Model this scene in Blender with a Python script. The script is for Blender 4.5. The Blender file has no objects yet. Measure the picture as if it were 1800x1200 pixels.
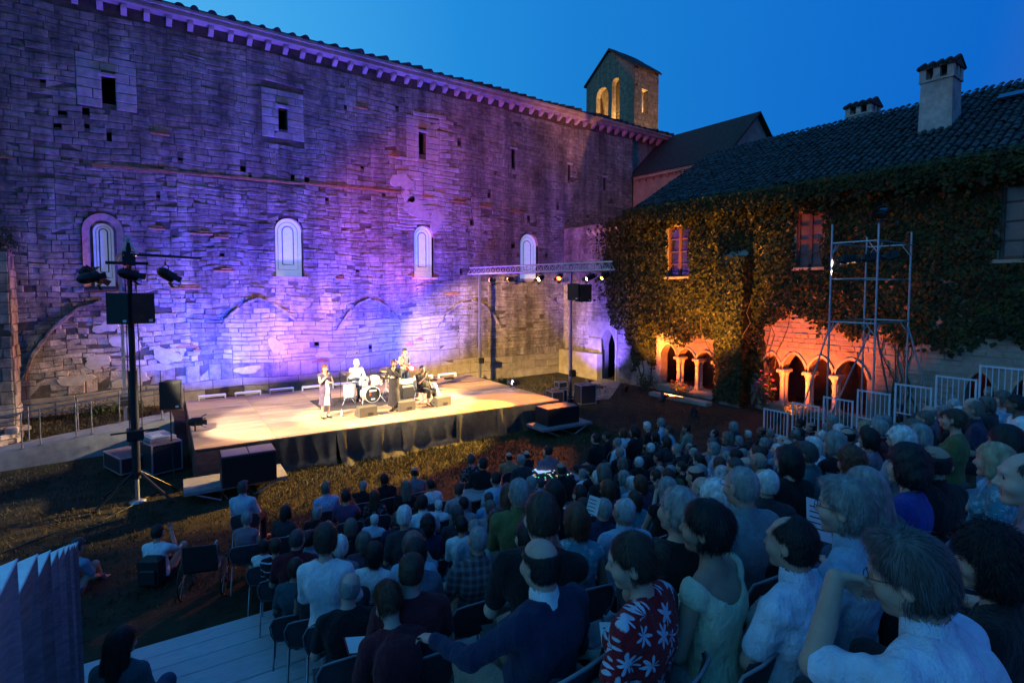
import bpy, bmesh, math, random
import numpy as np
from mathutils import Vector, Matrix, Euler
random.seed(7); rng = np.random.default_rng(7)
sc = bpy.context.scene
R = math.radians
# ---------------------------------------------------------------- camera, sky, exposure
CAM_H = 4.8
cam_d = bpy.data.cameras.new('camera'); cam = bpy.data.objects.new('camera', cam_d); sc.collection.objects.link(cam)
cam_d.sensor_width = 36; cam_d.lens = 19.0; cam_d.clip_start = .05; cam_d.clip_end = 1500
cam.location = (0, 0, CAM_H); cam.rotation_euler = (R(90) - math.atan(50/950), 0, R(-36)); cam_d.shift_y = -40/1800
sc.camera = cam
W = bpy.data.worlds.new('World'); sc.world = W; W.use_nodes = True
def build_world():
    nt = W.node_tree; N = nt.nodes; L = nt.links; N.clear()
    out = N.new('ShaderNodeOutputWorld'); bg = N.new('ShaderNodeBackground'); L.new(bg.outputs[0], out.inputs[0])
    tc = N.new('ShaderNodeTexCoord')
    dot = N.new('ShaderNodeVectorMath'); dot.operation = 'DOT_PRODUCT'
    wd = Vector((-.72, .60, -.04)).normalized(); dot.inputs[1].default_value = wd
    L.new(tc.outputs['Generated'], dot.inputs[0])
    ramp = N.new('ShaderNodeValToRGB'); mp = N.new('ShaderNodeMapRange')
    mp.inputs[1].default_value = -1; mp.inputs[2].default_value = 1
    L.new(dot.outputs['Value'], mp.inputs[0]); L.new(mp.outputs[0], ramp.inputs[0])
    cr = ramp.color_ramp; e = cr.elements
    e[0].position = .0; e[0].color = (.20, .13, .42, 1)
    e[1].position = 1; e[1].color = (.22, .50, .82, 1)
    for p, c in ((.12, (.05, .11, .48, 1)), (.21, (.004, .135, .59, 1)), (.46, (.010, .208, .645, 1)), (.56, (.016, .255, .71, 1)), (.68, (.045, .36, .81, 1)), (.80, (.09, .45, .87, 1))):
        x = e.new(p); x.color = c
    sep = N.new('ShaderNodeSeparateXYZ'); L.new(tc.outputs['Generated'], sep.inputs[0])      # dusk: paler low down, deeper overhead
    el = N.new('ShaderNodeMapRange'); el.inputs[1].default_value = .45; el.inputs[2].default_value = 1.0; el.inputs[3].default_value = 1.0; el.inputs[4].default_value = .80
    L.new(sep.outputs['Z'], el.inputs[0]); L.new(el.outputs[0], bg.inputs[1]); L.new(ramp.outputs[0], bg.inputs[0])
build_world()
sc.view_settings.view_transform = 'Standard'; sc.view_settings.look = 'None'
sc.view_settings.exposure = 0; sc.view_settings.gamma = 1; sc.view_settings.use_curve_mapping = False
sc.render.engine = 'CYCLES'
sc.cycles.use_denoising = True
try: sc.cycles.denoiser = 'OPENIMAGEDENOISE'
except Exception: pass
sc.cycles.max_bounces = 6; sc.cycles.diffuse_bounces = 3; sc.cycles.glossy_bounces = 3; sc.cycles.transmission_bounces = 4
sc.cycles.sample_clamp_indirect = 4; sc.cycles.caustics_reflective = False; sc.cycles.caustics_refractive = False
def lamp(name, kind, loc, energy, col, target=None, size=.08, angle=60, blend=.4, rot=None, sx=1, sy=.1, spread=120, parent=None):
    d = bpy.data.lights.new(name, kind); d.energy = energy; d.color = col
    if kind == 'SPOT': d.spot_size = R(angle); d.spot_blend = blend; d.shadow_soft_size = size
    elif kind == 'POINT': d.shadow_soft_size = size
    elif kind == 'AREA': d.shape = 'RECTANGLE'; d.size = sx; d.size_y = sy; d.spread = R(spread)
    o = bpy.data.objects.new(name, d); sc.collection.objects.link(o); o.location = loc
    if target is not None: o.rotation_euler = (Vector(target) - Vector(loc)).to_track_quat('-Z', 'Y').to_euler()
    elif rot is not None: o.rotation_euler = rot
    return o
# the sun has set: a last broad glow from the north-western sky
sun_d = bpy.data.lights.new('sun', 'SUN'); sun_d.energy = .02; sun_d.angle = R(40); sun_d.color = (.75, .85, 1)
sun = bpy.data.objects.new('sun', sun_d); sc.collection.objects.link(sun); sun.rotation_euler = (R(50), 0, R(235))
# ---------------------------------------------------------------- materials
MATS = {}
def mat(name, col, rough=.8, var=.15, scale=6., bump=.2, bscale=None, metal=0., emis=None, estr=0., obj_rand=0., isl=0., spec=.3, stretch=(1,1,1), col2=None, detail=5., sheen=0., big=0., bdist=.02, streak=0.):
    if name in MATS: return MATS[name]
    m = bpy.data.materials.new(name); m.use_nodes = True; MATS[name] = m
    nt = m.node_tree; N = nt.nodes; L = nt.links; b = N['Principled BSDF']
    b.inputs['Roughness'].default_value = rough; b.inputs['Metallic'].default_value = metal
    b.inputs['Specular IOR Level'].default_value = spec
    if sheen: b.inputs['Sheen Weight'].default_value = sheen
    tc = N.new('ShaderNodeTexCoord'); mp = N.new('ShaderNodeMapping'); mp.inputs['Scale'].default_value = stretch
    L.new(tc.outputs['Object'], mp.inputs[0])
    nz = N.new('ShaderNodeTexNoise'); nz.inputs['Scale'].default_value = scale; nz.inputs['Detail'].default_value = detail; nz.inputs['Roughness'].default_value = .62
    L.new(mp.outputs[0], nz.inputs[0])
    mix = N.new('ShaderNodeMix'); mix.data_type = 'RGBA'
    c = Vector(col); c2 = Vector(col2) if col2 else None
    A = tuple(max(0, x * (1 - var * 1.6)) for x in c) + (1,)
    B = (tuple(c2) if c2 else tuple(min(1, x * (1 + var * 1.6)) for x in c)) + (1,)
    mix.inputs[6].default_value = A; mix.inputs[7].default_value = B
    cr = N.new('ShaderNodeMapRange'); cr.inputs[1].default_value = .3; cr.inputs[2].default_value = .7
    L.new(nz.outputs[0], cr.inputs[0]); L.new(cr.outputs[0], mix.inputs[0])
    last = mix.outputs[2]
    def mul(sock, lo, hi, last):
        mr = N.new('ShaderNodeMapRange'); mr.inputs[3].default_value = lo; mr.inputs[4].default_value = hi
        L.new(sock, mr.inputs[0])
        mm = N.new('ShaderNodeMix'); mm.data_type = 'RGBA'; mm.blend_type = 'MULTIPLY'; mm.inputs[0].default_value = 1
        L.new(last, mm.inputs[6]); L.new(mr.outputs[0], mm.inputs[7]); return mm.outputs[2]
    if big:
        n2 = N.new('ShaderNodeTexNoise'); n2.inputs['Scale'].default_value = scale * .13; n2.inputs['Detail'].default_value = 3
        L.new(mp.outputs[0], n2.inputs[0])
        m3 = N.new('ShaderNodeMapRange'); m3.inputs[1].default_value = .35; m3.inputs[2].default_value = .65; L.new(n2.outputs[0], m3.inputs[0])
        last = mul(m3.outputs[0], 1 - big, 1 + big * .6, last)
    if streak:
        m4 = N.new('ShaderNodeMapping'); m4.inputs['Scale'].default_value = (1.6, 1.6, .10); L.new(tc.outputs['Object'], m4.inputs[0])
        n4 = N.new('ShaderNodeTexNoise'); n4.inputs['Scale'].default_value = 1.0; n4.inputs['Detail'].default_value = 5; L.new(m4.outputs[0], n4.inputs[0])
        m5 = N.new('ShaderNodeMapRange'); m5.inputs[1].default_value = .36; m5.inputs[2].default_value = .66; L.new(n4.outputs[0], m5.inputs[0])
        last = mul(m5.outputs[0], 1 - streak, 1 + streak*.5, last)
    if isl:
        g = N.new('ShaderNodeNewGeometry'); oi = N.new('ShaderNodeObjectInfo')
        ad = N.new('ShaderNodeMath'); ad.operation = 'ADD'; L.new(g.outputs['Random Per Island'], ad.inputs[0]); L.new(oi.outputs['Random'], ad.inputs[1])
        fr = N.new('ShaderNodeMath'); fr.operation = 'FRACT'; L.new(ad.outputs[0], fr.inputs[0])
        last = mul(fr.outputs[0], 1 - isl, 1 + isl, last)
    if obj_rand:
        oi = N.new('ShaderNodeObjectInfo'); last = mul(oi.outputs['Random'], 1 - obj_rand, 1 + obj_rand, last)
    L.new(last, b.inputs['Base Color'])
    if bump:
        bn = N.new('ShaderNodeTexNoise'); bn.inputs['Scale'].default_value = bscale or scale * 3; bn.inputs['Detail'].default_value = 6; bn.inputs['Roughness'].default_value = .65
        L.new(mp.outputs[0], bn.inputs[0])
        bp = N.new('ShaderNodeBump'); bp.inputs['Strength'].default_value = min(1, bump); bp.inputs['Distance'].default_value = bdist
        L.new(bn.outputs[0], bp.inputs['Height']); L.new(bp.outputs[0], b.inputs['Normal'])
    if emis: b.inputs['Emission Color'].default_value = (*emis, 1); b.inputs['Emission Strength'].default_value = estr
    return m
# ---------------------------------------------------------------- objects
def link(o): sc.collection.objects.link(o); return o
def thing(name, label, cat, loc=(0,0,0), rz=0, group=None):
    o = link(bpy.data.objects.new(name, None)); o.location = loc; o.rotation_euler = (0,0,rz)
    o.empty_display_size = .2
    return tag(o, label, cat, group)
def tag(o, label=None, cat=None, group=None, kind=None):
    if label: o['label'] = label
    if cat: o['category'] = cat
    if group: o['group'] = group
    if kind: o['kind'] = kind
    return o
def raw(name, v, f, m=None, parent=None, smooth=False, mi=None, ms=None):
    me = bpy.data.meshes.new(name)
    me.from_pydata([tuple(p) for p in v] if not isinstance(v, np.ndarray) else v.tolist(), [], f if not isinstance(f, np.ndarray) else f.tolist())
    for x in (ms or ([m] if m else [])): me.materials.append(x)
    if mi is not None: me.polygons.foreach_set('material_index', np.asarray(mi, dtype=np.int32))
    if smooth: me.polygons.foreach_set('use_smooth', np.ones(len(me.polygons), dtype=bool))
    me.update()
    o = link(bpy.data.objects.new(name, me)); o.parent = parent
    return o
def basis(d):
    d = Vector(d).normalized(); a = Vector((0,0,1)) if abs(d.z) < .95 else Vector((1,0,0))
    u = d.cross(a).normalized(); w = d.cross(u).normalized(); return d, u, w
class MB:
    def __init__(s): s.v = []; s.f = []; s.i = []; s.cur = 0; s.sm = []
    def mat(s, k): s.cur = k; return s
    def add(s, v, f, sm=False):
        n = len(s.v); s.v += [tuple(p) for p in v]; s.f += [tuple(n + k for k in q) for q in f]
        s.i += [s.cur] * len(f); s.sm += [sm] * len(f); return s
    def box(s, c, h, rz=0, M=None, bev=0.0):
        hx, hy, hz = h; vs = []
        if bev <= 0:
            P = [(x, y, z) for z in (-hz, hz) for (x, y) in ((-hx,-hy),(hx,-hy),(hx,hy),(-hx,hy))]
            F = [(3,2,1,0),(4,5,6,7),(0,1,5,4),(1,2,6,5),(2,3,7,6),(3,0,4,7)]
        else:
            b = min(bev, hx*.9, hy*.9, hz*.9); P = []
            for z, ins in ((-hz, b), (-hz + b, 0), (hz - b, 0), (hz, b)):
                P += [(-hx+ins,-hy+ins,z),(hx-ins,-hy+ins,z),(hx-ins,hy-ins,z),(-hx+ins,hy-ins,z)]
            F = [(3,2,1,0),(12,13,14,15)]
            for k in range(3):
                for j in range(4): a = k*4+j; c2 = k*4+(j+1)%4; F.append((a, c2, c2+4, a+4))
        ca, sa = math.cos(rz), math.sin(rz)
        for x, y, z in P:
            p = Vector((x, y, z))
            if M is not None: p = M @ p
            else: p = Vector((x*ca - y*sa, x*sa + y*ca, z))
            vs.append((p.x + c[0], p.y + c[1], p.z + c[2]))
        return s.add(vs, F)
    def tube(s, pts, r, n=8, cap=True, sm=True):
        pts = [Vector(p) for p in pts]; rs = r if isinstance(r, (list, tuple)) else [r] * len(pts)
        V = []; F = []; u = None
        for k, p in enumerate(pts):
            d = (pts[min(k+1, len(pts)-1)] - pts[max(k-1, 0)]); d = d.normalized() if d.length > 1e-9 else Vector((0,0,1))
            if u is None: _, u, w = basis(d)
            else:
                u = (u - d * u.dot(d)); u = u.normalized() if u.length > 1e-6 else basis(d)[1]; w = d.cross(u)
            w = d.cross(u).normalized()
            for j in range(n):
                a = 2 * math.pi * j / n; V.append(p + (u * math.cos(a) + w * math.sin(a)) * rs[k])
        for k in range(len(pts) - 1):
            for j in range(n):
                a = k*n + j; b = k*n + (j+1) % n; F.append((a, b, b+n, a+n))
        s.add(V, F, sm)
        if cap:
            s.add([V[j] for j in range(n)], [tuple(range(n-1, -1, -1))]); s.add(V[-n:], [tuple(range(n))])
        return s
    def lathe(s, prof, c=(0,0,0), n=16, axis=(0,0,1), cap=True, sm=True):
        d, u, w = basis(axis); c = Vector(c); V = []; F = []
        for r, h in prof:
            for j in range(n):
                a = 2*math.pi*j/n; V.append(c + d*h + (u*math.cos(a) - w*math.sin(a)) * r)
        for k in range(len(prof)-1):
            for j in range(n):
                a = k*n+j; b = k*n+(j+1) % n; F.append((a, b, b+n, a+n))
        s.add(V, F, sm)
        if cap:
            if prof[0][0] > 1e-4: s.add(V[:n], [tuple(range(n-1,-1,-1))])
            if prof[-1][0] > 1e-4: s.add(V[-n:], [tuple(range(n))])
        return s
    def prism(s, poly, d, closed=True):
        n = len(poly); V = [Vector(p) for p in poly]; d = Vector(d); V2 = [p + d for p in V]
        F = [tuple(range(n-1,-1,-1)), tuple(range(n, 2*n))] + [(k, (k+1) % n, n+(k+1) % n, n+k) for k in range(n)]
        return s.add(V + V2, F)
    def quad(s, a, b, c, d): return s.add([a, b, c, d], [(0,1,2,3)])
    def obj(s, name, m, parent=None, smooth=None):
        ms = m if isinstance(m, (list, tuple)) else [m]
        me = bpy.data.meshes.new(name); me.from_pydata(s.v, [], s.f)
        for x in ms: me.materials.append(x)
        me.polygons.foreach_set('material_index', np.asarray(s.i, dtype=np.int32))
        me.polygons.foreach_set('use_smooth', np.asarray(s.sm, dtype=bool)); me.update()
        o = link(bpy.data.objects.new(name, me)); o.parent = parent; return o
def children(o): return [c for c in sc.objects if c.parent == o]
def copy_tree(o, kids, parent=None):
    c = link(o.copy()); c.parent = parent
    for k in kids.get(o.name, ()): copy_tree(k, kids, c)
    return c
def kid_map(*roots):
    m = {}
    for o in sc.objects:
        if o.parent: m.setdefault(o.parent.name, []).append(o)
    return m
# ---------------------------------------------------------------- smooth solids (signed distances -> one continuous surface)
class Vol:
    def __init__(s, xs, ys, zs):
        s.ax = [np.asarray(a, np.float32) for a in (xs, ys, zs)]
        s.d = np.full([len(a) for a in s.ax], 1.0, np.float32)
    def win(s, lo, hi):
        sl = []; g = []
        for k in range(3):
            i0 = max(0, int(np.searchsorted(s.ax[k], lo[k])) - 2); i1 = min(len(s.ax[k]), int(np.searchsorted(s.ax[k], hi[k])) + 2)
            if i1 <= i0: return None, None
            sl.append(slice(i0, i1)); a = s.ax[k][i0:i1]; sh = [1,1,1]; sh[k] = -1; g.append(a.reshape(sh))
        return tuple(sl), g
    def put(s, sl, dd, k=.02, op='u'):
        a = s.d[sl]
        if op == 'u':
            if k > 0:
                h = np.clip(.5 + .5 * (a - dd) / k, 0, 1); s.d[sl] = a * (1-h) + dd * h - k*h*(1-h)
            else: s.d[sl] = np.minimum(a, dd)
        else:
            h = np.clip(.5 - .5 * (a + dd) / k, 0, 1); s.d[sl] = a * (1-h) - dd * h + k*h*(1-h)
    def cap(s, a, b, ra, rb=None, k=.02, op='u', flat=None):
        rb = ra if rb is None else rb; a = np.asarray(a, np.float32); b = np.asarray(b, np.float32); m = max(ra, rb) + k + .02
        sl, g = s.win(np.minimum(a, b) - m, np.maximum(a, b) + m)
        if sl is None: return s
        ab = b - a; L2 = float(ab @ ab) + 1e-9
        p = [g[i] - a[i] for i in range(3)]
        t = np.clip((p[0]*ab[0] + p[1]*ab[1] + p[2]*ab[2]) / L2, 0, 1)
        q = [p[i] - t*ab[i] for i in range(3)]
        dd = np.sqrt(q[0]**2 + q[1]**2 + q[2]**2) - (ra + t*(rb-ra))
        s.put(sl, dd, k, op); return s
    def ell(s, c, r, k=.02, op='u', M=None):
        c = np.asarray(c, np.float32); r = np.asarray(r, np.float32); m = float(r.max()) + k + .02
        sl, g = s.win(c - m, c + m)
        if sl is None: return s
        p = [g[i] - c[i] for i in range(3)]
        if M is not None: p = [p[0]*M[0][i] + p[1]*M[1][i] + p[2]*M[2][i] for i in range(3)]   # local = M^T (world - c)
        k0 = np.sqrt((p[0]/r[0])**2 + (p[1]/r[1])**2 + (p[2]/r[2])**2); k1 = np.sqrt((p[0]/r[0]**2)**2 + (p[1]/r[1]**2)**2 + (p[2]/r[2]**2)**2)
        dd = k0 * (k0 - 1) / np.maximum(k1, 1e-6)
        s.put(sl, dd, k, op); return s
    def noise(s, amp, f, seed=0):
        r = np.random.default_rng(seed); X, Y, Z = [s.ax[k].reshape([-1 if j == k else 1 for j in range(3)]) for k in range(3)]
        n = 0
        for i in range(6):
            w = r.normal(size=3) * f * (1 + .5*i); ph = r.uniform(0, 6.28, 3)
            n = n + np.sin(X*w[0] + ph[0] + 1.3*np.sin(Z*w[2]*.7 + ph[1])) * np.sin(Y*w[1] + ph[2] + Z*w[2]) / (1 + .5*i)
        s.d += (amp * n * .5).astype(np.float32); return s
    def mesh(s, smooth=0):
        V, Q = s.mesh0()
        for _ in range(smooth):
            acc = np.zeros_like(V); num = np.zeros(len(V))
            for i in range(4): np.add.at(acc, Q[:, i], V[Q[:, (i+1) % 4]] + V[Q[:, (i+3) % 4]]); np.add.at(num, Q[:, i], 2)
            V = np.where(num[:, None] > 0, .45*V + .55*acc/np.maximum(num, 1)[:, None], V)
        return V, Q
    def mesh0(s):
        d = s.d; ins = d < 0; nx, ny, nz = d.shape
        c = [ins[i:nx-1+i, j:ny-1+j, k:nz-1+k] for i in (0,1) for j in (0,1) for k in (0,1)]
        cnt = sum(x.astype(np.int8) for x in c); act = (cnt > 0) & (cnt < 8)
        idx = np.argwhere(act); n = len(idx)
        if n == 0: return np.zeros((0,3)), np.zeros((0,4), int)
        vid = np.full(act.shape, -1, np.int64); vid[act] = np.arange(n)
        acc = np.zeros((n,3)); num = np.zeros(n)
        I, J, K = idx.T
        cor = {(i,j,k): d[I+i, J+j, K+k] for i in (0,1) for j in (0,1) for k in (0,1)}
        for ax in range(3):
            for u in (0,1):
                for w in (0,1):
                    a = [0,0,0]; o = [x for x in range(3) if x != ax]; a[o[0]] = u; a[o[1]] = w; b = list(a); b[ax] = 1
                    da, db = cor[tuple(a)], cor[tuple(b)]; mk = (da < 0) != (db < 0)
                    t = da / np.where(np.abs(da-db) < 1e-9, 1e-9, da-db)
                    pos = np.array(a, float) + np.zeros((n,3)); pos[:, ax] = t
                    acc[mk] += pos[mk]; num[mk] += 1
        g = idx + acc / num[:, None]
        V = np.stack([np.interp(g[:, k], np.arange(len(s.ax[k])), s.ax[k]) for k in range(3)], 1)
        Q = []
        for ax in range(3):
            sl0 = [slice(None)]*3; sl1 = [slice(None)]*3; sl0[ax] = slice(0,-1); sl1[ax] = slice(1,None)
            a = ins[tuple(sl0)]; b = ins[tuple(sl1)]; o = [x for x in range(3) if x != ax]
            e = np.argwhere(a != b); e = e[(e[:,o[0]] > 0) & (e[:,o[1]] > 0) & (e[:,o[0]] < d.shape[o[0]]-1) & (e[:,o[1]] < d.shape[o[1]]-1)]
            if not len(e): continue
            fl = a[tuple(e.T)]
            def at(du, dw):
                q = e.copy(); q[:,o[0]] -= du; q[:,o[1]] -= dw; return vid[tuple(q.T)]
            q = np.stack([at(1,1), at(0,1), at(0,0), at(1,0)], 1)
            if ax == 1: fl = ~fl
            q[~fl] = q[~fl][:, ::-1]; Q.append(q)
        return V, np.concatenate(Q)
def axis_lin(lo, hi, st): return np.arange(lo, hi + st, st)
def axis_mix(segs):
    """segs: (lo, hi, step) abutting"""
    out = []
    for lo, hi, st in segs:
        n = max(1, round((hi-lo)/st)); out += list(lo + (hi-lo) * np.arange(n) / n)
    return np.array(out + [segs[-1][1]])
# ---------------------------------------------------------------- people
def rotm(yaw=0, pitch=0, roll=0):     # yaw left +, pitch forward (nod) +, roll to the right +
    return np.array(Euler((-R(pitch), R(roll), R(yaw)), 'YXZ').to_matrix()) if False else np.array((Matrix.Rotation(R(yaw), 3, 'Z') @ Matrix.Rotation(-R(pitch), 3, 'X') @ Matrix.Rotation(R(roll), 3, 'Y')))
def head_prims(v, c, M, s=1., fat=0., fine=True):
    T = lambda p: c + M @ (np.array(p) * s)
    E = lambda p, r, k=.02, op='u': v.ell(T(p), np.array(r) * s, k * s, op, M)
    C = lambda a, b, ra, rb=None, k=.015, op='u': v.cap(T(a), T(b), ra * s, (ra if rb is None else rb) * s, k * s, op)
    E((0, -.018, .036), (.074, .094, .084)); E((0, .018, .005), (.068, .074, .088), .03)
    E((0, .030, -.045), (.056 + fat, .056, .068), .03)
    C((-.042 - fat, .0, -.062), (-.018, .066, -.094), .022, .02, .03); C((.042 + fat, .0, -.062), (.018, .066, -.094), .022, .02, .03)
    E((0, .074, -.096), (.024, .019, .018), .02)
    C((-.030, .083, .034), (.030, .083, .034), .013, None, .02)
    C((0, .088, .018), (0, .112, -.024), .0085, .0135, .012)
    C((-.013, .098, -.029), (.013, .098, -.029), .009, None, .008)
    E((-.033, .097, .010), (.019, .016, .013), .014, 's'); E((.033, .097, .010), (.019, .016, .013), .014, 's')
    E((-.045, .060, -.03), (.028, .03, .028), .03); E((.045, .060, -.03), (.028, .03, .028), .03)
    if fine:
        E((-.032, .079, .010), (.0125, .0125, .0115), .004); E((.032, .079, .010), (.0125, .0125, .0115), .004)
        C((-.018, .088, -.055), (.018, .088, -.055), .0085, None, .006); C((-.016, .087, -.067), (.016, .087, -.067), .009, None, .006)
        C((-.020, .098, -.0605), (.020, .098, -.0605), .0035, None, .004, 's')
    for sx in (-1, 1):
        E((sx*.079, -.012, -.004), (.011, .020, .033), .008)
        if fine: E((sx*.088, -.006, .002), (.006, .010, .018), .006, 's')
def hand_prims(v, wrist, d, n, side, s=1., curl=.6, spread=.0, fine=True):
    """d: towards the fingers, n: palm normal, side: which way the thumb points"""
    d = np.array(Vector(d).normalized()); n = np.array(n, float); n -= d * (n @ d); n /= np.linalg.norm(n); t = np.cross(d, n) * side
    w = np.array(wrist, float); F = lambda a, b, c: w + d*a*s + t*b*s + n*c*s
    M = np.stack([t, d, n], 1)
    v.ell(F(.045, 0, 0), np.array((.040, .052, .017)) * s, .014, 'u', M)
    for j, (b, ln) in enumerate(((.028, .040), (.010, .044), (-.010, .041), (-.028, .032))):
        p = F(.080, b, 0); a = curl * (1 + .1*j); cur = p; ang = .25 * a; bb = b * spread
        for k, seg in enumerate((1., .7, .5)):
            dd = d * math.cos(ang) + n * math.sin(ang) + t * bb * 8
            q = cur + dd * ln * seg * s
            v.cap(cur, q, (.0095 - .0008*k) * s, (.0088 - .001*k) * s, .006 if k else .01); cur = q; ang += .75 * a
    p0, p1, p2 = F(.018, .030, .004), F(.050, .056, .016), F(.078, .052, .030)
    v.cap(p0, p1, .013*s, .011*s, .012); v.cap(p1, p2, .010*s, .0085*s, .005)
SEAT = dict(sw=.185, bulk=0., lean=-4., yaw=0., pitch=4., roll=0., fat=0., arms=('lap', 'lap'), sleeve='short', hunch=0., female=False, knees=.13, skirt=False, hs=.009, bs=.018, fine=False, neck=.052, stand=False, hem=0.)
def person_frame(sp):
    le = R(sp['lean']); up = np.array((0, math.sin(le), math.cos(le))); P = np.array((0, 0, .96 if sp['stand'] else .54))
    C = P + up * .30; N = P + up * .515 + np.array((0, .02 + sp['hunch'], -sp['hunch']*.5)); M = rotm(sp['yaw'], sp['pitch'], sp['roll'])
    Mh = rotm(sp['yaw']*.4, sp['pitch']*.6, sp['roll']*.6)
    hc = N + Mh @ np.array((0, .022, .178))
    return P, C, N, up, hc, M
def arm_pts(sp, side, mode, N, up):
    sw = sp['sw']; S = N + np.array((side*sw, -.015, -.055))
    D = {'lap': ((side*(sw+.06), S[1]+.04, S[2]-.27), (side*.09, S[1]+.27, S[2]-.36), (-side*.5, 1, -.15), (0, -.2, -1)),
         'knee': ((side*(sw+.05), S[1]+.10, S[2]-.26), (side*.13, S[1]+.34, S[2]-.38), (-side*.1, 1, -.4), (0, -.3, -1)),
         'cross': ((side*(sw+.05), S[1]+.08, S[2]-.25), (-side*.05, S[1]+.24, S[2]-.20), (-side*1, .15, .05), (0, -1, 0)),
         'side': ((side*(sw+.09), S[1]-.03, S[2]-.27), (side*(sw+.10), S[1]+.05, S[2]-.50), (0, .2, -1), (-side, 0, 0)),
         'chin': ((side*(sw*.85), S[1]+.27, S[2]-.19), (side*.07, S[1]+.205, S[2]+.075), (-side*.35, -.25, 1), (-side*.3, -1, 0)),
         'cheek': ((side*(sw+.03), S[1]+.24, S[2]-.16), (side*.105, S[1]+.13, S[2]+.09), (-side*.15, -.25, 1), (-side, -.3, 0)),
         'head': ((side*(sw+.16), S[1]+.10, S[2]+.14), (side*.10, S[1]+.10, S[2]+.31), (-side*.8, -.1, .3), (0, -.4, -1)),
         'phone': ((side*(sw+.02), S[1]+.20, S[2]-.12), (side*.06, S[1]+.30, S[2]+.13), (-side*.2, .1, 1), (0, -1, 0)),
         'mic': ((side*(sw+.03), S[1]+.13, S[2]-.22), (side*.03, S[1]+.19, S[2]-.02), (-side*.6, .2, .8), (-side*.4, -1, 0)),
         'waist': ((side*(sw+.08), S[1]+.02, S[2]-.27), (side*.10, S[1]+.20, S[2]-.24), (-side*.9, .3, .1), (0, -1, -.2)),
         'drum': ((side*(sw+.07), S[1]+.08, S[2]-.24), (side*.14, S[1]+.33, S[2]-.24), (-side*.2, 1, -.1), (0, 0, -1)),
         'guitl': ((side*(sw+.07), S[1]+.10, S[2]-.22), (side*.30, S[1]+.28, S[2]-.14), (0, .3, 1), (-side*.3, -1, 0)),
         'guitr': ((side*(sw+.10), S[1]-.02, S[2]-.25), (side*.06, S[1]+.18, S[2]-.34), (-side*.9, .2, -.2), (0, -1, 0)),
         'back': ((side*(sw+.17), S[1]+.16, S[2]-.10), (side*(sw+.36), S[1]+.26, S[2]-.12), (side*.7, .6, -.3), (0, 0, -1))}
    if isinstance(mode, tuple): e, w, d, n = mode
    else: e, w, d, n = D[mode]
    return S, np.array(e, float), np.array(w, float), d, n
def torso_prims(v, sp, P, C, N, up, inf=0., clothes=False):
    sw = sp['sw']; b = sp['bulk']; tilt = np.array(Matrix.Rotation(-R(sp['lean']), 3, 'X'))
    v.ell(P, (.165 + b*.6 + inf, .125 + b*.5 + inf, .115 + inf), .05, 'u', tilt)
    v.ell(P + up*.15 + np.array((0, .015 + b*.3, 0)), (.142 + b + inf, .108 + b + inf, .16 + inf), .07, 'u', tilt)
    v.ell(C + up*.04, (sw*.83 + b*.5 + inf, .108 + b*.5 + inf, .175 + inf), .07, 'u', tilt)
    for s in (-1, 1):
        S = N + np.array((s*sw, -.015, -.055))
        v.cap(N + np.array((s*.03, -.012, .0)), S + np.array((-s*.02, 0, .0)), .054 + inf, .058 + inf + b*.2, .05)
        v.ell(C + up*.06 + np.array((s*sw*.42, -.05, 0)), (.085 + inf, .05 + b*.3 + inf, .12 + inf), .05, 'u', tilt)
        if sp['female']: v.ell(C + up*.03 + np.array((s*.075, .098, 0)), (.062 + inf, .055 + inf, .06 + inf), .03)
def leg_pts(sp):
    k = sp['knees']
    if sp['stand']:
        return [((s*.09, 0, .93), (s*.10, .02, .50), (s*.105, -.02, .09), (s*.12, .12, .03)) for s in (-1, 1)]
    return [((s*.09, .04, .52), (s*k, .47, .53), (s*(k+.005), .44 + .05*sp.get('foot', 0), .10), (s*(k+.03), .60, .035)) for s in (-1, 1)]
def grids(sp, coarse=None):
    hs, bs = (sp['hs'], sp['bs']) if coarse is None else (coarse, coarse)
    P, C, N, up, hc, M = person_frame(sp)
    zt = hc[2]; y0, x0 = hc[1], hc[0]; top = max(zt + .15, N[2] + (.36 if 'head' in sp['arms'] else .26) + .04)
    xs = axis_mix([(-.68 if 'back' in sp['arms'] else -.44, x0 - .11, bs), (x0 - .11, x0 + .11, hs), (x0 + .11, .44, bs)])
    ys = axis_mix([(-.32, y0 - .13, bs), (y0 - .13, y0 + .15, hs), (y0 + .15, .72 if not sp['stand'] else .45, bs)])
    zs = axis_mix([(-.01, N[2] - .02, bs), (N[2] - .02, top, hs)])
    return xs, ys, zs
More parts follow.
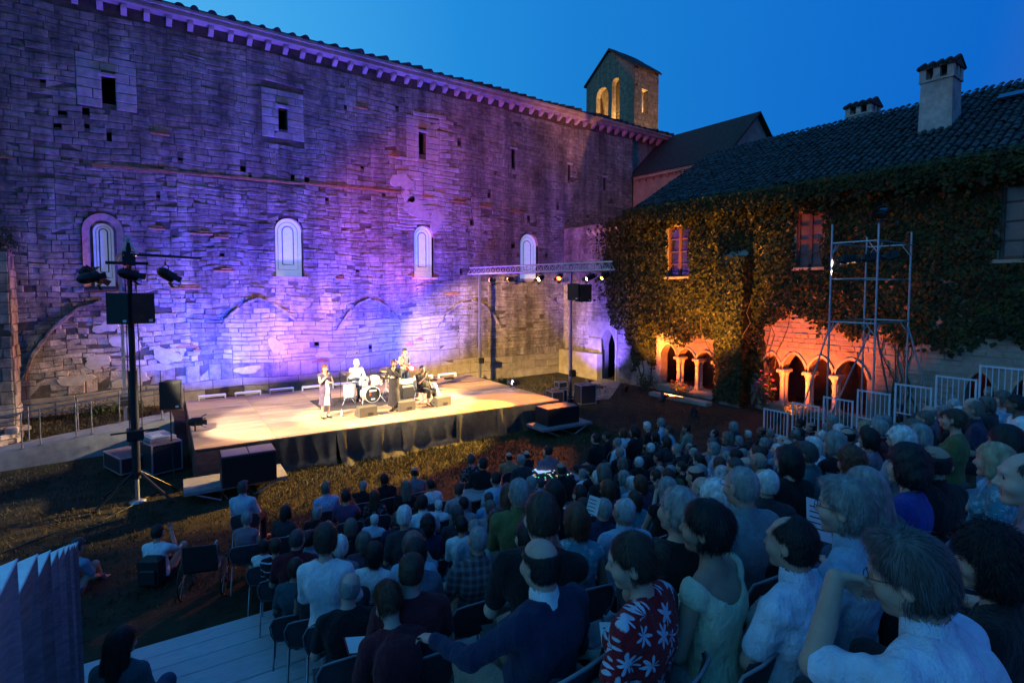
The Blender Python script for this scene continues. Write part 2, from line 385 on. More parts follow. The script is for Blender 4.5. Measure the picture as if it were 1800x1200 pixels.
def build_person(sp0):
    sp = dict(SEAT); sp.update(sp0); P, C, N, up, hc, M = person_frame(sp); out = {'hc': hc, 'M': M, 'sp': sp}
    legs = leg_pts(sp); fine = sp['fine']
    v = Vol(*grids(sp))
    torso_prims(v, sp, P, C, N, up, -.012)
    head_prims(v, hc, M, 1., sp['fat'], fine)
    v.cap(N + np.array((0, -.012, -.03)), hc + M @ np.array((0, -.02, -.07)), sp['neck'] + .006, sp['neck'], .03)
    arms = []
    for s, md in zip((-1, 1), sp['arms']):
        S, e, w, d, n = arm_pts(sp, s, md, N, up); arms.append((S, e, w))
        v.cap(S, e, .046, .038, .03); v.cap(e, w, .040, .027, .02); hand_prims(v, w, d, n, s if s*1 else 1, .95, sp.get('curl', .55), fine=fine)
    for h, k, a, t in legs:
        v.cap(h, k, .075, .052, .04); v.cap(k, a, .052, .034, .03); v.cap(a, t, .035, .03, .03)
    V, Q = v.mesh()
    L = (V - hc) @ M; fc = L[Q].mean(1); mi = np.zeros(len(Q), np.int32)
    eye = np.minimum(np.hypot(fc[:,0]-.032, fc[:,2]-.010), np.hypot(fc[:,0]+.032, fc[:,2]-.010)) < .010
    mi[eye & (fc[:,1] > .078)] = 1
    mi[(np.abs(fc[:,0]) < .023) & (fc[:,2] < -.048) & (fc[:,2] > -.075) & (fc[:,1] > .078)] = 2
    out['body'] = (V, Q, mi)
    # shirt
    v = Vol(*grids(sp, sp['bs'] * .9))
    torso_prims(v, sp, P, C, N, up, .006)
    for (S, e, w), md in zip(arms, sp['arms']):
        if sp['sleeve'] == 'none': v.cap(S + np.array((0,0,.0)), S*.96 + e*.04, .058, .056, .03)
        else:
            v.cap(S, e if sp['sleeve'] == 'long' else S*.28 + e*.72, .064, .052 if sp['sleeve'] == 'long' else .060, .03)
            if sp['sleeve'] == 'long': v.cap(e, w*.93 + e*.07, .050, .037, .025)
            if sp['sleeve'] == 'roll': v.cap(S*.28 + e*.72, S*.2 + e*.8, .062, .064, .01)
    if sp['hem']:   # skirt of the shirt, or a dress
        if sp['stand']: v.cap(P, (0, 0, sp['hem']), .15, .22, .08)
    v.noise(.0075, 20, int(sp['sw']*1e4) % 97); v.noise(.0045, 48, 5)
    sl = v.d
    X, Y, Z = [v.ax[k].reshape([-1 if j == k else 1 for j in range(3)]) for k in range(3)]
    nk = sp.get('neckline', .082 if sp.get('collar') else .070)
    ctr = N + np.array((0, sp.get('nky', .02), .05)); dn = np.sqrt((X-ctr[0])**2 + ((Y-ctr[1]))**2 + ((Z-ctr[2])*.8)**2) - nk
    v.d = np.maximum(v.d, -dn.astype(np.float32))
    v.d = np.maximum(v.d, np.broadcast_to((P[2] - .10 - Z) if not sp['hem'] else (sp['hem'] - Z), v.d.shape).astype(np.float32))
    out['shirt'] = v.mesh(2)
    # collar
    if sp.get('collar'):
        v = Vol(axis_lin(-.11, .11, .0055), axis_lin(N[1]-.12, N[1]+.14, .0055), axis_lin(N[2]-.07, N[2]+.10, .0055))
        v.cap(N + np.array((0, -.012, -.05)), N + np.array((0, .008, .045)), .084, .074, .01); w2 = Vol(*v.ax); w2.cap(N + np.array((0, -.012, -.08)), N + np.array((0, .012, .1)), .070, .060, .01)
        v.d = np.maximum(v.d, -w2.d); fr = (v.ax[1][None,:,None] - (N[1] + .055)).astype(np.float32); v.d = np.maximum(v.d, np.broadcast_to(fr, v.d.shape))
        out['collar'] = v.mesh(2)
    # trousers
    if not (sp['stand'] and sp['hem'] and sp['hem'] < .5):
        v = Vol(axis_lin(-.30, .30, sp['bs']), axis_lin(-.22, .66, sp['bs']), axis_lin(.0, P[2] + .16, sp['bs']))
        v.ell(P - np.array((0, .0, .02)), (.172 + sp['bulk']*.6, .13 + sp['bulk']*.5, .12), .04)
        for h, k, a, t in legs:
            h, k, a = map(np.array, (h, k, a)); v.cap(h, k, .094, .070, .05)
            if sp['skirt']: v.cap(k, k*.55 + a*.45, .07, .075, .03)
            elif not sp.get('shorts'): v.cap(k, a, .069, .056, .03)
        if sp['skirt']: v.cap((-.08, .25, .52), (.08, .25, .52), .085, None, .06); v.cap((-.1, .46, .47), (.1, .46, .47), .07, None, .05)
        v.noise(.006, 20, 3)
        zc = v.ax[2].reshape(1,1,-1); v.d = np.maximum(v.d, np.broadcast_to(zc - (P[2] + .06), v.d.shape).astype(np.float32))
        out['trousers'] = v.mesh(1)
    out['legs'] = legs; out['arms'] = arms
    return out
def build_hair(style, seed=1, st=.008, strands=260, sw=.0016):
    """in the head's own frame"""
    v = Vol(axis_lin(-.20, .20, st), axis_lin(-.22, .17, st), axis_lin(-.34, .24, st))
    rg = np.random.default_rng(seed); X, Y, Z = [v.ax[k].reshape([-1 if j == k else 1 for j in range(3)]) for k in range(3)]
    def shell(t, top=0.):
        v.ell((0, -.018, .036), (.074 + t, .094 + t, .084 + t + top), .02); v.ell((0, -.03, -.02), (.066 + t, .072 + t, .075 + t), .03)
    line = (.0, -.62, .78); off = .018       # behind and above the hairline
    cut2 = None
    if style == 'crop': shell(.005); off = .028
    elif style == 'short': shell(.014, .006); off = .015
    elif style == 'thick': shell(.020, .012); off = .008
    elif style == 'side':
        shell(.014, .010); v.ell((.03, .03, .108), (.06, .07, .03), .03); off = .012
    elif style == 'bald': shell(.009); off = .02; cut2 = ((0, -.03, .150), .118)
    elif style == 'recede': shell(.010); off = .02; cut2 = ((0, .085, .145), .105)
    elif style == 'bob':
        shell(.026, .008)
        for s in (-1, 1): v.cap((s*.068, -.01, .02), (s*.072, .0, -.085), .034, .030, .03)
        v.cap((-.03, -.085, .0), (-.03, -.09, -.085), .045, .04, .03); v.cap((.03, -.085, 0), (.03, -.09, -.085), .045, .04, .03); off = -.012
    elif style == 'long':
        shell(.020, .006)
        for s in (-1, 1): v.cap((s*.066, -.02, .02), (s*.085, -.03, -.20), .032, .036, .03)
        v.cap((-.035, -.085, 0), (-.045, -.10, -.23), .045, .05, .03); v.cap((.035, -.085, 0), (.045, -.10, -.23), .045, .05, .03); off = -.014
    elif style == 'curly':
        shell(.032, .018); v.ell((0, -.05, -.03), (.095, .08, .08), .03); off = -.006; v.noise(.009, 75, seed); v.noise(.006, 140, seed+1)
    elif style == 'big':
        shell(.036, .022); v.ell((0, -.06, -.04), (.105, .085, .09), .03); off = -.008; v.noise(.008, 60, seed)
    elif style == 'bun':
        shell(.010, .002); v.ell((0, -.125, .045), (.042, .038, .042), .012); off = .012
    elif style == 'updo':
        shell(.014, .010); v.ell((0, -.085, .035), (.066, .045, .06), .03); off = .010; v.noise(.004, 60, seed)
    v.noise(.0022, 90, seed + 9)
    reg = -(line[1]*Y + line[2]*Z - off)
    low = {'crop': -.055, 'short': -.062, 'thick': -.072, 'side': -.062, 'bald': -.06, 'recede': -.06, 'bun': -.055, 'updo': -.06}.get(style)
    back = (Y - .012) if style in ('crop','short','thick','side','bald','recede','bun','updo') else (Y - .035)
    side = np.maximum(back, np.broadcast_to((low - Z) if low is not None else (Z*0 - 1), np.broadcast_shapes(Y.shape, Z.shape)))
    region = np.minimum(reg, side)           # inside where negative
    h = np.clip(.5 - .5*(region - 0)/.01, 0, 1)
    v.d = np.maximum(v.d, np.broadcast_to(region, v.d.shape).astype(np.float32))
    # ears stay free on short cuts
    if low is not None:
        for s in (-1, 1): v.ell((s*.086, -.004, -.012), (.022, .026, .042), .008, 's')
    v.ell((0, .075, -.045), (.062, .055, .085), .012, 's')
    if cut2 is not None: v.ell(cut2[0], (cut2[1],)*3, .012, 's')
    V, Q = v.mesh()
    V = V.tolist(); F = [tuple(q) for q in Q.tolist()]
    # loose locks that break up the outline
    if len(Q) and strands:
        Va = np.array(V); fc = Va[Q].mean(1); nr = np.cross(Va[Q[:,1]] - Va[Q[:,0]], Va[Q[:,3]] - Va[Q[:,0]]); nr /= np.linalg.norm(nr, axis=1, keepdims=True) + 1e-9
        out = (nr * (fc - np.array((0, -.01, .02)))).sum(1) > 0; cand = np.where(out)[0]
        ln = {'crop': .012, 'short': .028, 'thick': .035, 'side': .035, 'bald': .016, 'recede': .018, 'curly': .03, 'big': .035, 'bun': .03, 'updo': .04}.get(style, .055)
        m = min(strands, len(cand)*3); ci = rg.choice(cand, m, replace=m > len(cand)); p = fc[ci] + rg.normal(size=(m,3))*.003; nn = nr[ci]
        crown = np.array((.012, -.035, .115)); g = p - crown; g[:,2] -= .05
        if style in ('side',): g = g + np.array((.9, -.25, 0))*np.clip(p[:,[2]]*9, 0, 1)*.08
        g /= np.linalg.norm(g, axis=1, keepdims=True) + 1e-9; g = g + np.array((0, 0, -.55)) + np.stack([np.sin(p[:,2]*70 + p[:,1]*40), np.sin(p[:,0]*80 + 1), .5*np.sin(p[:,1]*75 + p[:,0]*50)], 1)*(.22 if style not in ('curly','big') else .9) + rg.normal(size=(m,3))*(.09 if style not in ('curly','big') else .7)
        g -= nn*(g*nn).sum(1, keepdims=True); g /= np.linalg.norm(g, axis=1, keepdims=True) + 1e-9
        w = np.cross(g, nn)*(sw*(.6 + .8*rg.random(m)))[:,None]; l = (ln*1.25*(.5 + 1.0*rg.random(m)))[:,None]; lf = (.01 + .09*rg.random(m)**2.5)[:,None] + (.25 if style in ('curly','big') else 0)
        rows = []
        for t, wk in ((0, 1.), (.33, 1.), (.66, .8), (1., .15)):
            c = p + g*l*t + nn*(l*lf*math.sin(t*2.4) - .9*(l*t)**2/.2 + .0022 - .004*(t == 0)); rows += [c - w*wk, c + w*wk]
        A = np.stack(rows, 1).reshape(-1, 3); b = len(V) + np.arange(m)[:,None]*8
        Fq = np.concatenate([b + np.array((k, k+1, k+3, k+2)) for k in (0, 2, 4)]); V = V + A.tolist(); F = F + [tuple(q) for q in Fq.tolist()]
    return V, F
# ---------------------------------------------------------------- ground
M_grass = mat('grass_soil', (.030, .030, .013), .95, .35, 3.2, .7, 18, col2=(.055, .042, .022), bdist=.05, big=.4)
M_stone = mat('sandstone', (.31, .255, .21), .9, .24, 5, .75, 22, isl=.20, big=.30, streak=.45, bdist=.03, spec=.15)
M_pale = mat('pale_sandstone', (.43, .365, .315), .9, .14, 5, .45, 26, isl=.12, bdist=.025, spec=.15, streak=.25)
M_rub = mat('rubble_stone', (.42, .33, .27), .95, .25, 4, .7, 14, isl=.3, bdist=.05, spec=.1)
M_dress = mat('dressed_stone', (.36, .30, .22), .9, .16, 3, .3, 30, isl=.12, big=.2, spec=.15)
M_mort = mat('mortar', (.115, .09, .07), .95, .25, 4, .6, 20, spec=.1)
M_plas = mat('old_plaster', (.31, .255, .205), .92, .16, 2.2, .4, 16, big=.25, spec=.1)
M_red = mat('orange_stone', (.36, .16, .07), .9, .2, 6, .4)
M_dark = mat('dark_void', (.012, .012, .014), .95, .1, bump=0, spec=.0)
M_tile = mat('roof_tile', (.038, .030, .028), .9, .3, 7, .5, 25, isl=.35)
M_tileg = mat('grey_roof_tile', (.050, .047, .045), .85, .3, 7, .5, 25, isl=.4, obj_rand=.0)
M_conc = mat('path_concrete', (.34, .31, .27), .9, .15, 4, .3, 40, big=.2)
M_steel = mat('galvanised_steel', (.42, .43, .45), .42, .12, 12, .1, metal=.85, spec=.5)
M_alu = mat('aluminium', (.55, .56, .58), .4, .08, 10, .05, metal=.8, spec=.5)
M_black = mat('black_paint', (.016, .016, .018), .55, .2, 20, .1, spec=.4)
M_blackm = mat('black_metal', (.02, .02, .022), .4, .15, 20, .05, metal=.4, spec=.5)
def noise2(x, y, s=1.):
    return (math.sin(x*1.3*s + 1.7*math.sin(y*.9*s)) + math.sin(y*1.7*s + 1.1*math.sin(x*1.1*s + 2)) * .7) / 1.7
def ground_z(x, y):
    b = .55 * max(0, min(1, (y - 20.9) / 1.6)) * max(0, min(1, (2.4 - x) / 1.5))           # grassy bank under the old wall
    return b + .025 * noise2(x, y, .8)
def build_ground():
    xs = list(np.arange(-14, 34.1, .5)); ys = list(np.arange(-14, 27.1, .5)); V = []; F = []
    xs = [-400, -120, -40] + xs + [60, 150, 400]; ys = [-400, -120, -40] + ys + [50, 150, 500]
    for y in ys:
        for x in xs: V.append((x, y, ground_z(x, y) if -14 < x < 34 and -14 < y < 27 else -.02))
    n = len(xs)
    for j in range(len(ys)-1):
        for i in range(n-1): a = j*n+i; F.append((a, a+1, a+n+1, a+n))
    tag(raw('ground', V, F, M_grass, None, True), kind='structure')
build_ground()
# ---------------------------------------------------------------- masonry
class Masonry:
    """lays courses of stones on a plane: P(s, z, out) -> point; the biggest in view become parts, the rest one mesh"""
    def __init__(s, P, mats): s.P = P; s.mats = mats; s.items = []
    warp = None
    def stone(s, s0, s1, z0, z1, out, mi, r, rough=.012):
        P0 = s.P; P_ = (lambda a, c, o: P0(a, c + s.warp(a, c), o)) if s.warp else P0
        b = min(.022, (s1-s0)*.2, (z1-z0)*.2); j = lambda: r.uniform(-rough, rough)
        o = [out + r.uniform(-.010, .010) for _ in range(4)]
        back = [(s0, z0), (s1, z0), (s1, z1), (s0, z1)]
        V = [P_(a + j()*.6, c + j()*.6, -.03) for a, c in back]
        V += [P_(a + j()*.5, c + j()*.5, o[k]*.55) for k, (a, c) in enumerate(back)]
        ins = [(s0+b, z0+b), (s1-b, z0+b), (s1-b, z1-b), (s0+b, z1-b)]
        V += [P_(a + j(), c + j(), o[k]) for k, (a, c) in enumerate(ins)]
        F = [(8,9,10,11)] + [(k, (k+1)%4, 4+(k+1)%4, 4+k) for k in range(4)] + [(4+k, 4+(k+1)%4, 8+(k+1)%4, 8+k) for k in range(4)]
        c = Vector(s.P((s0+s1)/2, (z0+z1)/2, 0)); d2 = (c - Vector((0,0,CAM_H))).length_squared
        s.items.append(((s1-s0)*(z1-z0)/d2, V, F, mi))
    def lay(s, s_lo, s_hi, z_lo, z_hi, excl, style, seed=1, gap=.019):
        r = random.Random(seed); z = z_lo
        while z < z_hi - .05:
            base = style(None, z, r); h = min(r.uniform(*base['h']), z_hi - z)
            if z_hi - z - h < .1: h = z_hi - z
            iv = [(s_lo, s_hi)]
            for fn in excl:
                e = fn(z, z + h)
                if not e: continue
                nw = []
                for a, b in iv:
                    if e[1] <= a or e[0] >= b: nw.append((a, b)); continue
                    if e[0] > a + .05: nw.append((a, e[0]))
                    if e[1] < b - .05: nw.append((e[1], b))
                iv = nw
            for a, b in iv:
                x = a
                while x < b - 1e-4:
                    st = style(x, z, r); w = r.uniform(*st['w'])
                    if b - x - w < .16: w = b - x
                    if st.get('skip') and r.random() < st['skip']: x += w; continue
                    out = r.uniform(*st['out'])
                    if r.random() < .06: out *= .15
                    if st.get('split') and r.random() < st['split'] and h > .2:
                        k = r.uniform(.4, .6)
                        s.stone(x+gap/2, x+w-gap/2, z+gap/2, z+h*k-gap/2, out, st['m'], r, st.get('rough', .012))
                        s.stone(x+gap/2, x+w-gap/2, z+h*k+gap/2, z+h-gap/2, r.uniform(*st['out']), st['m'], r, st.get('rough', .012))
                    else: s.stone(x+gap/2, x+w-gap/2, z+gap/2, z+h-gap/2, out, st['m'], r, st.get('rough', .012))
                    x += w
            z += h
        return s
    def finish(s, parent, n_parts, name='stone', rest='stonework'):
        s.items.sort(key=lambda t: -t[0])
        inv = Matrix.Translation(-parent_world(parent))
        loc = lambda V: [tuple(Vector(p) + inv.translation) for p in V]
        for _, V, F, mi in s.items[:n_parts]: raw(name, loc(V), F, s.mats[mi], parent)
        V2 = []; F2 = []; I2 = []
        for _, V, F, mi in s.items[n_parts:]:
            b = len(V2); V2 += loc(V); F2 += [tuple(b+k for k in f) for f in F]; I2 += [mi]*len(F)
        if V2: tag(raw(rest, V2, F2, None, parent, mi=I2, ms=s.mats), kind='stuff')
def parent_world(p):
    v = Vector((0,0,0))
    while p is not None: v = v + Vector(p.location); p = p.parent
    return v
def rect(x0, x1, z0, z1): return lambda a, b: (x0, x1) if b > z0 and a < z1 else None
def archx(cx, w, z0, zs, rise):
    def f(a, b):
        if b <= z0 or a >= zs + rise: return None
        zz = max(a, zs)
        if zz <= zs: return (cx - w, cx + w)
        t = math.sqrt(max(0, 1 - ((zz - zs)/rise)**2)); return (cx - w*t, cx + w*t)
    return f
def holed_plane(mb, P, s0, s1, z0, z1, holes, depth=.5):
    """flat wall face with real square recesses"""
    ss = sorted({s0, s1, *[h[k] for h in holes for k in (0,1)]}); zz = sorted({z0, z1, *[h[k] for h in holes for k in (2,3)]})
    ss = [x for x in ss if s0 <= x <= s1]; zz = [x for x in zz if z0 <= x <= z1]
    for i in range(len(ss)-1):
        j = 0
        while j < len(zz)-1:
            inside = lambda jj: any(h[0] - 1e-6 <= ss[i] and ss[i+1] <= h[1] + 1e-6 and h[2] - 1e-6 <= zz[jj] and zz[jj+1] <= h[3] + 1e-6 for h in holes)
            if inside(j): j += 1; continue
            k = j
            while k + 1 < len(zz)-1 and not inside(k+1): k += 1
            mb.quad(P(ss[i], zz[j], 0), P(ss[i+1], zz[j], 0), P(ss[i+1], zz[k+1], 0), P(ss[i], zz[k+1], 0)); j = k + 1
    for a, b, c, d in holes:
        for q in (((a,c),(b,c)), ((b,c),(b,d)), ((b,d),(a,d)), ((a,d),(a,c))):
            (p, r_), (t, u) = q; mb.quad(P(p, r_, 0), P(p, r_, -depth), P(t, u, -depth), P(t, u, 0))
        mb.quad(P(a, c, -depth), P(b, c, -depth), P(b, d, -depth), P(a, d, -depth))
def arch_curve(s0, s1, zs, rise, n=12, pointed=False):
    pts = []; c = (s0+s1)/2; w = (s1-s0)/2
    for k in range(n+1):
        t = -1 + 2*k/n
        if pointed:
            a = abs(t); z = zs + rise * (1 - a**1.75)**.72 if a < 1 else zs
        else: z = zs + rise*math.sqrt(max(0, 1 - t*t))
        pts.append((c + w*t, z))
    return pts
def arcade_wall(mb, P, s0, s1, z0, top, th, opens, back=True):
    """wall with arched openings: opens = (s0, s1, sill, spring, rise, pointed)"""
    topf = top if callable(top) else (lambda s: top)
    cur = s0; opens = sorted(opens); spring0 = opens[0][3] if opens else z0; edges = [e for o in opens for e in o[:2]]
    near = lambda x, me: any(abs(x - e) < .1 for o in opens if o is not me for e in o[:2])
    def solid(a, b, zl=z0):
        if b - a < .1: zl = spring0
        n = max(1, int((b-a)/2.5)) if not callable(top) else max(1, int((b-a)/.3))
        for k in range(n):
            x, y = a + (b-a)*k/n, a + (b-a)*(k+1)/n
            mb.quad(P(x, zl, 0), P(y, zl, 0), P(y, topf(y), 0), P(x, topf(x), 0))
            if back: mb.quad(P(y, zl, -th), P(x, zl, -th), P(x, topf(x), -th), P(y, topf(y), -th))
    for o in opens:
        a, b, sill, spr, rise, ptd = o
        if a > cur + 1e-4: solid(cur, a)
        if sill > z0 + 1e-3:
            mb.quad(P(a, z0, 0), P(b, z0, 0), P(b, sill, 0), P(a, sill, 0)); mb.quad(P(b, z0, -th), P(a, z0, -th), P(a, sill, -th), P(b, sill, -th)); mb.quad(P(a, sill, 0), P(b, sill, 0), P(b, sill, -th), P(a, sill, -th))
        for x in (a, b):
            if near(x, o): continue
            mb.quad(P(x, max(sill, z0), 0), P(x, max(sill, z0), -th), P(x, spr, -th), P(x, spr, 0))
        c = arch_curve(a, b, spr, rise, 14, ptd)
        for (x, zx), (y, zy) in zip(c, c[1:]):
            mb.quad(P(x, zx, 0), P(y, zy, 0), P(y, topf(y), 0), P(x, topf(x), 0))
            if back: mb.quad(P(y, zy, -th), P(x, zx, -th), P(x, topf(x), -th), P(y, topf(y), -th))
            mb.add([P(x, zx, 0), P(x, zx, -th), P(y, zy, -th), P(y, zy, 0)], [(0,1,2,3)], True)
        cur = b
    if cur < s1 - 1e-4: solid(cur, s1)
    n = 1 if not callable(top) else 24
    for k in range(n):
        x, y = s0 + (s1-s0)*k/n, s0 + (s1-s0)*(k+1)/n; mb.quad(P(x, topf(x), 0), P(y, topf(y), 0), P(y, topf(y), -th), P(x, topf(x), -th))
    for x in (s0, s1): mb.quad(P(x, z0, 0), P(x, topf(x), 0), P(x, topf(x), -th), P(x, z0, -th))
# ---------------------------------------------------------------- the abbey church
WY = 23.8
church = thing('abbey_church', 'long tall stone abbey church wall washed in violet light behind the stage', 'church', (0, WY, 0))
def CP(s, z, out): return (s, WY - out, z)
def CL(s, z, out): return (s, -out, z)          # the same in the church's own frame
WIN = [(-.38, .29, 4.94, 6.84, .29), (5.80, .545, 5.37, 7.24, .54), (12.01, .52, 5.43, 7.38, .52), (18.46, .635, 5.43, 7.28, .63)]
SLIT = [(-.26, .12, 11.27, 12.21), (5.50, 5.84, 11.38, 12.27), (11.80, 12.16, 11.28, 12.35), (17.26, 17.52, 11.36, 12.36), (21.3, 21.5, 11.2, 12.1), (24.2, 24.4, 10.9, 11.7)]
HOLE = [(-1.5, -1.2, 10.65, 10.82), (-1.62, -1.36, 10.2, 10.42), (-.85, -.6, 10.75, 11.05), (-.8, -.62, 10.3, 10.5), (-.2, -.02, 9.95, 10.35), (4.0, 4.25, 9.45, 9.75), (4.3, 4.45, 9.2, 9.4), (5.9, 6.1, 9.35, 9.65), (6.45, 6.7, 9.3, 9.6),
        (7.3, 7.5, 8.6, 8.9), (8.9, 9.1, 10.2, 10.4), (9.9, 10.1, 9.1, 9.25), (8.2, 8.35, 12.7, 12.9), (10.6, 10.8, 13.2, 13.4), (13.9, 14.15, 12.0, 12.3), (15.7, 15.95, 9.6, 9.9), (17.2, 17.55, 7.0, 7.35), (14.6, 14.9, 8.1, 8.4),
        (1.9, 2.1, 9.6, 9.75), (-1.9, -1.72, 11.6, 11.75), (6.72, 6.98, 2.38, 2.6), (9.15, 9.35, 2.1, 2.28), (18.3, 18.55, 8.6, 8.95), (20.4, 20.65, 9.4, 9.7), (19.6, 19.8, 6.6, 6.95), (22.6, 22.8, 8.2, 8.5), (1.2, 1.35, 8.15, 8.3), (3.2, 3.4, 6.1, 6.25), (8.6, 8.8, 5.6, 5.75), (14.0, 14.2, 5.6, 5.9)]
X0, X1, ZT = -34., 26.8, 14.5
HOLE = [((a+b)/2 - (b-a)*.38, (a+b)/2 + (b-a)*.38, (c+d)/2 - (d-c)*.38, (c+d)/2 + (d-c)*.38) for a, b, c, d in HOLE]
wall_holes = [(a, b, c, d) for a, b, c, d in SLIT + HOLE] + [(c - w, c + w, z0, zs + r) for c, w, z0, zs, r in WIN]
mb = MB(); holed_plane(mb, CL, X0, X1, -.6, ZT + .6, [h for h in wall_holes], .55)
mb.quad((X1, 0, -.6), (X1, 9, -.6), (X1, 9, 15.1), (X1, 0, 15.1)); mb.quad((X0, 9, -.6), (X0, 0, -.6), (X0, 0, 15.1), (X0, 9, 15.1))
nave = mb.obj('nave_wall', M_mort, church)
def rub_arch(x): return 1.1 + 3.3*math.sqrt(max(0, 1 - ((x + .0)/2.55)**2)) if abs(x) < 2.55 else 0
def c_style(x, z, r):
    if x is None: return {'h': (.14, .22) if 1.3 < z < 9.2 else (.17, .27)} if z > 1.25 else {'h': (.38, .62)}
    if z < 1.25: return dict(h=0, w=(.7, 1.5), out=(.01, .03), m=3, rough=.006)
    if (-.98 < x < .7 and 11.0 < z < 12.85) or (4.8 < x < 6.45 and 10.95 < z < 12.95) or (11.1 < x < 12.95 and 10.9 < z < 13.1) or (10.4 < x < 13.3 and 7.5 < z < 11):
        return dict(w=(.4, .85), out=(.035, .05), m=1, rough=.006)
    if abs(x) < 2.45 and z < rub_arch(x) - .2: return dict(w=(.22, .6), out=(-.01, .05), m=2, split=.25, rough=.035)
    if 3.15 < x < 5.5 and 1.4 < z < 4.0 - abs(x - 4.5)*.5: return dict(w=(.3, .75), out=(.02, .045), m=1, rough=.008)
    if z < 3.4 and 5.5 < x < 13: return dict(w=(.5, 1.2), out=(.012, .035), m=3, rough=.008)
    if z > 9.2: return dict(w=(.28, .75), out=(.010, .030), m=0, split=.05, rough=.014)
    if x > 13.5: return dict(w=(.25, .7), out=(.0, .042), m=0, split=.12, rough=.022, skip=.012)
    return dict(w=(.22, .62), out=(.0, .040), m=0, split=.12, rough=.022, skip=.012)
ex = [rect(*h) for h in HOLE + SLIT] + [archx(c, w + .02, z0, zs, r + .02) for c, w, z0, zs, r in WIN] + [archx(-.385, .58, 4.9, 6.85, .62)]
ms_ = Masonry(CP, [M_stone, M_pale, M_rub, M_dress])
PATCH = [(-.96, .74, 11.1, 12.88), (4.85, 6.5, 11.0, 12.95), (11.15, 12.9, 11.05, 13.05)]
ms_.warp = lambda a, c: .05*math.sin(a*.55 + .6*math.sin(c*.8)) + .028*math.sin(a*1.7 + c*1.3) + .015*math.sin(a*4.1 - c*2)
exw = ex + [rect(*p) for p in PATCH]; rc_ = random.Random(31); bands = [.02, 1.25, 2.6, 3.5, 5.0, 6.4, 7.5, 9.1, 10.4, 11.5, 12.7, 14.3]
for j in range(len(bands)-1):
    c_ = [-12.]
    while c_[-1] < X1 - 6: c_.append(c_[-1] + rc_.uniform(2.6, 5.5))
    c_.append(X1)
    for k in range(len(c_)-1): ms_.lay(c_[k], c_[k+1], bands[j], bands[j+1], exw, c_style, 100*j + k)
ms_.warp = None
for k, p in enumerate(PATCH): ms_.lay(*p, ex, lambda x, z, r: {'h': (.24, .36), 'w': (.4, .8), 'out': (.022, .036), 'm': 1, 'rough': .012}, 40 + k)
ms_.finish(nave, 300)
def arch_poly(cx, w, z0, zs, r, n=16): return [(cx - w, z0), (cx + w, z0)] + [(cx + w*math.cos(math.pi*k/n), zs + r*math.sin(math.pi*k/n)) for k in range(n+1)][0:]
M_pane = mat('lit_alabaster', (.75, .76, .82), .7, .08, 5, .1, emis=(.34, .42, .95), estr=.55)
M_pane_dim = mat('dim_alabaster', (.62, .64, .70), .7, .08, 5, .1, emis=(.40, .48, .85), estr=.22)
M_lead = mat('lead_strip', (.05, .05, .09), .7, .1, bump=0)
M_jamb = mat('pink_jamb_stone', (.46, .26, .19), .9, .2, 7, .4, 30)
def window(i):
    cx, w, z0, zs, r = WIN[i]
    p = arch_poly(cx, w, z0, zs, r); mb = MB(); mb.add([CL(a, b, -.20) for a, b in p], [tuple(range(len(p)))])
    wn = mb.obj('alabaster_window', M_pane_dim if i == 0 else M_pane, church)
    mb = MB()
    for f_ in (.72, .40):
        q = [(cx - w*f_, z0 + .42*(1.0-f_)*1.6 + .1)] + [(cx - w*f_*math.cos(math.pi*k/12), zs + w*f_*math.sin(math.pi*k/12)) for k in range(13)] + [(cx + w*f_, z0 + .42*(1.0-f_)*1.6 + .1)]
        mb.tube([CL(a, b, -.192) for a, b in q + q[:1]], .018 if f_ < .6 else .007, 4, sm=False)
    mb.obj('lead_outline', M_lead, wn)
    mb = MB(); n = 16          # jamb and sill: dressed stone reveal
    ed = [(cx - w, z0)] + [(cx - w*math.cos(math.pi*k/n), zs + r*math.sin(math.pi*k/n)) for k in range(n+1)] + [(cx + w, z0)]
    for (a, b), (c, d) in zip(ed, ed[1:]): mb.add([CL(a, b, .03), CL(c, d, .03), CL(c, d, -.26), CL(a, b, -.26)], [(3,2,1,0)], True)
    if i == 0:
        W2, ZS2, R2 = .58, 6.85, .62
        e2 = [(-.385 - W2, 4.9)] + [(-.385 - W2*math.cos(math.pi*k/n), ZS2 + R2*math.sin(math.pi*k/n)) for k in range(n+1)] + [(-.385 + W2, 4.9)]
        for (a, b), (c, d), (e, f_), (g, h) in zip(e2, e2[1:], ed[1:], ed): mb.quad(CL(a, b, .05), CL(c, d, .05), CL(e, f_, -.02), CL(g, h, -.02))
    mb.obj('window_jamb', M_jamb, wn)
    mb = MB(); mb.box(CL(cx, z0 - .06, .0), (w + .16, .14, .05)); mb.obj('window_sill', M_rub if i else M_black, wn)
for i in range(4): window(i)
for a, b, c, d in SLIT:
    mb = MB(); mb.quad(CL(a, c, -.5), CL(b, c, -.5), CL(b, d, -.5), CL(a, d, -.5)); o = mb.obj('slit_window', M_dark, church)
    mb = MB(); mb.box(CL((a+b)/2, d + .035, .03), ((b-a)/2 + .1, .07, .045)); mb.obj('lintel', M_pale, o)
M_patch = mat('pale_plaster', (.47, .40, .34), .92, .12, 6, .35, 24, spec=.1)
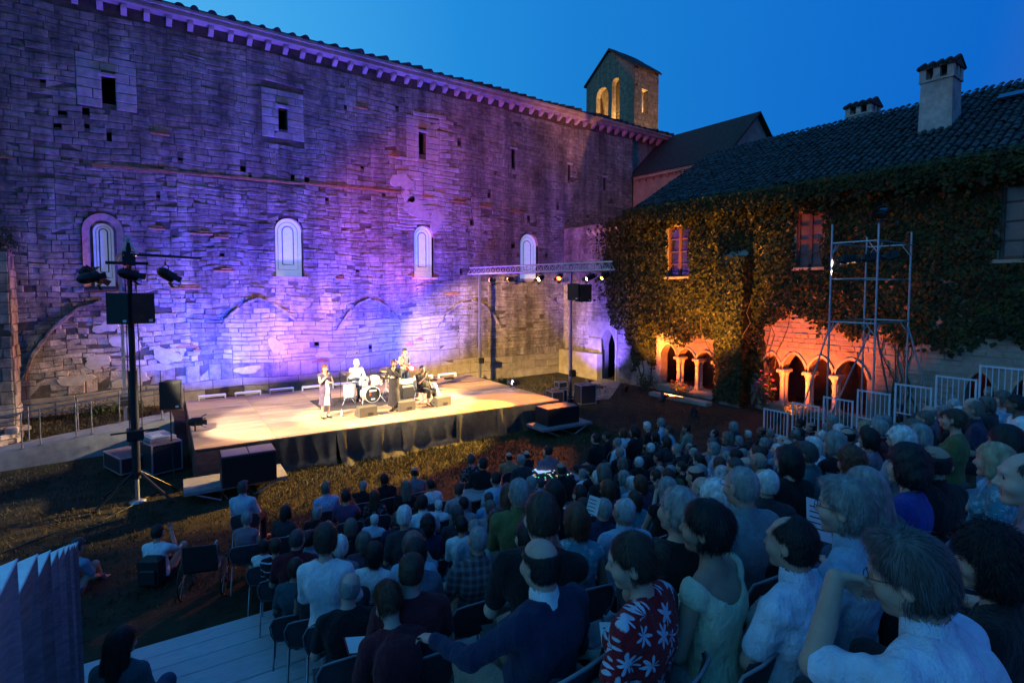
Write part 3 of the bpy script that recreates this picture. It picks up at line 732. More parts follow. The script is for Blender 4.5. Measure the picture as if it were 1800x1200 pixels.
def plaster(cx, cz, rx, rz, seed):
    r = random.Random(seed); n = 22; ph = [r.uniform(0, 6) for _ in range(4)]; p = []
    for k in range(n):
        a = 6.2832*k/n; f = 1 + .22*math.sin(2*a + ph[0]) + .16*math.sin(3*a + ph[1]) + .10*math.sin(5*a + ph[2]) + r.uniform(-.05, .05); p.append((cx + rx*f*math.cos(a), cz + rz*f*math.sin(a)))
    V = [CL(a, b, .0) for a, b in p] + [CL(cx + (a-cx)*.95, cz + (b-cz)*.95, .048) for a, b in p]
    raw('plaster_patch', V, [tuple(range(n, 2*n))] + [(k, (k+1) % n, n + (k+1) % n, n + k) for k in range(n)], M_patch, nave)
for i, a in enumerate(((1.35, 2.35, .42, .30), (1.0, 1.95, .50, .16), (1.62, 1.18, .17, .14), (.15, 2.9, .5, .28), (-.7, 2.3, .4, .22), (-1.3, 1.7, .45, .2), (.3, 1.6, .55, .22), (-.4, 3.5, .35, .2), (5.2, 2.5, .35, .3), (4.1, 1.6, .4, .2), (10.9, 9.9, .5, .4), (11.6, 8.7, .6, .5), (12.7, 8.2, .4, .5), (11.2, 9.2, .3, .3), (7.2, 2.0, .4, .15))): plaster(*a, 50 + i)
# string course, hood arches, broken ledges
scs = MB(); scs.box(CL(2, 9.1, -.02), (9., .05, .02)); scs = scs.obj('string_course', M_mort, church); r = random.Random(5)
x = -7.
while x < 10.9:
    w = r.uniform(.5, 1.2); z = 9.06 + .024*(x + 3)
    if not (r.random() < .16 and x < 0): mb = MB(); mb.box(CL(x + w/2, z + r.uniform(-.01, .01), .0), (w/2 - .008, .055 + r.uniform(-.01, .012), .05 + r.uniform(-.01, .01)), bev=.012); mb.obj('stone', M_red, scs)
    x += w
while x < 19:
    w = r.uniform(.5, 1.1)
    if r.random() < .45: mb = MB(); mb.box(CL(x + w/2, 9.35 - .05*(x - 11), .03), (w/2 - .01, .05, .05), bev=.01); mb.obj('stone', M_red, scs)
    x += w
def hood(pts, n=9):
    P2 = []
    for (a, b), (c, d) in zip(pts, pts[1:]):
        for k in range(n): P2.append((a + (c-a)*k/n, b + (d-b)*k/n))
    P2.append(pts[-1]); rr = random.Random(int(pts[0][0]*10)); hm0 = MB(); hm0.tube([CL(a, b, -.01) for a, b in pts], .05, 5); hm0 = hm0.obj('hood_mould', M_mort, church)
    for (a, b), (c, d) in zip(P2, P2[1:]):
        if rr.random() < .12: continue
        an = math.atan2(d-b, c-a); L_ = math.hypot(c-a, d-b); M = Matrix.Rotation(-an, 3, 'Y')
        hd = MB(); hd.box(CL((a+c)/2, (b+d)/2, .045), (L_/2 - .006, .075 + rr.uniform(-.01, .01), .05 + rr.uniform(-.008, .012)), M=M, bev=.012); hd.obj('voussoir', M_stone, hm0)
    return hm0
hood([(3.2, 3.45), (3.5, 3.82), (4.0, 4.25), (4.55, 4.48), (5.1, 4.25), (5.6, 3.88), (6.0, 3.52)], 3)
hood([(7.73, 3.04), (8.2, 3.75), (8.75, 4.22), (9.26, 4.42), (9.8, 4.2), (10.3, 3.8), (10.75, 3.3)], 3)
hood([(12.75, 3.0), (13.2, 3.62), (13.9, 4.1), (14.7, 4.28), (15.4, 4.05), (15.95, 3.6), (16.4, 2.95)], 3)
hood([(19.6, 4.5), (20.2, 4.2), (20.9, 3.75), (21.4, 3.25)], 3)
hood([(-2.62, 1.9), (-2.4, 2.6), (-1.9, 3.45), (-1.2, 4.15), (-.45, 4.42)], 3)
for x, z, w in ((2.05, 4.87, .5), (2.0, 2.66, .34), (2.35, 2.5, .12), (1.2, 7.05, .25), (2.6, 6.95, .4), (3.3, 6.85, .25), (1.4, 10.5, .3), (5.35, 1.66, .0), (7.0, 1.72, .38), (11.2, 2.2, .22), (11.7, 2.4, .2), (3.35, 5.55, .35), (7.9, 5.3, .2), (13.5, 4.6, .5), (9.0, 12.9, .3), (10.5, 11.0, .25)):
    if w: mb = MB(); mb.box(CL(x, z, .0), (w, .07, .05), bev=.03); mb.box(CL(x + w*.2, z + .09, .0), (w*.55, .06, .04), bev=.03); mb.obj('broken_ledge', M_red, church)
# cornice, corbels, roof
mb = MB(); r = random.Random(3); x = -12.
while x < 32:
    w = r.uniform(.9, 1.6); mb.box((x + w/2, -.20, 14.80), (w/2 - .006, .30, .075)); mb.box((x + w/2, -.26, 14.95), (w/2 - .004, .36, .07)); x += w
mb.obj('cornice', M_dress, church)
mb = MB(); mb.prism([(-.09, .06, -.2), (-.09, -.30, -.0), (-.09, -.32, .14), (-.09, .06, .14)], (.18, 0, 0)); cb = mb.obj('corbel', M_dress, church)
k = -16
while -.9 + .67*k < 32:
    o = cb if k == -16 else link(cb.copy()); o.parent = church; o.location = (-.9 + .67*k, 0, 14.58); k += 1
mb = MB(); n = 8; V = [(.13*math.cos(math.pi*j/n), y, .15*math.sin(math.pi*j/n)*(1.0 if y < 0 else .9)) for y in (-.28, .9) for j in range(n+1)]
mb.add(V, [(j, j+1, j+n+2, j+n+1) for j in range(n)], True); mb.add(V[:n+1], [tuple(range(n, -1, -1))]); rt_ = mb.obj('roof_tile', M_tile, church)
k = 0; r = random.Random(8)
while -8.6 + .56*k < 31:
    o = rt_ if k == 0 else link(rt_.copy()); o.parent = church; o.location = (-8.6 + .56*k + r.uniform(-.05, .05), -.36, 15.06 + r.uniform(-.02, .03)); o.rotation_euler = (R(18), 0, r.uniform(-.08, .08)); o.scale = (r.uniform(.85, 1.25), 1, r.uniform(.8, 1.35)); k += 1
mb = MB(); mb.quad((-34, -.62, 15.03), (32, -.62, 15.03), (32, 7, 17.6), (-34, 7, 17.6)); mb.quad((32, 7, 17.6), (32, 14.5, 15.0), (-34, 14.5, 15.0), (-34, 7, 17.6)); mb.quad((-34, -.62, 15.03), (-34, -.62, 14.99), (32, -.62, 14.99), (32, -.62, 15.03)); mb.add([(32, 0, 14.9), (32, 14, 14.9), (32, 7, 17.6)], [(0,1,2)])
mb.obj('church_roof', M_tile, church)
mb = MB(); mb.quad((X1, .3, -.5), (32, .3, -.5), (32, .3, 15), (X1, .3, 15)); mb.quad((32, .3, -.5), (32, 14, -.5), (32, 14, 15), (32, .3, 15)); mb.obj('choir_wall', M_stone, church)
# ---------------------------------------------------------------- transept behind, with its own roof
tr = thing('transept', 'dark gabled transept roof between the bell tower and the cloister roof', 'building', (26.9, 17.4, 0))
mb = MB(); mb.box((.25, 3.2, 5.9), (.25, 3.2, 6.1)); mb.add([(0, 0, 0), (6.4, 0, 0), (6.4, 0, 12.), (3.2, 0, 14.85), (0, 0, 12.)], [(4,3,2,1,0)]); mb.quad((6.4, 0, 0), (6.4, 6.4, 0), (6.4, 6.4, 12), (6.4, 0, 12)); mb.obj('wall', M_plas, tr)
mb = MB(); mb.quad((-.3, -.25, 11.95), (-.3, 8, 11.95), (3.2, 8, 15.05), (3.2, -.25, 15.05)); mb.quad((3.2, -.25, 15.05), (3.2, 8, 15.05), (6.7, 8, 11.95), (6.7, -.25, 11.95)); mb.quad((-.3, -.25, 11.95), (3.2, -.25, 15.05), (3.2, -.25, 14.92), (-.3, -.25, 11.8)); mb.quad((3.2, -.25, 15.05), (6.7, -.25, 11.95), (6.7, -.25, 11.8), (3.2, -.25, 14.92)); mb.obj('roof', M_tile, tr)
mb = MB(); mb.box((-.1, 3.1, 11.86), (.12, 3.1, .09)); mb.obj('cornice', M_dress, tr)
mb = MB(); mb.prism([(0, -.06, 0), (-.18, -.06, .16), (-.18, -.06, .22), (0, -.06, .22)], (0, .12, 0)); cb2 = mb.obj('corbel', M_dress, tr)
for k in range(11):
    o = cb2 if k == 0 else link(cb2.copy()); o.parent = tr; o.location = (0, .3 + .56*k, 11.55)
# ---------------------------------------------------------------- bell tower
bt = thing('bell_tower', 'small gabled bell tower with lit arches rising above the church roof', 'tower', (31, 27.45, 15.0))
M_bell = mat('tower_stone', (.20, .155, .115), .9, .25, 4, .6, 18, isl=.2, spec=.1)
def SP(s, z, out): return (-out, s, z)          # west face, s along +y
def FP(s, z, out): return (s, -out, z)
topw = lambda s: 6.25 + 1.85*(1 - abs(s - 2.5)/2.5)
mb = MB(); arcade_wall(mb, SP, 0, 5.0, -1.5, topw, .45, [(1.40, 2.22, 2.4, 5.45, .42, False), (2.58, 3.88, 2.4, 4.95, .62, False)]); mb.obj('gable_wall', M_bell, bt)
mb = MB(); arcade_wall(mb, lambda s, z, o: (2.75 + o, s, z), 0, 5.0, -1.5, topw, .45, [(1.2, 1.9, 2.6, 4.6, .35, False)]); mb.obj('gable_wall', M_bell, bt)
mb = MB(); arcade_wall(mb, FP, .01, 2.74, -1.5, 6.2, .45, [(.85, 1.55, 3.0, 4.7, .05, False)]); mb.obj('front_wall', M_bell, bt)
mb = MB(); arcade_wall(mb, lambda s, z, o: (s, 5.0 + o, z), .01, 2.74, -1.5, 6.2, .45, []); mb.obj('back_wall', M_bell, bt)
mb = MB()
for a, b in ((-.18, 2.5), (5.18, 2.5)): mb.prism([(-.14, a, 6.08), (-.14, b, 8.12), (-.14, b, 8.24), (-.14, a, 6.20)], (3.04, 0, 0))
r = random.Random(2)
for sgn in (-1, 1):
    for k in range(7):
        for j in range(9):
            t = (k + .5)/7; y = 2.5 + sgn*(2.66*(1-t)); z = 6.20 + 2.02*t
            mb.box((-.1 + 2.95*(j+.5)/9, y, z + .04), (.155, .24, .03), M=Matrix.Rotation(sgn*-R(38.3) + r.uniform(-.05, .05), 3, 'X'))
mb.obj('roof', M_tile, bt)
tm = Masonry(lambda s, z, o: (31 + s, 27.45 - o, 15 + z), [M_bell]); tm.lay(.02, 2.73, -.8, 6.1, [rect(.83, 1.57, 3.0, 4.75)], lambda x, z, r: {'h': (.22, .34), 'w': (.3, .7), 'out': (.01, .035), 'm': 0}, 4); tm.finish(bt, 60)
mb = MB(); mb.lathe([(.02, .85), (.14, .82), (.22, .6), (.27, .3), (.40, .0), (.36, -.03)], (1.35, 3.0, 2.75), 16); mb.tube([(1.35, 1.0, 3.75), (1.35, 4.2, 3.75)], .06, 6); mb.tube([(1.35, 3.0, 3.5), (1.35, 3.0, 3.75)], .03, 6)
tag(mb.obj('bell', mat('bronze', (.25, .17, .07), .45, .2, metal=.8), None), 'bronze bell hanging on a beam inside the bell tower arch', 'bell').location = bt.location
mb = MB(); mb.quad((.4, .4, 1.75), (2.4, .4, 1.75), (2.4, 4.6, 1.75), (.4, 4.6, 1.75)); mb.obj('belfry_floor', M_bell, bt)
# ---------------------------------------------------------------- cloister house, its gallery, roof and chimneys
HX = 21.0
ch = thing('cloister_house', 'ivy covered cloister house with floodlit arcade and long tiled roof', 'house', (HX, 0, 0))
def HP(s, z, out): return (-out, s, z)
YA, YB = -7.0, 18.55
b1 = [(14.98, 15.62, .36, 1.72, .42, True), (13.92, 14.60, .36, 1.72, .42, True), (15.95, 16.72, .36, 1.62, .62, True), (13.36, 13.66, .36, 1.72, .32, True)]
b1 = [(15.80, 16.72, .30, 1.70, .56, True), (14.79, 15.74, .30, 1.70, .42, True), (13.82, 14.73, .30, 1.70, .36, True)]
b2 = [(10.90, 11.62, .30, 1.70, .58, True), (9.91, 10.84, .30, 1.70, .64, True), (8.96, 9.85, .30, 1.70, .60, True), (7.85, 8.90, .30, 1.70, .62, True)]
b3 = [(4.45, 5.15, .30, 1.70, .62, True), (3.3, 4.1, .30, 1.70, .62, True)]
WINS = [(15.18, 16.40, 5.43, 7.74), (9.44, 10.42, 5.66, 7.74), (3.35, 4.52, 5.70, 7.94), (-2.2, -1.1, 5.7, 7.9)]
opens = b1 + b2 + b3
mb = MB(); arcade_wall(mb, HP, YA, YB, -.5, 3.2, .5, opens)
holed_plane(mb, HP, YA, YB, 3.2, 8.55, WINS, .28); mb.quad(HP(YB, -.5, 0), HP(YB, 8.55, 0), HP(YB, 8.55, -12), HP(YB, -.5, -12))
mb.add([HP(YB, 8.55, 0), HP(YB, 8.55, -13), HP(YB, 12.4, -6.5)], [(0,1,2)])
facade = mb.obj('facade', M_plas, ch)
hm_ = Masonry(lambda s, z, o: (HX - o, s, z), [M_plas, M_dress])
exo = [(lambda a, b, o=o: (o[0]-.0, o[1]+.0) if a < o[3] + o[4] and b > o[2] else None) for o in opens]
hst = lambda x, z, r: {'h': (.13, .22), 'w': (.22, .6), 'out': (.008, .035), 'm': 0, 'rough': .012}
hm_.lay(6.3, 11.9, 2.42, 3.75, [], hst, 6); hm_.lay(13.4, 18.5, 2.36, 3.6, [], hst, 7); hm_.lay(16.85, 18.5, .0, 2.3, [], hst, 9); hm_.lay(1.0, 6.2, 2.45, 3.9, [], hst, 8); hm_.lay(11.64, 12.0, .3, 2.3, [], hst, 10); hm_.lay(5.3, 7.6, .0, 2.3, [], hst, 12)
hm_.finish(facade, 200)
mb = MB()
for o in opens:      # arch rings, a little proud of the wall
    c = arch_curve(o[0], o[1], o[3], o[4], 14, True); c2 = arch_curve(o[0] - .10, o[1] + .10, o[3] - .02, o[4] + .11, 14, True)
    for (a, b), (c_, d), (e, f_), (g, h) in zip(c, c[1:], c2[1:], c2): mb.quad(HP(a, b, .05), HP(c_, d, .05), HP(e, f_, .05), HP(g, h, .05)); mb.quad(HP(g, h, .05), HP(e, f_, .05), HP(e, f_, -.02), HP(g, h, -.02)); mb.quad(HP(a, b, .05), HP(a, b, -.1), HP(c_, d, -.1), HP(c_, d, .05))
mb.obj('arch_ring', M_dress, ch)
M_col = mat('column_stone', (.46, .37, .28), .8, .12, 8, .25, 40, obj_rand=.12)
mb = MB(); mb.lathe([(.13, 0), (.13, .05), (.105, .09), (.085, .12), (.082, .95), (.095, .98), (.082, 1.0), (.10, 1.10), (.145, 1.24)], n=14); mb.box((0, 0, 1.30), (.17, .17, .06), bev=.015); mb.box((0, 0, -.03), (.15, .15, .035)); col = mb.obj('column', M_col, ch)
first = True
for s in (15.77, 14.76, 13.79, 12.98, 10.87, 9.88, 8.93, 4.28, 3.2):
    for dx in (.09, .38):
        o = col if first else link(col.copy()); first = False; o.parent = ch; o.location = (dx, s, .34)
    mb = MB(); mb.box((.235, s, 1.685), (.27, .15, .035), bev=.012); mb.obj('impost', M_dress, ch)
for lo, hi in ((13.3, 16.85), (7.6, 11.7), (3.0, 5.3)): mb = MB(); mb.box((.16, (lo+hi)/2, .16), (.34, (hi-lo)/2, .16), bev=.02); mb.obj('parapet', M_dress, ch)
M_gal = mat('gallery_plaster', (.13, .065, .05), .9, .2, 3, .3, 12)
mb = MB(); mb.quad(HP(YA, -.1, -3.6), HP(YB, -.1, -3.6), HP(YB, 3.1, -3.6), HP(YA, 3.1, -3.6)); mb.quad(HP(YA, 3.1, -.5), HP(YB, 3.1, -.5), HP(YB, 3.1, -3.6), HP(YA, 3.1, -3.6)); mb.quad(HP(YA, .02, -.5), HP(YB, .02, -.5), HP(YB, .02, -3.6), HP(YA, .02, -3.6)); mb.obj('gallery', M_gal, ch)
M_frame = mat('red_brown_window_paint', (.14, .055, .045), .5, .2, 14, .15, spec=.4)
M_glass = mat('window_glass', (.02, .02, .025), .03, .1, bump=.02, bscale=3, spec=.9)
M_glass.node_tree.nodes['Principled BSDF'].inputs['IOR'].default_value = 2.1
M_glass2 = mat('brown_pink_glass', (.20, .12, .12), .25, .1, bump=.05, bscale=6, spec=.4)  # panes in one brownish pink, slightly rough
M_curt = mat('curtain', (.34, .20, .19), .9, .1, 6, .2)
for a, b, c, d in WINS:
    fr = MB(); m_ = (a+b)/2
    for s0, s1, z0, z1 in ((a, a+.09, c, d), (b-.09, b, c, d), (m_-.06, m_+.06, c, d), (a+.09, b-.09, d-.09, d), (a+.09, b-.09, c, c+.10)): fr.box(HP((s0+s1)/2, (z0+z1)/2, -.13), (.05, (s1-s0)/2 - .001, (z1-z0)/2 - .001))
    for k in (1, 2, 3):
        for lo, hi in ((a+.09, m_-.06), (m_+.06, b-.09)): fr.box(HP((lo+hi)/2, c + (d-c)*k/4, -.13), (.03, (hi-lo)/2 - .002, .02))
    w_ = fr.obj('window', M_frame, ch)
    for k in range(4):
        for lo, hi in ((a+.09, m_-.06), (m_+.06, b-.09)):
            q = MB(); z0, z1 = c + (d-c)*k/4 + .02, c + (d-c)*(k+1)/4 - .02; q.quad(HP(lo, z0, -.15), HP(hi, z0, -.15), HP(hi, z1, -.15), HP(lo, z1, -.15)); q.obj('pane', M_glass if c < 5.5 else M_glass2, w_)
    if c > 5.5: q = MB(); q.quad(HP(a, c, -.19), HP(b, c, -.19), HP(b, d, -.19), HP(a, d, -.19)); q.obj('shutter', M_curt, w_)
    q = MB(); q.box(HP(m_, c - .06, .02), (.12, (b-a)/2 + .1, .05)); q.obj('sill', M_dress, w_)
# roof of the house: channel tiles
def house_roof():
    x0, z0, x1, z1 = -.55, 8.62, 6.5, 12.62
    mb = MB(); mb.quad((x0, YA, z0-.06), (x0, YB, z0-.06), (x1, YB, z1-.06), (x1, YA, z1-.06)); mb.quad((x1, YA, z1-.06), (x1, YB, z1-.06), (13.5, YB, 8.6), (13.5, YA, 8.6)); mb.quad((x0, YA, z0-.16), (x0, YB, z0-.16), (x0, YB, z0-.06), (x0, YA, z0-.06)); rf = mb.obj('roof', M_tileg, ch)
    sl = math.atan2(z1-z0, x1-x0); L_ = math.hypot(x1-x0, z1-z0); n = 5; items = []; r = random.Random(4)
    y = 0.6
    while y < YB:
        t = 0.
        while t < L_ - .1:
            x = x0 + t*math.cos(sl); z = z0 + t*math.sin(sl); items.append((((HX+x)**2 + y**2 + (z-CAM_H)**2), x, y + r.uniform(-.02, .02), z + r.uniform(-.012, .025), r.uniform(-.06, .06), r.uniform(.9, 1.1))); t += .36
        y += .25
    base = [(px, .095*math.cos(math.pi*j/n)*(1 if px < .2 else .82), .07*math.sin(math.pi*j/n)*(1 if px < .2 else .8)) for px in (0, .46) for j in range(n+1)]
    fc = [(j, j+1, j+n+2, j+n+1) for j in range(n)]
    me = bpy.data.meshes.new('roof_tile'); me.from_pydata(base, [], fc); me.materials.append(M_tileg); me.polygons.foreach_set('use_smooth', [True]*len(fc))
    items.sort(); V = []; F = []
    vis = [i for i in items if i[2] > 3.0]
    for k, (d, x, y, z, a, sc_) in enumerate(vis):
        M = Matrix.Translation((x, y, z)) @ Matrix.Rotation(-sl + .05, 4, 'Y') @ Matrix.Rotation(a, 4, 'Z')
        if k < 300:
            o = link(bpy.data.objects.new('roof_tile', me)); o.parent = rf; o.matrix_local = M; o.scale = (1, sc_, sc_)
        else:
            b = len(V); V += [tuple(M @ Vector((p[0], p[1]*sc_, p[2]*sc_))) for p in base]; F += [tuple(b+q for q in f) for f in fc]
    o = tag(raw('roof_tiling', V, F, M_tileg, rf, True), kind='stuff')
house_roof()
def chimney(x, y, z, hx, hy, h, small, cap_h):
    mb = MB(); mb.prism([(x-hx*1.06, y-hy*1.06, z), (x+hx*1.06, y-hy*1.06, z), (x+hx*1.06, y+hy*1.06, z), (x-hx*1.06, y+hy*1.06, z)], (0, 0, .01)); T = .94
    V = [(x+sx*hx*k, y+sy*hy*k, zz) for zz, k in ((z-1.6, 1.06), (z+h, T)) for sx, sy in ((-1,-1),(1,-1),(1,1),(-1,1))]
    mb.add(V, [(0,1,5,4),(1,2,6,5),(2,3,7,6),(3,0,4,7),(4,5,6,7)]); mb.box((x, y, z+h+.03), (hx*T+.05, hy*T+.05, .04)); c = mb.obj('chimney', mat('chimney_render', (.44, .37, .34), .92, .2, 3, .4, 18, big=.3), ch)
    mb = MB()
    for sx in (-1, 0, 1):
        for sy in (-1, 0, 1):
            if sx or sy: mb.box((x+sx*(hx*.82-.0), y+sy*hy*.82, z+h+.06+cap_h/2), (.10 if sx or hx < .4 else .09, .10, cap_h/2))
    mb.obj('vent_pier', MATS['chimney_render'], c)
    mb = MB(); r = random.Random(int(y*7)); zz = z+h+.06+cap_h
    mb.prism([(x-hx*1.12, y-hy*1.1, zz), (x, y-hy*1.1, zz+hx*.6), (x+hx*1.12, y-hy*1.1, zz), (x+hx*1.12, y-hy*1.1, zz-.04), (x-hx*1.12, y-hy*1.1, zz-.04)], (0, hy*2.2, 0))
    for s in (-1, 1):
        for k in range(5): mb.tube([(x+s*hx*1.2, y-hy*1.0+hy*2.0*k/4, zz), (x+s*.02, y-hy*1.0+hy*2.0*k/4+r.uniform(-.02,.02), zz+hx*.62)], [.085, .07], 6)
    mb.obj('chimney_cap', M_tile, c)
chimney(3.35, 7.05, 10.35, .50, .50, 1.95, False, .42)
chimney(7.45, 11.2, 12.4, .50, .55, .50, True, .36)
mb = MB(); mb.box((4.35, 5.3, 11.60), (.22, .36, .03), M=Matrix.Rotation(-.52, 3, 'Y')); mb.obj('skylight', M_glass, ch)
# wall with the pointed door between church and house
dw = thing('doorway_wall', 'violet lit stone wall with a dark pointed doorway between church and cloister', 'wall', (HX, 18.55, 0))
def DP(s, z, out): return (-out, s, z)
mb = MB(); arcade_wall(mb, DP, 0.02, 5.22, -.5, 8.35, .7, [(1.1, 2.28, -.3, 1.75, .95, True)]); mb.obj('wall_body', M_plas, dw)
dm = Masonry(lambda s, z, o: (HX - o, 18.55 + s, z), [M_stone, M_dress]); dm.lay(.05, 5.2, .0, 8.3, [lambda a, b: (.98, 3.1) if a < 2.9 else None, rect(1.68, 1.9, 5.9, 6.9)], lambda x, z, r: {'h': (.2, .34), 'w': (.3, .8), 'out': (.005, .05), 'm': 0, 'rough': .015}, 21); dm.finish(dw, 200)
mb = MB(); mb.box(DP(2.6, 1.1, .02), (.05, .48, 1.1)); mb.box(DP(1.02, 1.4, .02), (.05, .06, 1.4)); mb.obj('door_jamb', M_dress, dw)
mb = MB(); mb.quad(DP(-.5, -.3, -3.5), DP(4, -.3, -3.5), DP(4, 4, -3.5), DP(-.5, 4, -3.5)); mb.quad(DP(-.5, 3.4, -.7), DP(4, 3.4, -.7), DP(4, 3.4, -3.5), DP(-.5, 3.4, -3.5)); mb.obj('passage', M_dark, dw)
mb = MB(); mb.quad(DP(1.68, 5.9, -.0), DP(1.9, 5.9, -.0), DP(1.9, 6.9, -.0), DP(1.68, 6.9, -.0)); mb.obj('slit_window', M_dark, dw)
mb = MB()
for k in range(6): mb.prism([DP(.9 + .42*k, 7.75, 0), DP(.9 + .42*k, 7.95, .22), DP(.9 + .42*k, 8.05, .22), DP(.9 + .42*k, 8.05, 0)], (0, .16, 0))
mb.obj('corbel_row', M_dress, dw)
mb = MB(); mb.box(DP(3.6, .65, .22), (.2, 1.55, .75), bev=.02); mb.obj('stone_bench', M_dress, dw)
# ivy-clad buttress between the arcades
bu = thing('buttress', 'dark ivy wrapped buttress between the two floodlit arcades', 'buttress', (HX, 12.8, 0))
mb = MB(); mb.box((-.3, 0, 2.6), (.3, .55, 3.1)); mb.prism([(-.6, -.55, 5.7), (0, -.55, 6.6), (0, -.55, 5.7)], (0, 1.1, 0)); mb.obj('pier', M_plas, bu)
# ---------------------------------------------------------------- ivy
M_ivy = mat('ivy_leaf', (.024, .034, .008), .6, .40, 2.5, .15, isl=.5, spec=.2, col2=(.052, .050, .011))
def leaf_mesh(pts, nrm, size, seed, name, parent):
    """pts, nrm: arrays; each leaf is a small folded lobed blade"""
    rg = np.random.default_rng(seed); n = len(pts); nr = nrm + rg.normal(size=(n,3))*.30; nr /= np.linalg.norm(nr, axis=1, keepdims=True)
    dn = np.array((0, 0, -1.)) + rg.normal(size=(n,3))*.35; dn -= nr*(dn*nr).sum(1, keepdims=True); dn /= np.linalg.norm(dn, axis=1, keepdims=True); sd = np.cross(nr, dn); s = (size*(.6 + .8*rg.random(n)))[:,None]
    T = [(-.35, 0, 0), (0, -.52, .10), (.28, -.36, .12), (.75, 0, .02), (.28, .36, .12), (0, .52, .10)]
    V = np.stack([pts + s*(a*dn + b*sd - c*nr) for a, b, c in T], 1).reshape(-1, 3); b = np.arange(n)[:,None]*6
    F = np.concatenate([b + np.array((0,3,2,1)), b + np.array((0,5,4,3))])
    return tag(raw(name, V, F, M_ivy, parent), kind='stuff')
def build_ivy():
    rg = np.random.default_rng(3); P = []; Nn = []
    ivy = thing('climbing_ivy', 'dense climbing ivy covering the cloister facade and fringing its eaves', 'ivy', (HX, 9, 0))
    n = 50000; s = rg.uniform(1.2, 18.5, n); z = rg.uniform(.2, 8.7, n); nz_ = np.sin(s*1.9) * .35 + np.sin(s*4.3 + 1) * .2 + np.sin(s*.7) * .3
    low = np.where(s > 13.3, 2.75 + nz_*.45, np.where(s > 12.15, -.2, np.where(s > 6.6, 3.45 + nz_*.5 + .25*np.cos(s*1.3), 3.25 + nz_*.5)))
    low = np.where((s > 17.0), 1.1 + nz_*.8, low); low = np.where((s > 11.55) & (s < 12.2), 1.0 + nz_, low); low = np.where((s > 13.3) & (s < 13.75), 1.6 + nz_*.5, low)
    keep = z > low + rg.normal(size=n)*.13
    for a, b, c, d in WINS: keep &= ~((s > a - .02 + rg.normal(size=n)*.05) & (s < b + .02 + rg.normal(size=n)*.05) & (z > c - .05) & (z < d - .02 + rg.normal(size=n)*.08))
    clump = .5 + .5*np.sin(s*3.1 + 2*np.sin(z*2.3)) * np.sin(z*3.7 + 1.5*np.sin(s*1.7))
    o = .03 + .16*rg.random(n)*(.4 + clump); buttr = (s > 12.2) & (s < 13.4) & (z < 6.2); o = np.where(buttr, .62 + .14*rg.random(n), o)
    P.append(np.stack([HX - o, s, z], 1)[keep]); Nn.append(np.tile((-1, 0, .35), (keep.sum(), 1)))
    for side, sg in ((12.22, -1), (13.38, 1)):
        m = 1400; P.append(np.stack([HX - rg.uniform(0, .65, m), side + sg*rg.uniform(0, .1, m), rg.uniform(.1, 6.2, m)], 1)); Nn.append(np.tile((-.2, sg, .3), (m, 1)))
    m = 9000; s = rg.uniform(1., 18.6, m); h = np.abs(rg.normal(size=m))*(.16 + .14*np.abs(np.sin(s*2.6))*np.abs(np.sin(s*7))); P.append(np.stack([HX - .62 - .14*rg.random(m), s, 8.74 - h*1.5], 1)); Nn.append(np.tile((-1, 0, .5), (m, 1)))
    m = 5000; s = rg.uniform(1., 18.6, m); P.append(np.stack([HX - .6 + rg.random(m)*.45, s, 8.62 + .14*rg.random(m) + .0], 1)); P[-1][:,2] += (P[-1][:,0] - HX + .55)*.56; Nn.append(np.tile((-.4, 0, 1), (m, 1)))
    m = 5200; s = 18.5 + 1.7*rg.random(m); z = rg.uniform(2.8, 8.6, m); k = (np.sin(s*2.1 + np.sin(z*1.7)*1.4) + .35*(z - 5.6) + rg.normal(size=m)*.25 > .1); P.append(np.stack([HX - .03 - .16*rg.random(m), s, z], 1)[k]); Nn.append(np.tile((-1, .1, .35), (k.sum(), 1)))
    m = 5200; s = 18.55 + np.abs(rg.normal(size=m))*1.0; z = rg.uniform(2.0, 8.4, m); k = (s < 21.6) & (z > 2.3 + .9*(s - 18.5) + .5*np.sin(s*5)); P.append(np.stack([HX - .04 - .22*rg.random(m), s, z], 1)[k]); Nn.append(np.tile((-1, .1, .35), (k.sum(), 1)))
    P = np.concatenate(P) - np.array((HX, 9, 0)); Nn = np.concatenate(Nn).astype(float)
    leaf_mesh(P, Nn, .125, 5, 'foliage', ivy)
    mb = MB(); r = random.Random(2)
    for y0 in (17.6, 13.3, 12.1, 11.8, 6.9, 6.3):
        for q in range(3):
            p = [(-.04 if not 12.2 < y0 < 13.4 else -.63, y0 - 9 + r.uniform(-.1, .1), -.1)]
            for k in range(9): p.append((p[0][0], p[-1][1] + r.uniform(-.28, .28), p[-1][2] + r.uniform(.35, .6)))
            mb.tube(p, [.035 - .003*k for k in range(10)], 5)
    mb.obj('stem', mat('ivy_stem', (.09, .065, .045), .9), ivy)
build_ivy()
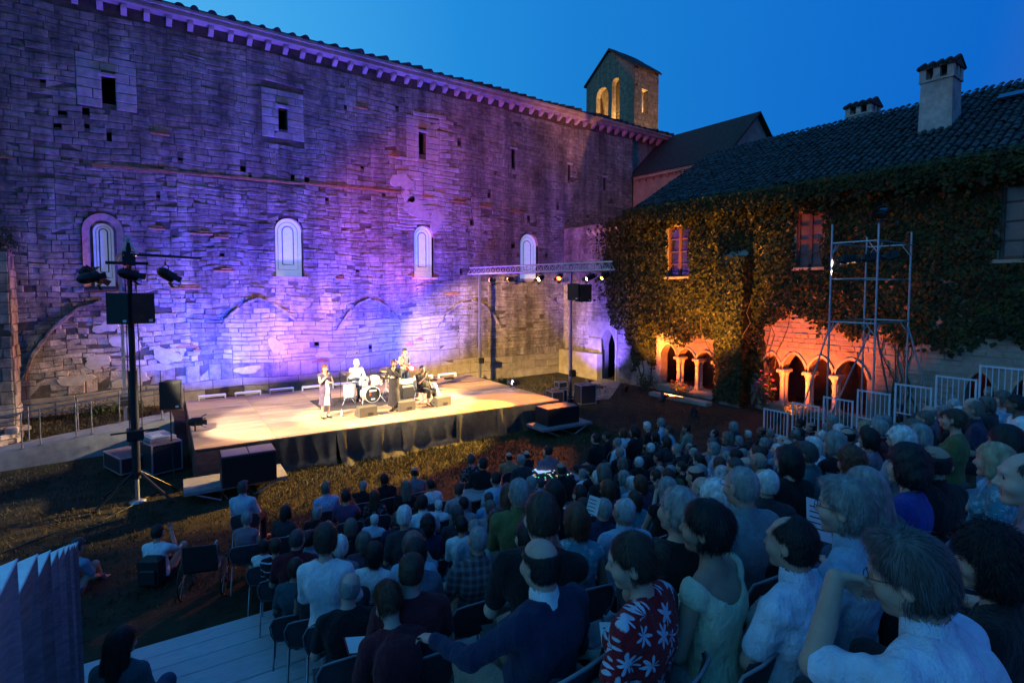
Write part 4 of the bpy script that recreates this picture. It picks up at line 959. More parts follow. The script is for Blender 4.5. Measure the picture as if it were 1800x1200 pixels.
# ---------------------------------------------------------------- low foreground of the cloister: beds, rose bushes
M_leaf = mat('bush_leaf', (.05, .075, .025), .6, .4, 5, .1, isl=.5)
def bush(name, label, cat, c, r3, n, flower=None, nf=0, seed=1, fs=.055):
    rg = np.random.default_rng(seed); t = thing(name, label, cat, c)
    d = rg.normal(size=(n,3)); d /= np.linalg.norm(d, axis=1, keepdims=True); rad = rg.random(n)**.5; p = d*rad[:,None]*np.array(r3); p *= (1 + .3*np.sin(p[:,[0]]*9)*np.sin(p[:,[2]]*8 + 1)); p[:,2] = np.maximum(p[:,2] + r3[2], .03)
    n0 = len(p); s = np.full(n0, .06); nr = d*.7 + np.array((0,0,.5)); nr = nr + rg.normal(size=(n0,3))*.5; nr /= np.linalg.norm(nr, axis=1, keepdims=True); dn = rg.normal(size=(n0,3)); dn -= nr*(dn*nr).sum(1, keepdims=True); dn /= np.linalg.norm(dn, axis=1, keepdims=True); sd = np.cross(nr, dn); ss = (s*(.6+.8*rg.random(n0)))[:,None]
    T = [(-.5,0,0),(0,-.32,.05),(.6,0,0),(0,.32,.05)]; V = np.stack([p + ss*(a*dn+b*sd+c_*nr) for a,b,c_ in T],1).reshape(-1,3); b = np.arange(n0)[:,None]*4
    tag(raw('leaves', V, b + np.array((0,1,2,3)), M_leaf, t), kind='stuff')
    mb = MB(); rr = random.Random(seed)
    for k in range(7):
        e = Vector((rr.uniform(-1,1)*r3[0]*.8, rr.uniform(-1,1)*r3[1]*.8, r3[2]*rr.uniform(1.1, 1.9))); mb.tube([(e.x*.1, e.y*.1, 0), tuple(e*.5 + Vector((0,0,.1))), tuple(e)], [.014, .01, .005], 4)
    mb.obj('stem', mat('bush_stem', (.08, .06, .04), .9), t)
    for k in range(nf):
        a = rr.uniform(0, 6.28); z = rr.uniform(.5, 1.95)*r3[2]; q = MB(); w = math.sqrt(max(.05, 1 - ((z - r3[2])/r3[2])**2)); c0 = Vector((math.cos(a)*r3[0]*w*.95 - .03, math.sin(a)*r3[1]*w*.95, z))
        for ring, (pr, m_, tl) in enumerate(((.35, 5, .9), (.75, 6, .55), (1.0, 7, .15))):
            for j in range(m_):
                an = 6.28*j/m_ + ring*.5; u = Vector((math.cos(an), math.sin(an), 0)); v_ = Vector((-math.sin(an), math.cos(an), 0)); zz = Vector((-.55, 0, .8)).normalized()
                f0 = c0 + u*fs*pr*.2; f1 = c0 + u*fs*pr + zz*fs*tl; q.add([f0 - v_*fs*.2, f0 + v_*fs*.2, f1 + v_*fs*.38, f1 + zz*fs*.1, f1 - v_*fs*.38], [(0,1,2,3,4)])
        q.obj('flower', flower, t)
M_pink = mat('pink_petal', (.62, .16, .30), .7, .15, 30, .1); M_redp = mat('red_petal', (.50, .03, .05), .7, .15, 30, .1)
bush('pink_rose_bush', 'tall pink rose bush against the floodlit arcade pier', 'rose bush', (20.35, 11.15, .0), (.32, .40, .85), 900, M_pink, 16, 3, .085)
bush('red_rose_bush', 'red flowering bush under the smaller floodlit arcade', 'rose bush', (20.35, 15.2, .0), (.30, .55, .38), 700, M_redp, 8, 4, .065)
bush('garden_bush', 'dark leafy bush at the corner beside the doorway path', 'bush', (20.2, 16.9, 0), (.5, .6, .45), 900, seed=6)
bush('garden_bush', 'low leafy bush in front of the columns behind the first railing', 'bush', (20.1, 9.6, 0), (.4, .8, .35), 800, seed=8)
bush('wall_weeds', 'clump of green weeds growing along the wall foot behind the railing', 'weeds', (-.6, 23.1, .5), (1.5, .38, .26), 1800, seed=9)
bush('wall_weeds', 'clump of green weeds at the wall foot right of the stage', 'weeds', (15.6, 22.6, 0), (1.4, .4, .16), 1300, seed=10)
bush('pillar_bush', 'dark bush growing on top of the stone pillar at the far left', 'bush', (-2.9, 21.6, 5.75), (.6, .6, .55), 1500, seed=12)
mb = MB(); mb.box((0, 0, .09), (.20, 1.5, .09), bev=.02); o = tag(mb.obj('garden_kerb', M_dress), 'low stone kerb of the flower bed under the smaller arcade', 'kerb'); o.location = (19.6, 14.6, 0)
# ---------------------------------------------------------------- left side: pillar, rubble, ramp, railing
pl = thing('stone_pillar', 'tall worn stone pillar at the far left edge beside the church', 'pillar', (-3.0, 21.6, 0))
mb = MB(); mb.box((0, 0, 2.9), (.45, .5, 3.1)); mb.obj('core', M_mort, pl)
pm = Masonry(lambda s, z, o: (-3.45 + s, 21.1 - o, z), [M_stone]); pm.lay(0, .9, .3, 5.9, [], lambda x, z, r: {'h': (.22, .4), 'w': (.3, .9), 'out': (.02, .06), 'm': 0}, 3); pm.finish(pl, 60)
pm = Masonry(lambda s, z, o: (-2.55 + o, 21.1 + s, z), [M_stone]); pm.lay(0, 1., .3, 5.9, [], lambda x, z, r: {'h': (.22, .4), 'w': (.3, .9), 'out': (.02, .06), 'm': 0}, 4); pm.finish(pl, 60)
rb = thing('rubble_heap', 'low heap of rough stones against the pillar at the far left', 'stone heap', (-2.9, 20.95, .35)); r = random.Random(4)
for k in range(16):
    q = MB(); q.box((r.uniform(-.45, .5), r.uniform(-.2, .2), .1 + .16*(k//5)), (r.uniform(.1, .22), r.uniform(.1, .18), r.uniform(.06, .1)), M=Matrix.Rotation(r.uniform(-.5, .5), 3, 'Z') @ Matrix.Rotation(r.uniform(-.15, .15), 3, 'X'), bev=.03); q.obj('stone', M_rub, rb)
rp = MB(); rp.prism([(-9, 19.35, -.1), (-9, 19.35, .28), (-3, 19.4, .42), (1.25, 19.45, .88), (1.25, 19.45, -.1)], (0, 1.05, 0)); tag(rp.obj('path', M_conc), kind='structure')
mb = MB(); mb.quad((14.0, 17.3, .012), (17.4, 16.6, .012), (21.2, 19.4, .012), (21.2, 20.9, .012)); tag(mb.obj('path', mat('dirt_path', (.30, .24, .18), .95, .25, 4, .5, 20)), kind='structure')
def ramp_z(x): return .42 + (x + 3)*.108 if x > -3 else .42 + (x + 3)*.023
M_rsteel = mat('dull_steel', (.20, .20, .21), .5, .15, 12, .1, metal=.7, spec=.4)
def railing(name, label, xs, y):
    t = thing(name, label, 'railing', (xs[0], y, 0))
    for hh in (1.0, .82):
        q = MB(); q.tube([(x - xs[0], 0, ramp_z(x) + hh) for x in np.linspace(xs[0], xs[-1], 6)], .016, 6); q.obj('rail', M_rsteel, t)
    for k, x in enumerate(xs):
        q = MB(); q.tube([(x - xs[0], 0, ramp_z(x) - .1), (x - xs[0], 0, ramp_z(x) + 1.0)], .018, 6); q.box((x - xs[0], 0, ramp_z(x) + .01), (.06, .06, .01)); q.obj('post', M_rsteel, t)
railing('ramp_railing', 'two bar metal railing along the near edge of the ramp', [-8.0, -6.4, -4.8, -3.3, -2.25, -1.87, -1.1, -.75, .95], 19.5)
railing('ramp_railing', 'metal railing along the wall side of the ramp', [-8.0, -6.2, -4.4, -2.9, -2.2, -1.1, -.1, 1.0], 20.42)
# ---------------------------------------------------------------- stage
SA = R(-3.3); SO = Vector((1.38, 15.14, 0)); DZ = .9
def ST(u, v, z=0.): return (SO.x + u*math.cos(SA) - v*math.sin(SA), SO.y + u*math.sin(SA) + v*math.cos(SA), z)
SW, SD = 11.25, 6.9
stage = thing('stage', 'wooden panelled concert stage with black skirt, lit bright and warm', 'stage', SO, SA)
M_ply = mat('plywood', (.44, .285, .17), .55, .14, 3.5, .12, 30, obj_rand=.22, stretch=(1, 6, 1), spec=.35, big=.18)
M_plyr = mat('red_plywood', (.17, .085, .065), .7, .2, 4, .15, 30, stretch=(1, 1, 4))
M_cloth = mat('black_cloth', (.060, .052, .042), .95, .2, 8, .3, 60, sheen=.15)
nu, nv = 6, 7; mb = MB(); pw, pd = SW/nu, SD/nv; mb.box((0, 0, -.02), (pw/2 - .003, pd/2 - .003, .02), bev=.004); pan = mb.obj('deck_panel', M_ply, stage)
for i in range(nu):
    for j in range(nv):
        o = pan if i == j == 0 else link(pan.copy()); o.parent = stage; o.location = ((i+.5)*pw, (j+.5)*pd, DZ)
mb = MB(); mb.box((SW/2, SD/2, DZ-.09), (SW/2 - .03, SD/2 - .03, .05)); mb.obj('frame', M_blackm, stage)
for u in np.linspace(.1, SW-.1, 7):
    for v in (.12, SD/2, SD-.1): mb = MB(); mb.tube([(u, v, 0), (u, v, DZ-.14)], .03, 6); mb.obj('leg', M_steel, stage)
mb = MB(); mb.box((.0, SD/2, DZ/2 - .03), (.015, SD/2, DZ/2 - .04)); mb.obj('side_panel', M_plyr, stage)
mb = MB(); mb.box((.62, .0, DZ/2 - .03), (.62, .015, DZ/2 - .04)); mb.obj('front_panel', M_plyr, stage)
def skirt(u0, u1, seed, fl):
    r = random.Random(seed); n = int((u1-u0)*26); m = 12; V = []; ph = [r.uniform(0, 6) for _ in range(6)]
    for i in range(n+1):
        u = u0 + (u1-u0)*i/n; f = .5 + .5*math.sin(u*4.2 + ph[0] + 1.4*math.sin(u*1.9 + ph[1])); f = f**3; g = math.sin(u*11 + ph[2] + 2*math.sin(u*2.7))
        for j in range(m+1):
            t = j/m; swag = math.sin(u*2.3 + ph[3])*.10*t
            V.append((u + swag + .05*t*math.sin(u*6 + ph[4]), -.02 - (.02 + .20*f)*t**.8 - .045*g*t**.7 - fl*max(0, t-.8)*2.2*(1 + .5*math.sin(u*3 + ph[5])), max(.012 + .006*f, DZ - .035 - t*(DZ - .02))))
    F = [(i*(m+1)+j, i*(m+1)+j+1, (i+1)*(m+1)+j+1, (i+1)*(m+1)+j) for i in range(n) for j in range(m)]
    return raw('skirt', V, F, M_cloth, stage, True)
skirt(1.25, 3.4, 1, .5); skirt(3.4, 5.3, 2, .6); skirt(5.3, 7.15, 3, .6); skirt(7.15, 8.6, 4, .25); skirt(8.6, 10.0, 9, .06); skirt(10.0, SW, 5, .0)
mb = MB(); mb.quad((SW, 0, 0), (SW, SD, 0), (SW, SD, DZ-.04), (SW, 0, DZ-.04)); mb.quad((0, SD, 0), (0, SD, DZ-.04), (SW, SD, DZ-.04), (SW, SD, 0)); mb.obj('back_skirt', M_cloth, stage)
rug = MB(); rug.box((0, 0, .006), (1.65, 1.05, .006)); tag(rug.obj('drum_rug', mat('dark_rug', (.05, .04, .045), .95, .3, 20, .4, 120)), 'dark rug under the drum kit', 'rug'); rug_o = bpy.data.objects['drum_rug']; rug_o.location = ST(5.35, 3.55, DZ + .001); rug_o.rotation_euler = (0, 0, SA)
# ---------------------------------------------------------------- light bars along the back of the stage
M_white = mat('white_paint', (.78, .76, .72), .5, .06, 10, .05, spec=.4)
BARS = []
BC = [(.02, .06, 1.), (.03, .06, 1.), (.12, .05, 1.), (.17, .06, 1.), (.12, .055, 1.), (.05, .055, 1.), (.09, .055, 1.), (.03, .06, 1.), (.02, .06, 1.)]
BP = [1.25, 1.3, .8, .62, .55, .7, .8, 1.2, 1.3]
names = ['first', 'second', 'third', 'fourth', 'fifth', 'sixth', 'seventh', 'eighth', 'ninth']
for k in range(9):
    u = .82 + 1.16*k; t = thing('light_bar', f'white wall washing light bar on the stage back edge, {names[k]} from the left end', 'light bar', ST(u, 6.72, DZ), SA, 'white light bars along the back of the stage')
    mb = MB(); mb.box((0, 0, .13), (.44, .045, .04), bev=.008); mb.obj('housing', M_white, t)
    for s in (-1, 1): mb = MB(); mb.box((s*.41, 0, .05), (.02, .07, .05)); mb.obj('bracket', M_white, t)
    mb = MB(); mb.box((0, .0, .172), (.41, .025, .003)); mb.obj('lens', mat('violet_lens', (.3, .25, .9), .2, bump=0, emis=(.35, .25, 1), estr=3.), t); BARS.append((u, BC[k]))
# ---------------------------------------------------------------- stage lighting fixtures
M_lens = {}
def lens(col, s): 
    n = 'lens_%d_%d_%d' % tuple(int(c*99) for c in col)
    return mat(n, col, .2, 0, bump=0, emis=col, estr=s)
def fixture(name, label, cat, loc, target, col, power, angle, kind='par', glow=14., hang=True, group=None, blend=.35, radius=.07, bar_z=None):
    d = (Vector(target) - Vector(loc)).normalized(); q = d.to_track_quat('Y', 'Z'); t = thing(name, label, cat, loc, 0, group); t.rotation_mode = 'QUATERNION'; t.rotation_quaternion = q
    L_ = .42 if kind == 'profile' else .36; r_ = .118 if kind == 'par' else .095
    mb = MB()
    if kind == 'par': mb.lathe([(.05, -L_), (.09, -L_+.04), (r_, -L_+.12), (r_, -.01), (r_+.012, 0), (r_-.012, 0.002), (r_-.02, -.04)], n=14, axis=(0,1,0), cap=False); mb.lathe([(.001, -L_-.002), (.05, -L_)], n=10, axis=(0,1,0))
    else: mb.box((0, -L_+.14, 0), (.10, .15, .11), bev=.03); mb.lathe([(.08, -L_+.26), (.085, 0), (.07, .0)], n=14, axis=(0,1,0), cap=False)
    mb.obj('housing', M_blackm, t)
    mb = MB(); mb.lathe([(.001, -.03), (r_-.018, -.035)], n=14, axis=(0,1,0), cap=False); mb.lathe([(r_-.018, -.035), (.001, -.03)], n=14, axis=(0,1,0), cap=False); mb.obj('lens', lens(col, glow), t)
    for s in (-1, 1):
        q_ = MB(); a = r_ + .012; q_.add([(s*a, -.02, -.06), (s*a, -.02, .06), (s*(a+.06), .10, .07), (s*(a+.06), .10, -.07)], [(0,1,2,3)]); q_.add([(-.07, -.02, s*a), (.07, -.02, s*a), (.08, .10, s*(a+.06)), (-.08, .10, s*(a+.06))], [(0,1,2,3)]); q_.obj('barn_door', M_black, t)
    inv = q.to_matrix().transposed(); up = inv @ Vector((0, 0, 1 if hang else -1)); side = Vector((1, 0, 0))
    c0 = Vector((0, -L_*.5, 0)); y_ = MB(); h = .20; y_.tube([c0 + side*(r_+.02), c0 + side*(r_+.02) + up*h*.85, c0 + up*h, c0 - side*(r_+.02) + up*h*.85, c0 - side*(r_+.02)], .014, 4, sm=False); y_.tube([c0 + up*h, c0 + up*(h+.08)], .02, 5); y_.obj('yoke', M_blackm, t)
    if power:
        ld = bpy.data.lights.new('beam', 'SPOT'); ld.energy = power; ld.color = col; ld.spot_size = R(angle); ld.spot_blend = blend; ld.shadow_soft_size = radius
        lo = link(bpy.data.objects.new('beam', ld)); lo.parent = t; lo.location = (0, .02, 0); lo.rotation_euler = (R(90), 0, 0)
    return t
WARM = (1., .69, .36); AMB = (1., .50, .17); REDC = (1., .10, .05); WHT = (1., .88, .68); BLU = (.12, .16, 1.)
TR0 = Vector((14.7, 23.0)); TRD = Vector((.9, -5.8))
def TRP(s, z): return (TR0.x + TRD.x*s, TR0.y + TRD.y*s, z)
# right truss: two masts and a lattice beam
def mast(name, label, x, y, h, leg=1.0, fat=.06, winch=True):
    t = thing(name, label, 'mast', (x, y, 0))
    mb = MB(); mb.box((0, 0, h*.26), (fat*.95, fat*.95, h*.26), bev=.01); mb.obj('lower_section', M_steel, t)
    mb = MB(); mb.box((0, 0, h*.76), (fat*.8, fat*.8, h*.24), bev=.01); mb.obj('upper_section', M_steel, t)
    for a in (45, 135, 225, 315):
        e = (math.cos(R(a))*leg, math.sin(R(a))*leg); q = MB(); q.box((e[0]/2, e[1]/2, .22), (leg/2, .03, .03), rz=R(a)); q.tube([(e[0], e[1], .0), (e[0], e[1], .36)], .02, 6); q.lathe([(.08, 0), (.08, .015), (.02, .03)], (e[0], e[1], 0), 10); q.obj('outrigger', M_blackm, t)
    q = MB(); q.box((0, 0, .06), (.16, .16, .06)); q.obj('base', M_blackm, t)
    if winch: q = MB(); q.box((.0, -.14, 1.25), (.12, .08, .14)); q.tube([(.12, -.14, 1.25), (.26, -.14, 1.25), (.26, -.14, 1.08), (.34, -.14, 1.08)], .012, 5); q.obj('winch', M_black, t)
    return t
M_trs = mat('truss_aluminium', (.62, .60, .62), .45, .06, 10, .05, metal=.25, spec=.5)
def truss(name, label, a, b, z0, h=.32, w=.30):
    a, b = Vector((*a, z0)), Vector((*b, z0)); L_ = (b-a).length; t = thing(name, label, 'truss', a, math.atan2(b.y-a.y, b.x-a.x))
    for y, z, rr in ((-w/2, 0, .036), (w/2, 0, .036), (0, h, .036)): q = MB(); q.tube([(0, y, z), (L_, y, z)], rr, 7); q.obj('chord', M_trs, t)
    n = int(L_/.34); q = MB()
    for k in range(n):
        x0, x1 = L_*k/n, L_*(k+1)/n; xm = (x0+x1)/2
        for y in (-w/2, w/2): q.tube([(x0, y, 0), (xm, 0, h), (x1, y, 0)], .017, 4, sm=False)
        q.tube([(x0, -w/2, 0), (x1, w/2, 0)], .010, 4, sm=False)
    tag(q.obj('lattice', M_trs, t), kind='stuff'); return t
mast('truss_mast', 'tall mast near the church wall holding the rear end of the right lighting truss', *TRP(0, 0)[:2], 5.55)
mast('truss_mast', 'tall mast among black cases holding the front end of the right lighting truss', *TRP(1, 0)[:2], 5.55)
truss('lighting_truss', 'long lattice truss carrying red and amber lamps right of the stage', TRP(-.13, 0)[:2], TRP(1.36, 0)[:2], 5.62)
def trs(px):      # where along the truss (worked out once from the photograph's bearings)
    return {858: .14, 890: .37, 946: .725, 986: .92, 1038: 1.18, 1060: 1.29}[px]
TG = 'lamps hanging from the right truss'
fixture('stage_light', 'red stage lamp nearest the rear mast on the right truss', 'stage light', TRP(.12, 5.30), (-2.6, 23.8, 5.5), (1., .20, .26), 2600, 60, blend=1., glow=9, group=TG)
fixture('stage_light', 'amber stage lamp beside the red one, left of the bright church window', 'stage light', TRP(.34, 5.30), (-.3, 23.6, 2.6), AMB, 12000, 31, blend=.9, glow=14, group=TG)
fixture('stage_light', 'warm white stage lamp hanging just right of the bright church window', 'stage light', TRP(.68, 5.28), (6.0, 18.0, .9), WARM, 8000, 38, glow=14, group=TG)
fixture('stage_light', 'red stage lamp beside the front mast on the right truss', 'stage light', TRP(.885, 5.30), (8.6, 13.7, .1), (1., .24, .035), 6000, 38, glow=9, group=TG)
fixture('stage_light', 'yellow white stage lamp near the front end of the right truss, left of a pair', 'stage light', TRP(1.14, 5.26), (5.2, 17.2, .9), WHT, 12000, 36, kind='profile', glow=24, group=TG)
fixture('stage_light', 'stage lamp seen side on at the outermost front end of the right truss', 'stage light', TRP(1.27, 5.28), (6.4, 14.9, .1), (1., .56, .06), 34000, 27, kind='profile', glow=18, group=TG)
def box_thing(name, label, cat, loc, half, m, rz=0, parts=None, bev=.02, group=None):
    t = thing(name, label, cat, loc, rz, group); q = MB(); q.box((0, 0, half[2]), half, bev=bev); q.obj('cabinet', m, t); return t
M_spk = mat('speaker_black', (.022, .022, .02), .7, .2, 30, .2, 120, spec=.4); M_grl = mat('speaker_grille', (.045, .042, .036), .5, .2, 60, .4, 300, metal=.3)
def speaker(name, label, loc, w, d, h, rz, tilt=0):
    t = thing(name, label, 'speaker', loc, rz); q = MB(); q.prism([(-w/2, 0, 0), (w/2, 0, 0), (w*.34, d, 0), (-w*.34, d, 0)], (0, 0, h)); q.obj('cabinet', M_spk, t)
    q = MB(); q.box((0, -.012, h/2), (w/2 - .02, .012, h/2 - .02), bev=.008); q.obj('grille', M_grl, t)
    q = MB(); q.box((w*.30, -.026, h*.10), (.035, .003, .025)); q.obj('badge', M_white, t); return t
# the speakers face the audience, so their grilles look towards -y
speaker('line_speaker', 'large black speaker high on the left mast, left half of the pair', (-.03, 14.55, 4.06), .46, .42, .68, R(-26))
speaker('line_speaker', 'large black speaker high on the left mast, right half of the pair', (.42, 14.52, 4.06), .46, .42, .68, R(14))
speaker('line_speaker', 'black speaker hanging from the front mast of the right truss', (16.05, 16.75, 4.30), .60, .50, .75, R(-8))
speaker('line_speaker', 'dark speaker hanging behind the front mast under the right truss', (15.55, 17.0, 4.38), .48, .45, .70, R(-50))
# left masts
lm = thing('lighting_mast', 'tall black mast left of the stage carrying lamps and two speakers', 'mast', (.2, 14.73, 0))
for z0, z1, r_, m in ((.55, 3.0, .085, M_black), (3.0, 4.1, .065, M_blackm), (4.1, 5.85, .05, M_blackm)):
    q = MB(); q.tube([(0, 0, z0), (0, 0, z1)], r_, 10); q.obj('mast_section', m, lm)
q = MB(); q.tube([(0, 0, .04), (0, 0, .6)], .045, 8); q.obj('foot_post', M_steel, lm); q = MB(); q.lathe([(.17, 0), (.17, .03), (.05, .06)], n=14); q.obj('foot_plate', M_steel, lm)
for a in (20, 140, 200, 320): q = MB(); e = (math.cos(R(a))*.8, math.sin(R(a))*.8); q.tube([(0, 0, .75), (e[0], e[1], .08)], .028, 6); q.lathe([(.06, 0), (.06, .03)], (e[0], e[1], .04), 8); q.obj('outrigger', M_blackm, lm)
q = MB(); q.box((.0, .05, 1.55), (.16, .18, .12), bev=.02); q.tube([(-.45, 0, 1.62), (.45, 0, 1.62)], .022, 6); q.obj('winch_block', M_black, lm)
for x in (-.10, .14): q = MB(); q.tube([(x, .02, 1.3), (x*.8, .02, 5.4)], .010, 4); q.obj('cable', M_black, lm)
q = MB(); q.tube([(-.42, 0, 5.40), (.36, 0, 5.40)], .035, 8); q.tube([(.0, 0, 5.60), (1.42, .1, 5.56)], .030, 8); q.box((0, 0, 5.5), (.12, .1, .16), bev=.02); q.obj('crossbar', M_blackm, lm)
q = MB()
for a in range(4): q.tube([(.14*math.cos(R(45+90*a)), .14*math.sin(R(45+90*a)), 5.55), (0, 0, 5.98)], .012, 4)
q.obj('mast_head', M_alu, lm)
LG = 'lamps on the left mast'
fixture('stage_light', 'black stage lamp hanging from the long arm right of the left mast', 'stage light', (1.02, 14.72, 5.08), (7.5, 17.2, .9), WARM, 7000, 42, kind='par', glow=6, group=LG)
fixture('stage_light', 'black stage lamp close to the left mast, pointing right across the stage', 'stage light', (.32, 14.66, 5.12), (17.4, 23.5, 1.2), (1., .60, .13), 34000, 29, kind='par', glow=6, group=LG)
fixture('stage_light', 'stage lamp on the left mast with a bright yellow lens pointing down', 'stage light', (-.30, 15.02, 5.0), (4.8, 17.4, .9), WHT, 4500, 50, kind='profile', glow=26, group=LG)
fixture('stage_light', 'small cluster lamp outermost left on the left mast', 'stage light', (-.38, 14.7, 5.10), (17.0, 23.8, 10.0), (1., .10, .11), 8500, 52, kind='par', blend=1., glow=4, group=LG)
mast('truss_mast', 'grey mast standing behind the ramp with a hand winch', .05, 21.3, 5.5, .7, .05)
truss('lighting_truss', 'lattice truss seen end on above the left mast', (.2, 14.5), (.06, 21.6), 5.62)
# floor lamps on the stage
fixture('floor_light', 'black floor lamp on the front left corner of the stage throwing a pale blue streak', 'stage light', ST(.28, 2.05, DZ + .25), ST(6.2, 2.2, DZ), (.55, .6, 1.), 1500, 13, hang=False, glow=2)
fixture('floor_light', 'floor lamp with bright bluish lens at the right edge of the stage', 'stage light', ST(10.95, 2.65, DZ + .25), ST(5.5, 3.0, DZ + .6), (.6, .65, 1.), 260, 40, hang=False, glow=30)
# ---------------------------------------------------------------- wedges, amp, drums, stands
def wedge(u, v, label, rz):
    t = thing('stage_monitor', label, 'monitor speaker', ST(u, v, DZ), SA + rz, 'wedge monitors along the stage front'); q = MB()
    q.prism([(-.29, -.20, 0), (-.29, .22, 0), (-.29, .22, .12), (-.29, .02, .33), (-.29, -.20, .30)], (.58, 0, 0)); q.obj('cabinet', mat('grey_speaker', (.10, .095, .08), .7, .12, 20, .2, 100, spec=.3), t)
    q = MB(); q.add([(-.26, .20, .145), (.26, .20, .145), (.26, .04, .318), (-.26, .04, .318)], [(0,1,2,3)]); q.obj('grille', M_grl, t)
    q = MB(); q.box((.06, -.203, .085), (.085, .006, .04)); q.obj('connector_plate', M_black, t); q = MB(); q.lathe([(.001, 0), (.035, 0)], (-.292, .0, .14), 10, (-1, 0, 0)); q.obj('pole_cup', M_black, t)
wedge(4.67, 1.28, 'wedge monitor on the stage front, leftmost of three, nearest the singer in lavender', R(6))
wedge(5.98, 1.38, 'wedge monitor on the stage front between the standing singers feet', R(10))
wedge(7.27, 1.40, 'wedge monitor on the stage front in front of the seated singer', R(14))
def drum(t, name, c, r_, h, axis, shell, head, rim=True):
    q = MB(); q.lathe([(r_, -h/2), (r_, h/2)], c, 20, axis, cap=False); o = q.obj(name, shell, t)
    a = Vector(axis).normalized()
    for s in (-1, 1): q = MB(); q.lathe([(.0005, 0), (r_*.97, 0)], Vector(c) + a*(h/2 - .004)*s, 20, a*s, cap=False); q.obj('drum_head', head, o)
    for s in (-1, 1): q = MB(); q.lathe([(r_*.97, -.012), (r_*1.04, -.012), (r_*1.04, .012), (r_*.97, .012)], Vector(c) + a*(h/2)*s, 20, a, cap=False); q.obj('hoop', M_white if name == 'bass_drum' else M_alu, o)
    return o
dk = thing('drum_kit', 'white drum kit with black fronted bass drum in the middle of the stage', 'drum kit', ST(5.42, 3.3, DZ + .013), SA + R(4))
M_shell = mat('white_drum_shell', (.72, .68, .66), .3, .06, 10, .02, spec=.6); M_dh = mat('drum_skin', (.75, .72, .68), .5, .05, bump=.05); M_dhb = mat('black_drum_skin', (.018, .017, .018), .4, .1, bump=.02, spec=.5); M_cym = mat('cymbal_bronze', (.75, .58, .25), .3, .1, 40, .2, 120, metal=1)
drum(dk, 'bass_drum', (.0, -.10, .29), .275, .40, (0.05, -1, 0), M_shell, M_dhb)
q = MB(); q.lathe([(.001, 0), (.06, 0)], (-.10, -.302, .31), 12, (0, -1, 0)); q.obj('head_logo', mat('orange_print', (.6, .14, .05), .5, bump=0), dk); q = MB(); q.box((.02, -.303, .42), (.13, .002, .03)); q.box((.02, -.303, .13), (.07, .002, .025)); q.obj('head_print', M_white, dk)
drum(dk, 'rack_tom', (-.16, .05, .72), .16, .22, (0, -.35, 1), M_shell, M_dh); drum(dk, 'rack_tom', (.22, .05, .72), .17, .23, (0, -.35, 1), M_shell, M_dh)
drum(dk, 'floor_tom', (-.62, .22, .42), .21, .40, (0, 0, 1), M_shell, M_dh); drum(dk, 'snare_drum', (.45, .35, .60), .175, .14, (0, -.1, 1), M_alu, M_dh)
for x, y, z, rr, tl in ((-.75, .05, 1.05, .22, .2), (.62, -.05, 1.08, .24, -.15), (.75, .32, .82, .18, 0.)):
    q = MB(); q.lathe([(.001, .03), (.03, .026), (.08, .014), (rr, 0), (rr, -.003), (.08, .010), (.001, .024)], (x, y, z), 20, (tl, -.25, 1)); cy_ = q.obj('cymbal', M_cym, dk)
    q = MB(); q.tube([(x, y, z + .05), (x, y, .35)], .011, 6)
    for a in (90, 210, 330): q.tube([(x, y, .38), (x + .26*math.cos(R(a)), y + .26*math.sin(R(a)), .01)], .011, 5)
    q.obj('cymbal_stand', M_alu, dk)
for s in (-1, 1): q = MB(); q.tube([(s*.26, -.18, .30), (s*.42, -.42, .01)], .014, 6); q.obj('spur', M_alu, dk)
for x, y in ((-.80, .30), (-.48, .05), (-.5, .42)): q = MB(); q.tube([(x, y, .5), (x, y, .0)], .010, 5); q.obj('leg', M_alu, dk)
st_ = thing('drum_stool', 'round black drum stool under the drummer', 'stool', ST(5.28, 4.02, DZ + .013), 0); q = MB(); q.lathe([(.001, .44), (.16, .44), (.17, .47), (.16, .52), (.001, .53)], n=16); q.obj('seat', M_black, st_)
for a in (0, 120, 240): q = MB(); q.tube([(0, 0, .42), (.25*math.cos(R(a)), .25*math.sin(R(a)), 0)], .012, 5); q.obj('leg', M_alu, st_)
am = thing('guitar_amp', 'black guitar amplifier on stage behind the singer in black', 'amplifier', ST(6.85, 3.25, DZ), SA + R(8)); q = MB(); q.box((0, 0, .26), (.34, .16, .26), bev=.02); q.obj('cabinet', M_spk, am); q = MB(); q.box((0, -.162, .22), (.31, .004, .19)); q.obj('grille', M_grl, am); q = MB(); q.box((0, -.164, .455), (.31, .004, .035)); q.obj('control_panel', mat('cream_panel', (.6, .52, .4), .5, bump=.02), am)
q = MB(); q.box((0, 0, .60), (.26, .14, .075), bev=.01); q.obj('amp_head', mat('cream_panel', (.6, .52, .4)), am)
def mic_stand(label, u, v, h, boom=None, rz=0, straight=False):
    t = thing('microphone_stand', label, 'microphone stand', ST(u, v, DZ + .002), SA + rz); q = MB(); q.tube([(0, 0, .05), (0, 0, h)], .010, 6); q.obj('pole', M_black, t)
    if straight: q = MB(); q.lathe([(.13, 0), (.13, .015), (.02, .035)], n=14); q.obj('base', M_black, t)
    else:
        for a in (90, 210, 330): q = MB(); q.tube([(0, 0, .22), (.30*math.cos(R(a)), .30*math.sin(R(a)), .01)], .009, 5); q.obj('leg', M_black, t)
    if boom: q = MB(); q.tube([(-boom[0]*.3, 0, h - boom[1]*.3), (boom[0], 0, h + boom[1])], .008, 5); q.obj('boom', M_black, t)
    e = (boom[0], 0, h + boom[1]) if boom else (0, 0, h); q = MB(); q.lathe([(.010, 0), (.014, .10), (.024, .12), (.026, .15), (.015, .175), (.001, .18)], e, 8, (.8, -.2, .25)); q.obj('microphone', M_blackm, t)
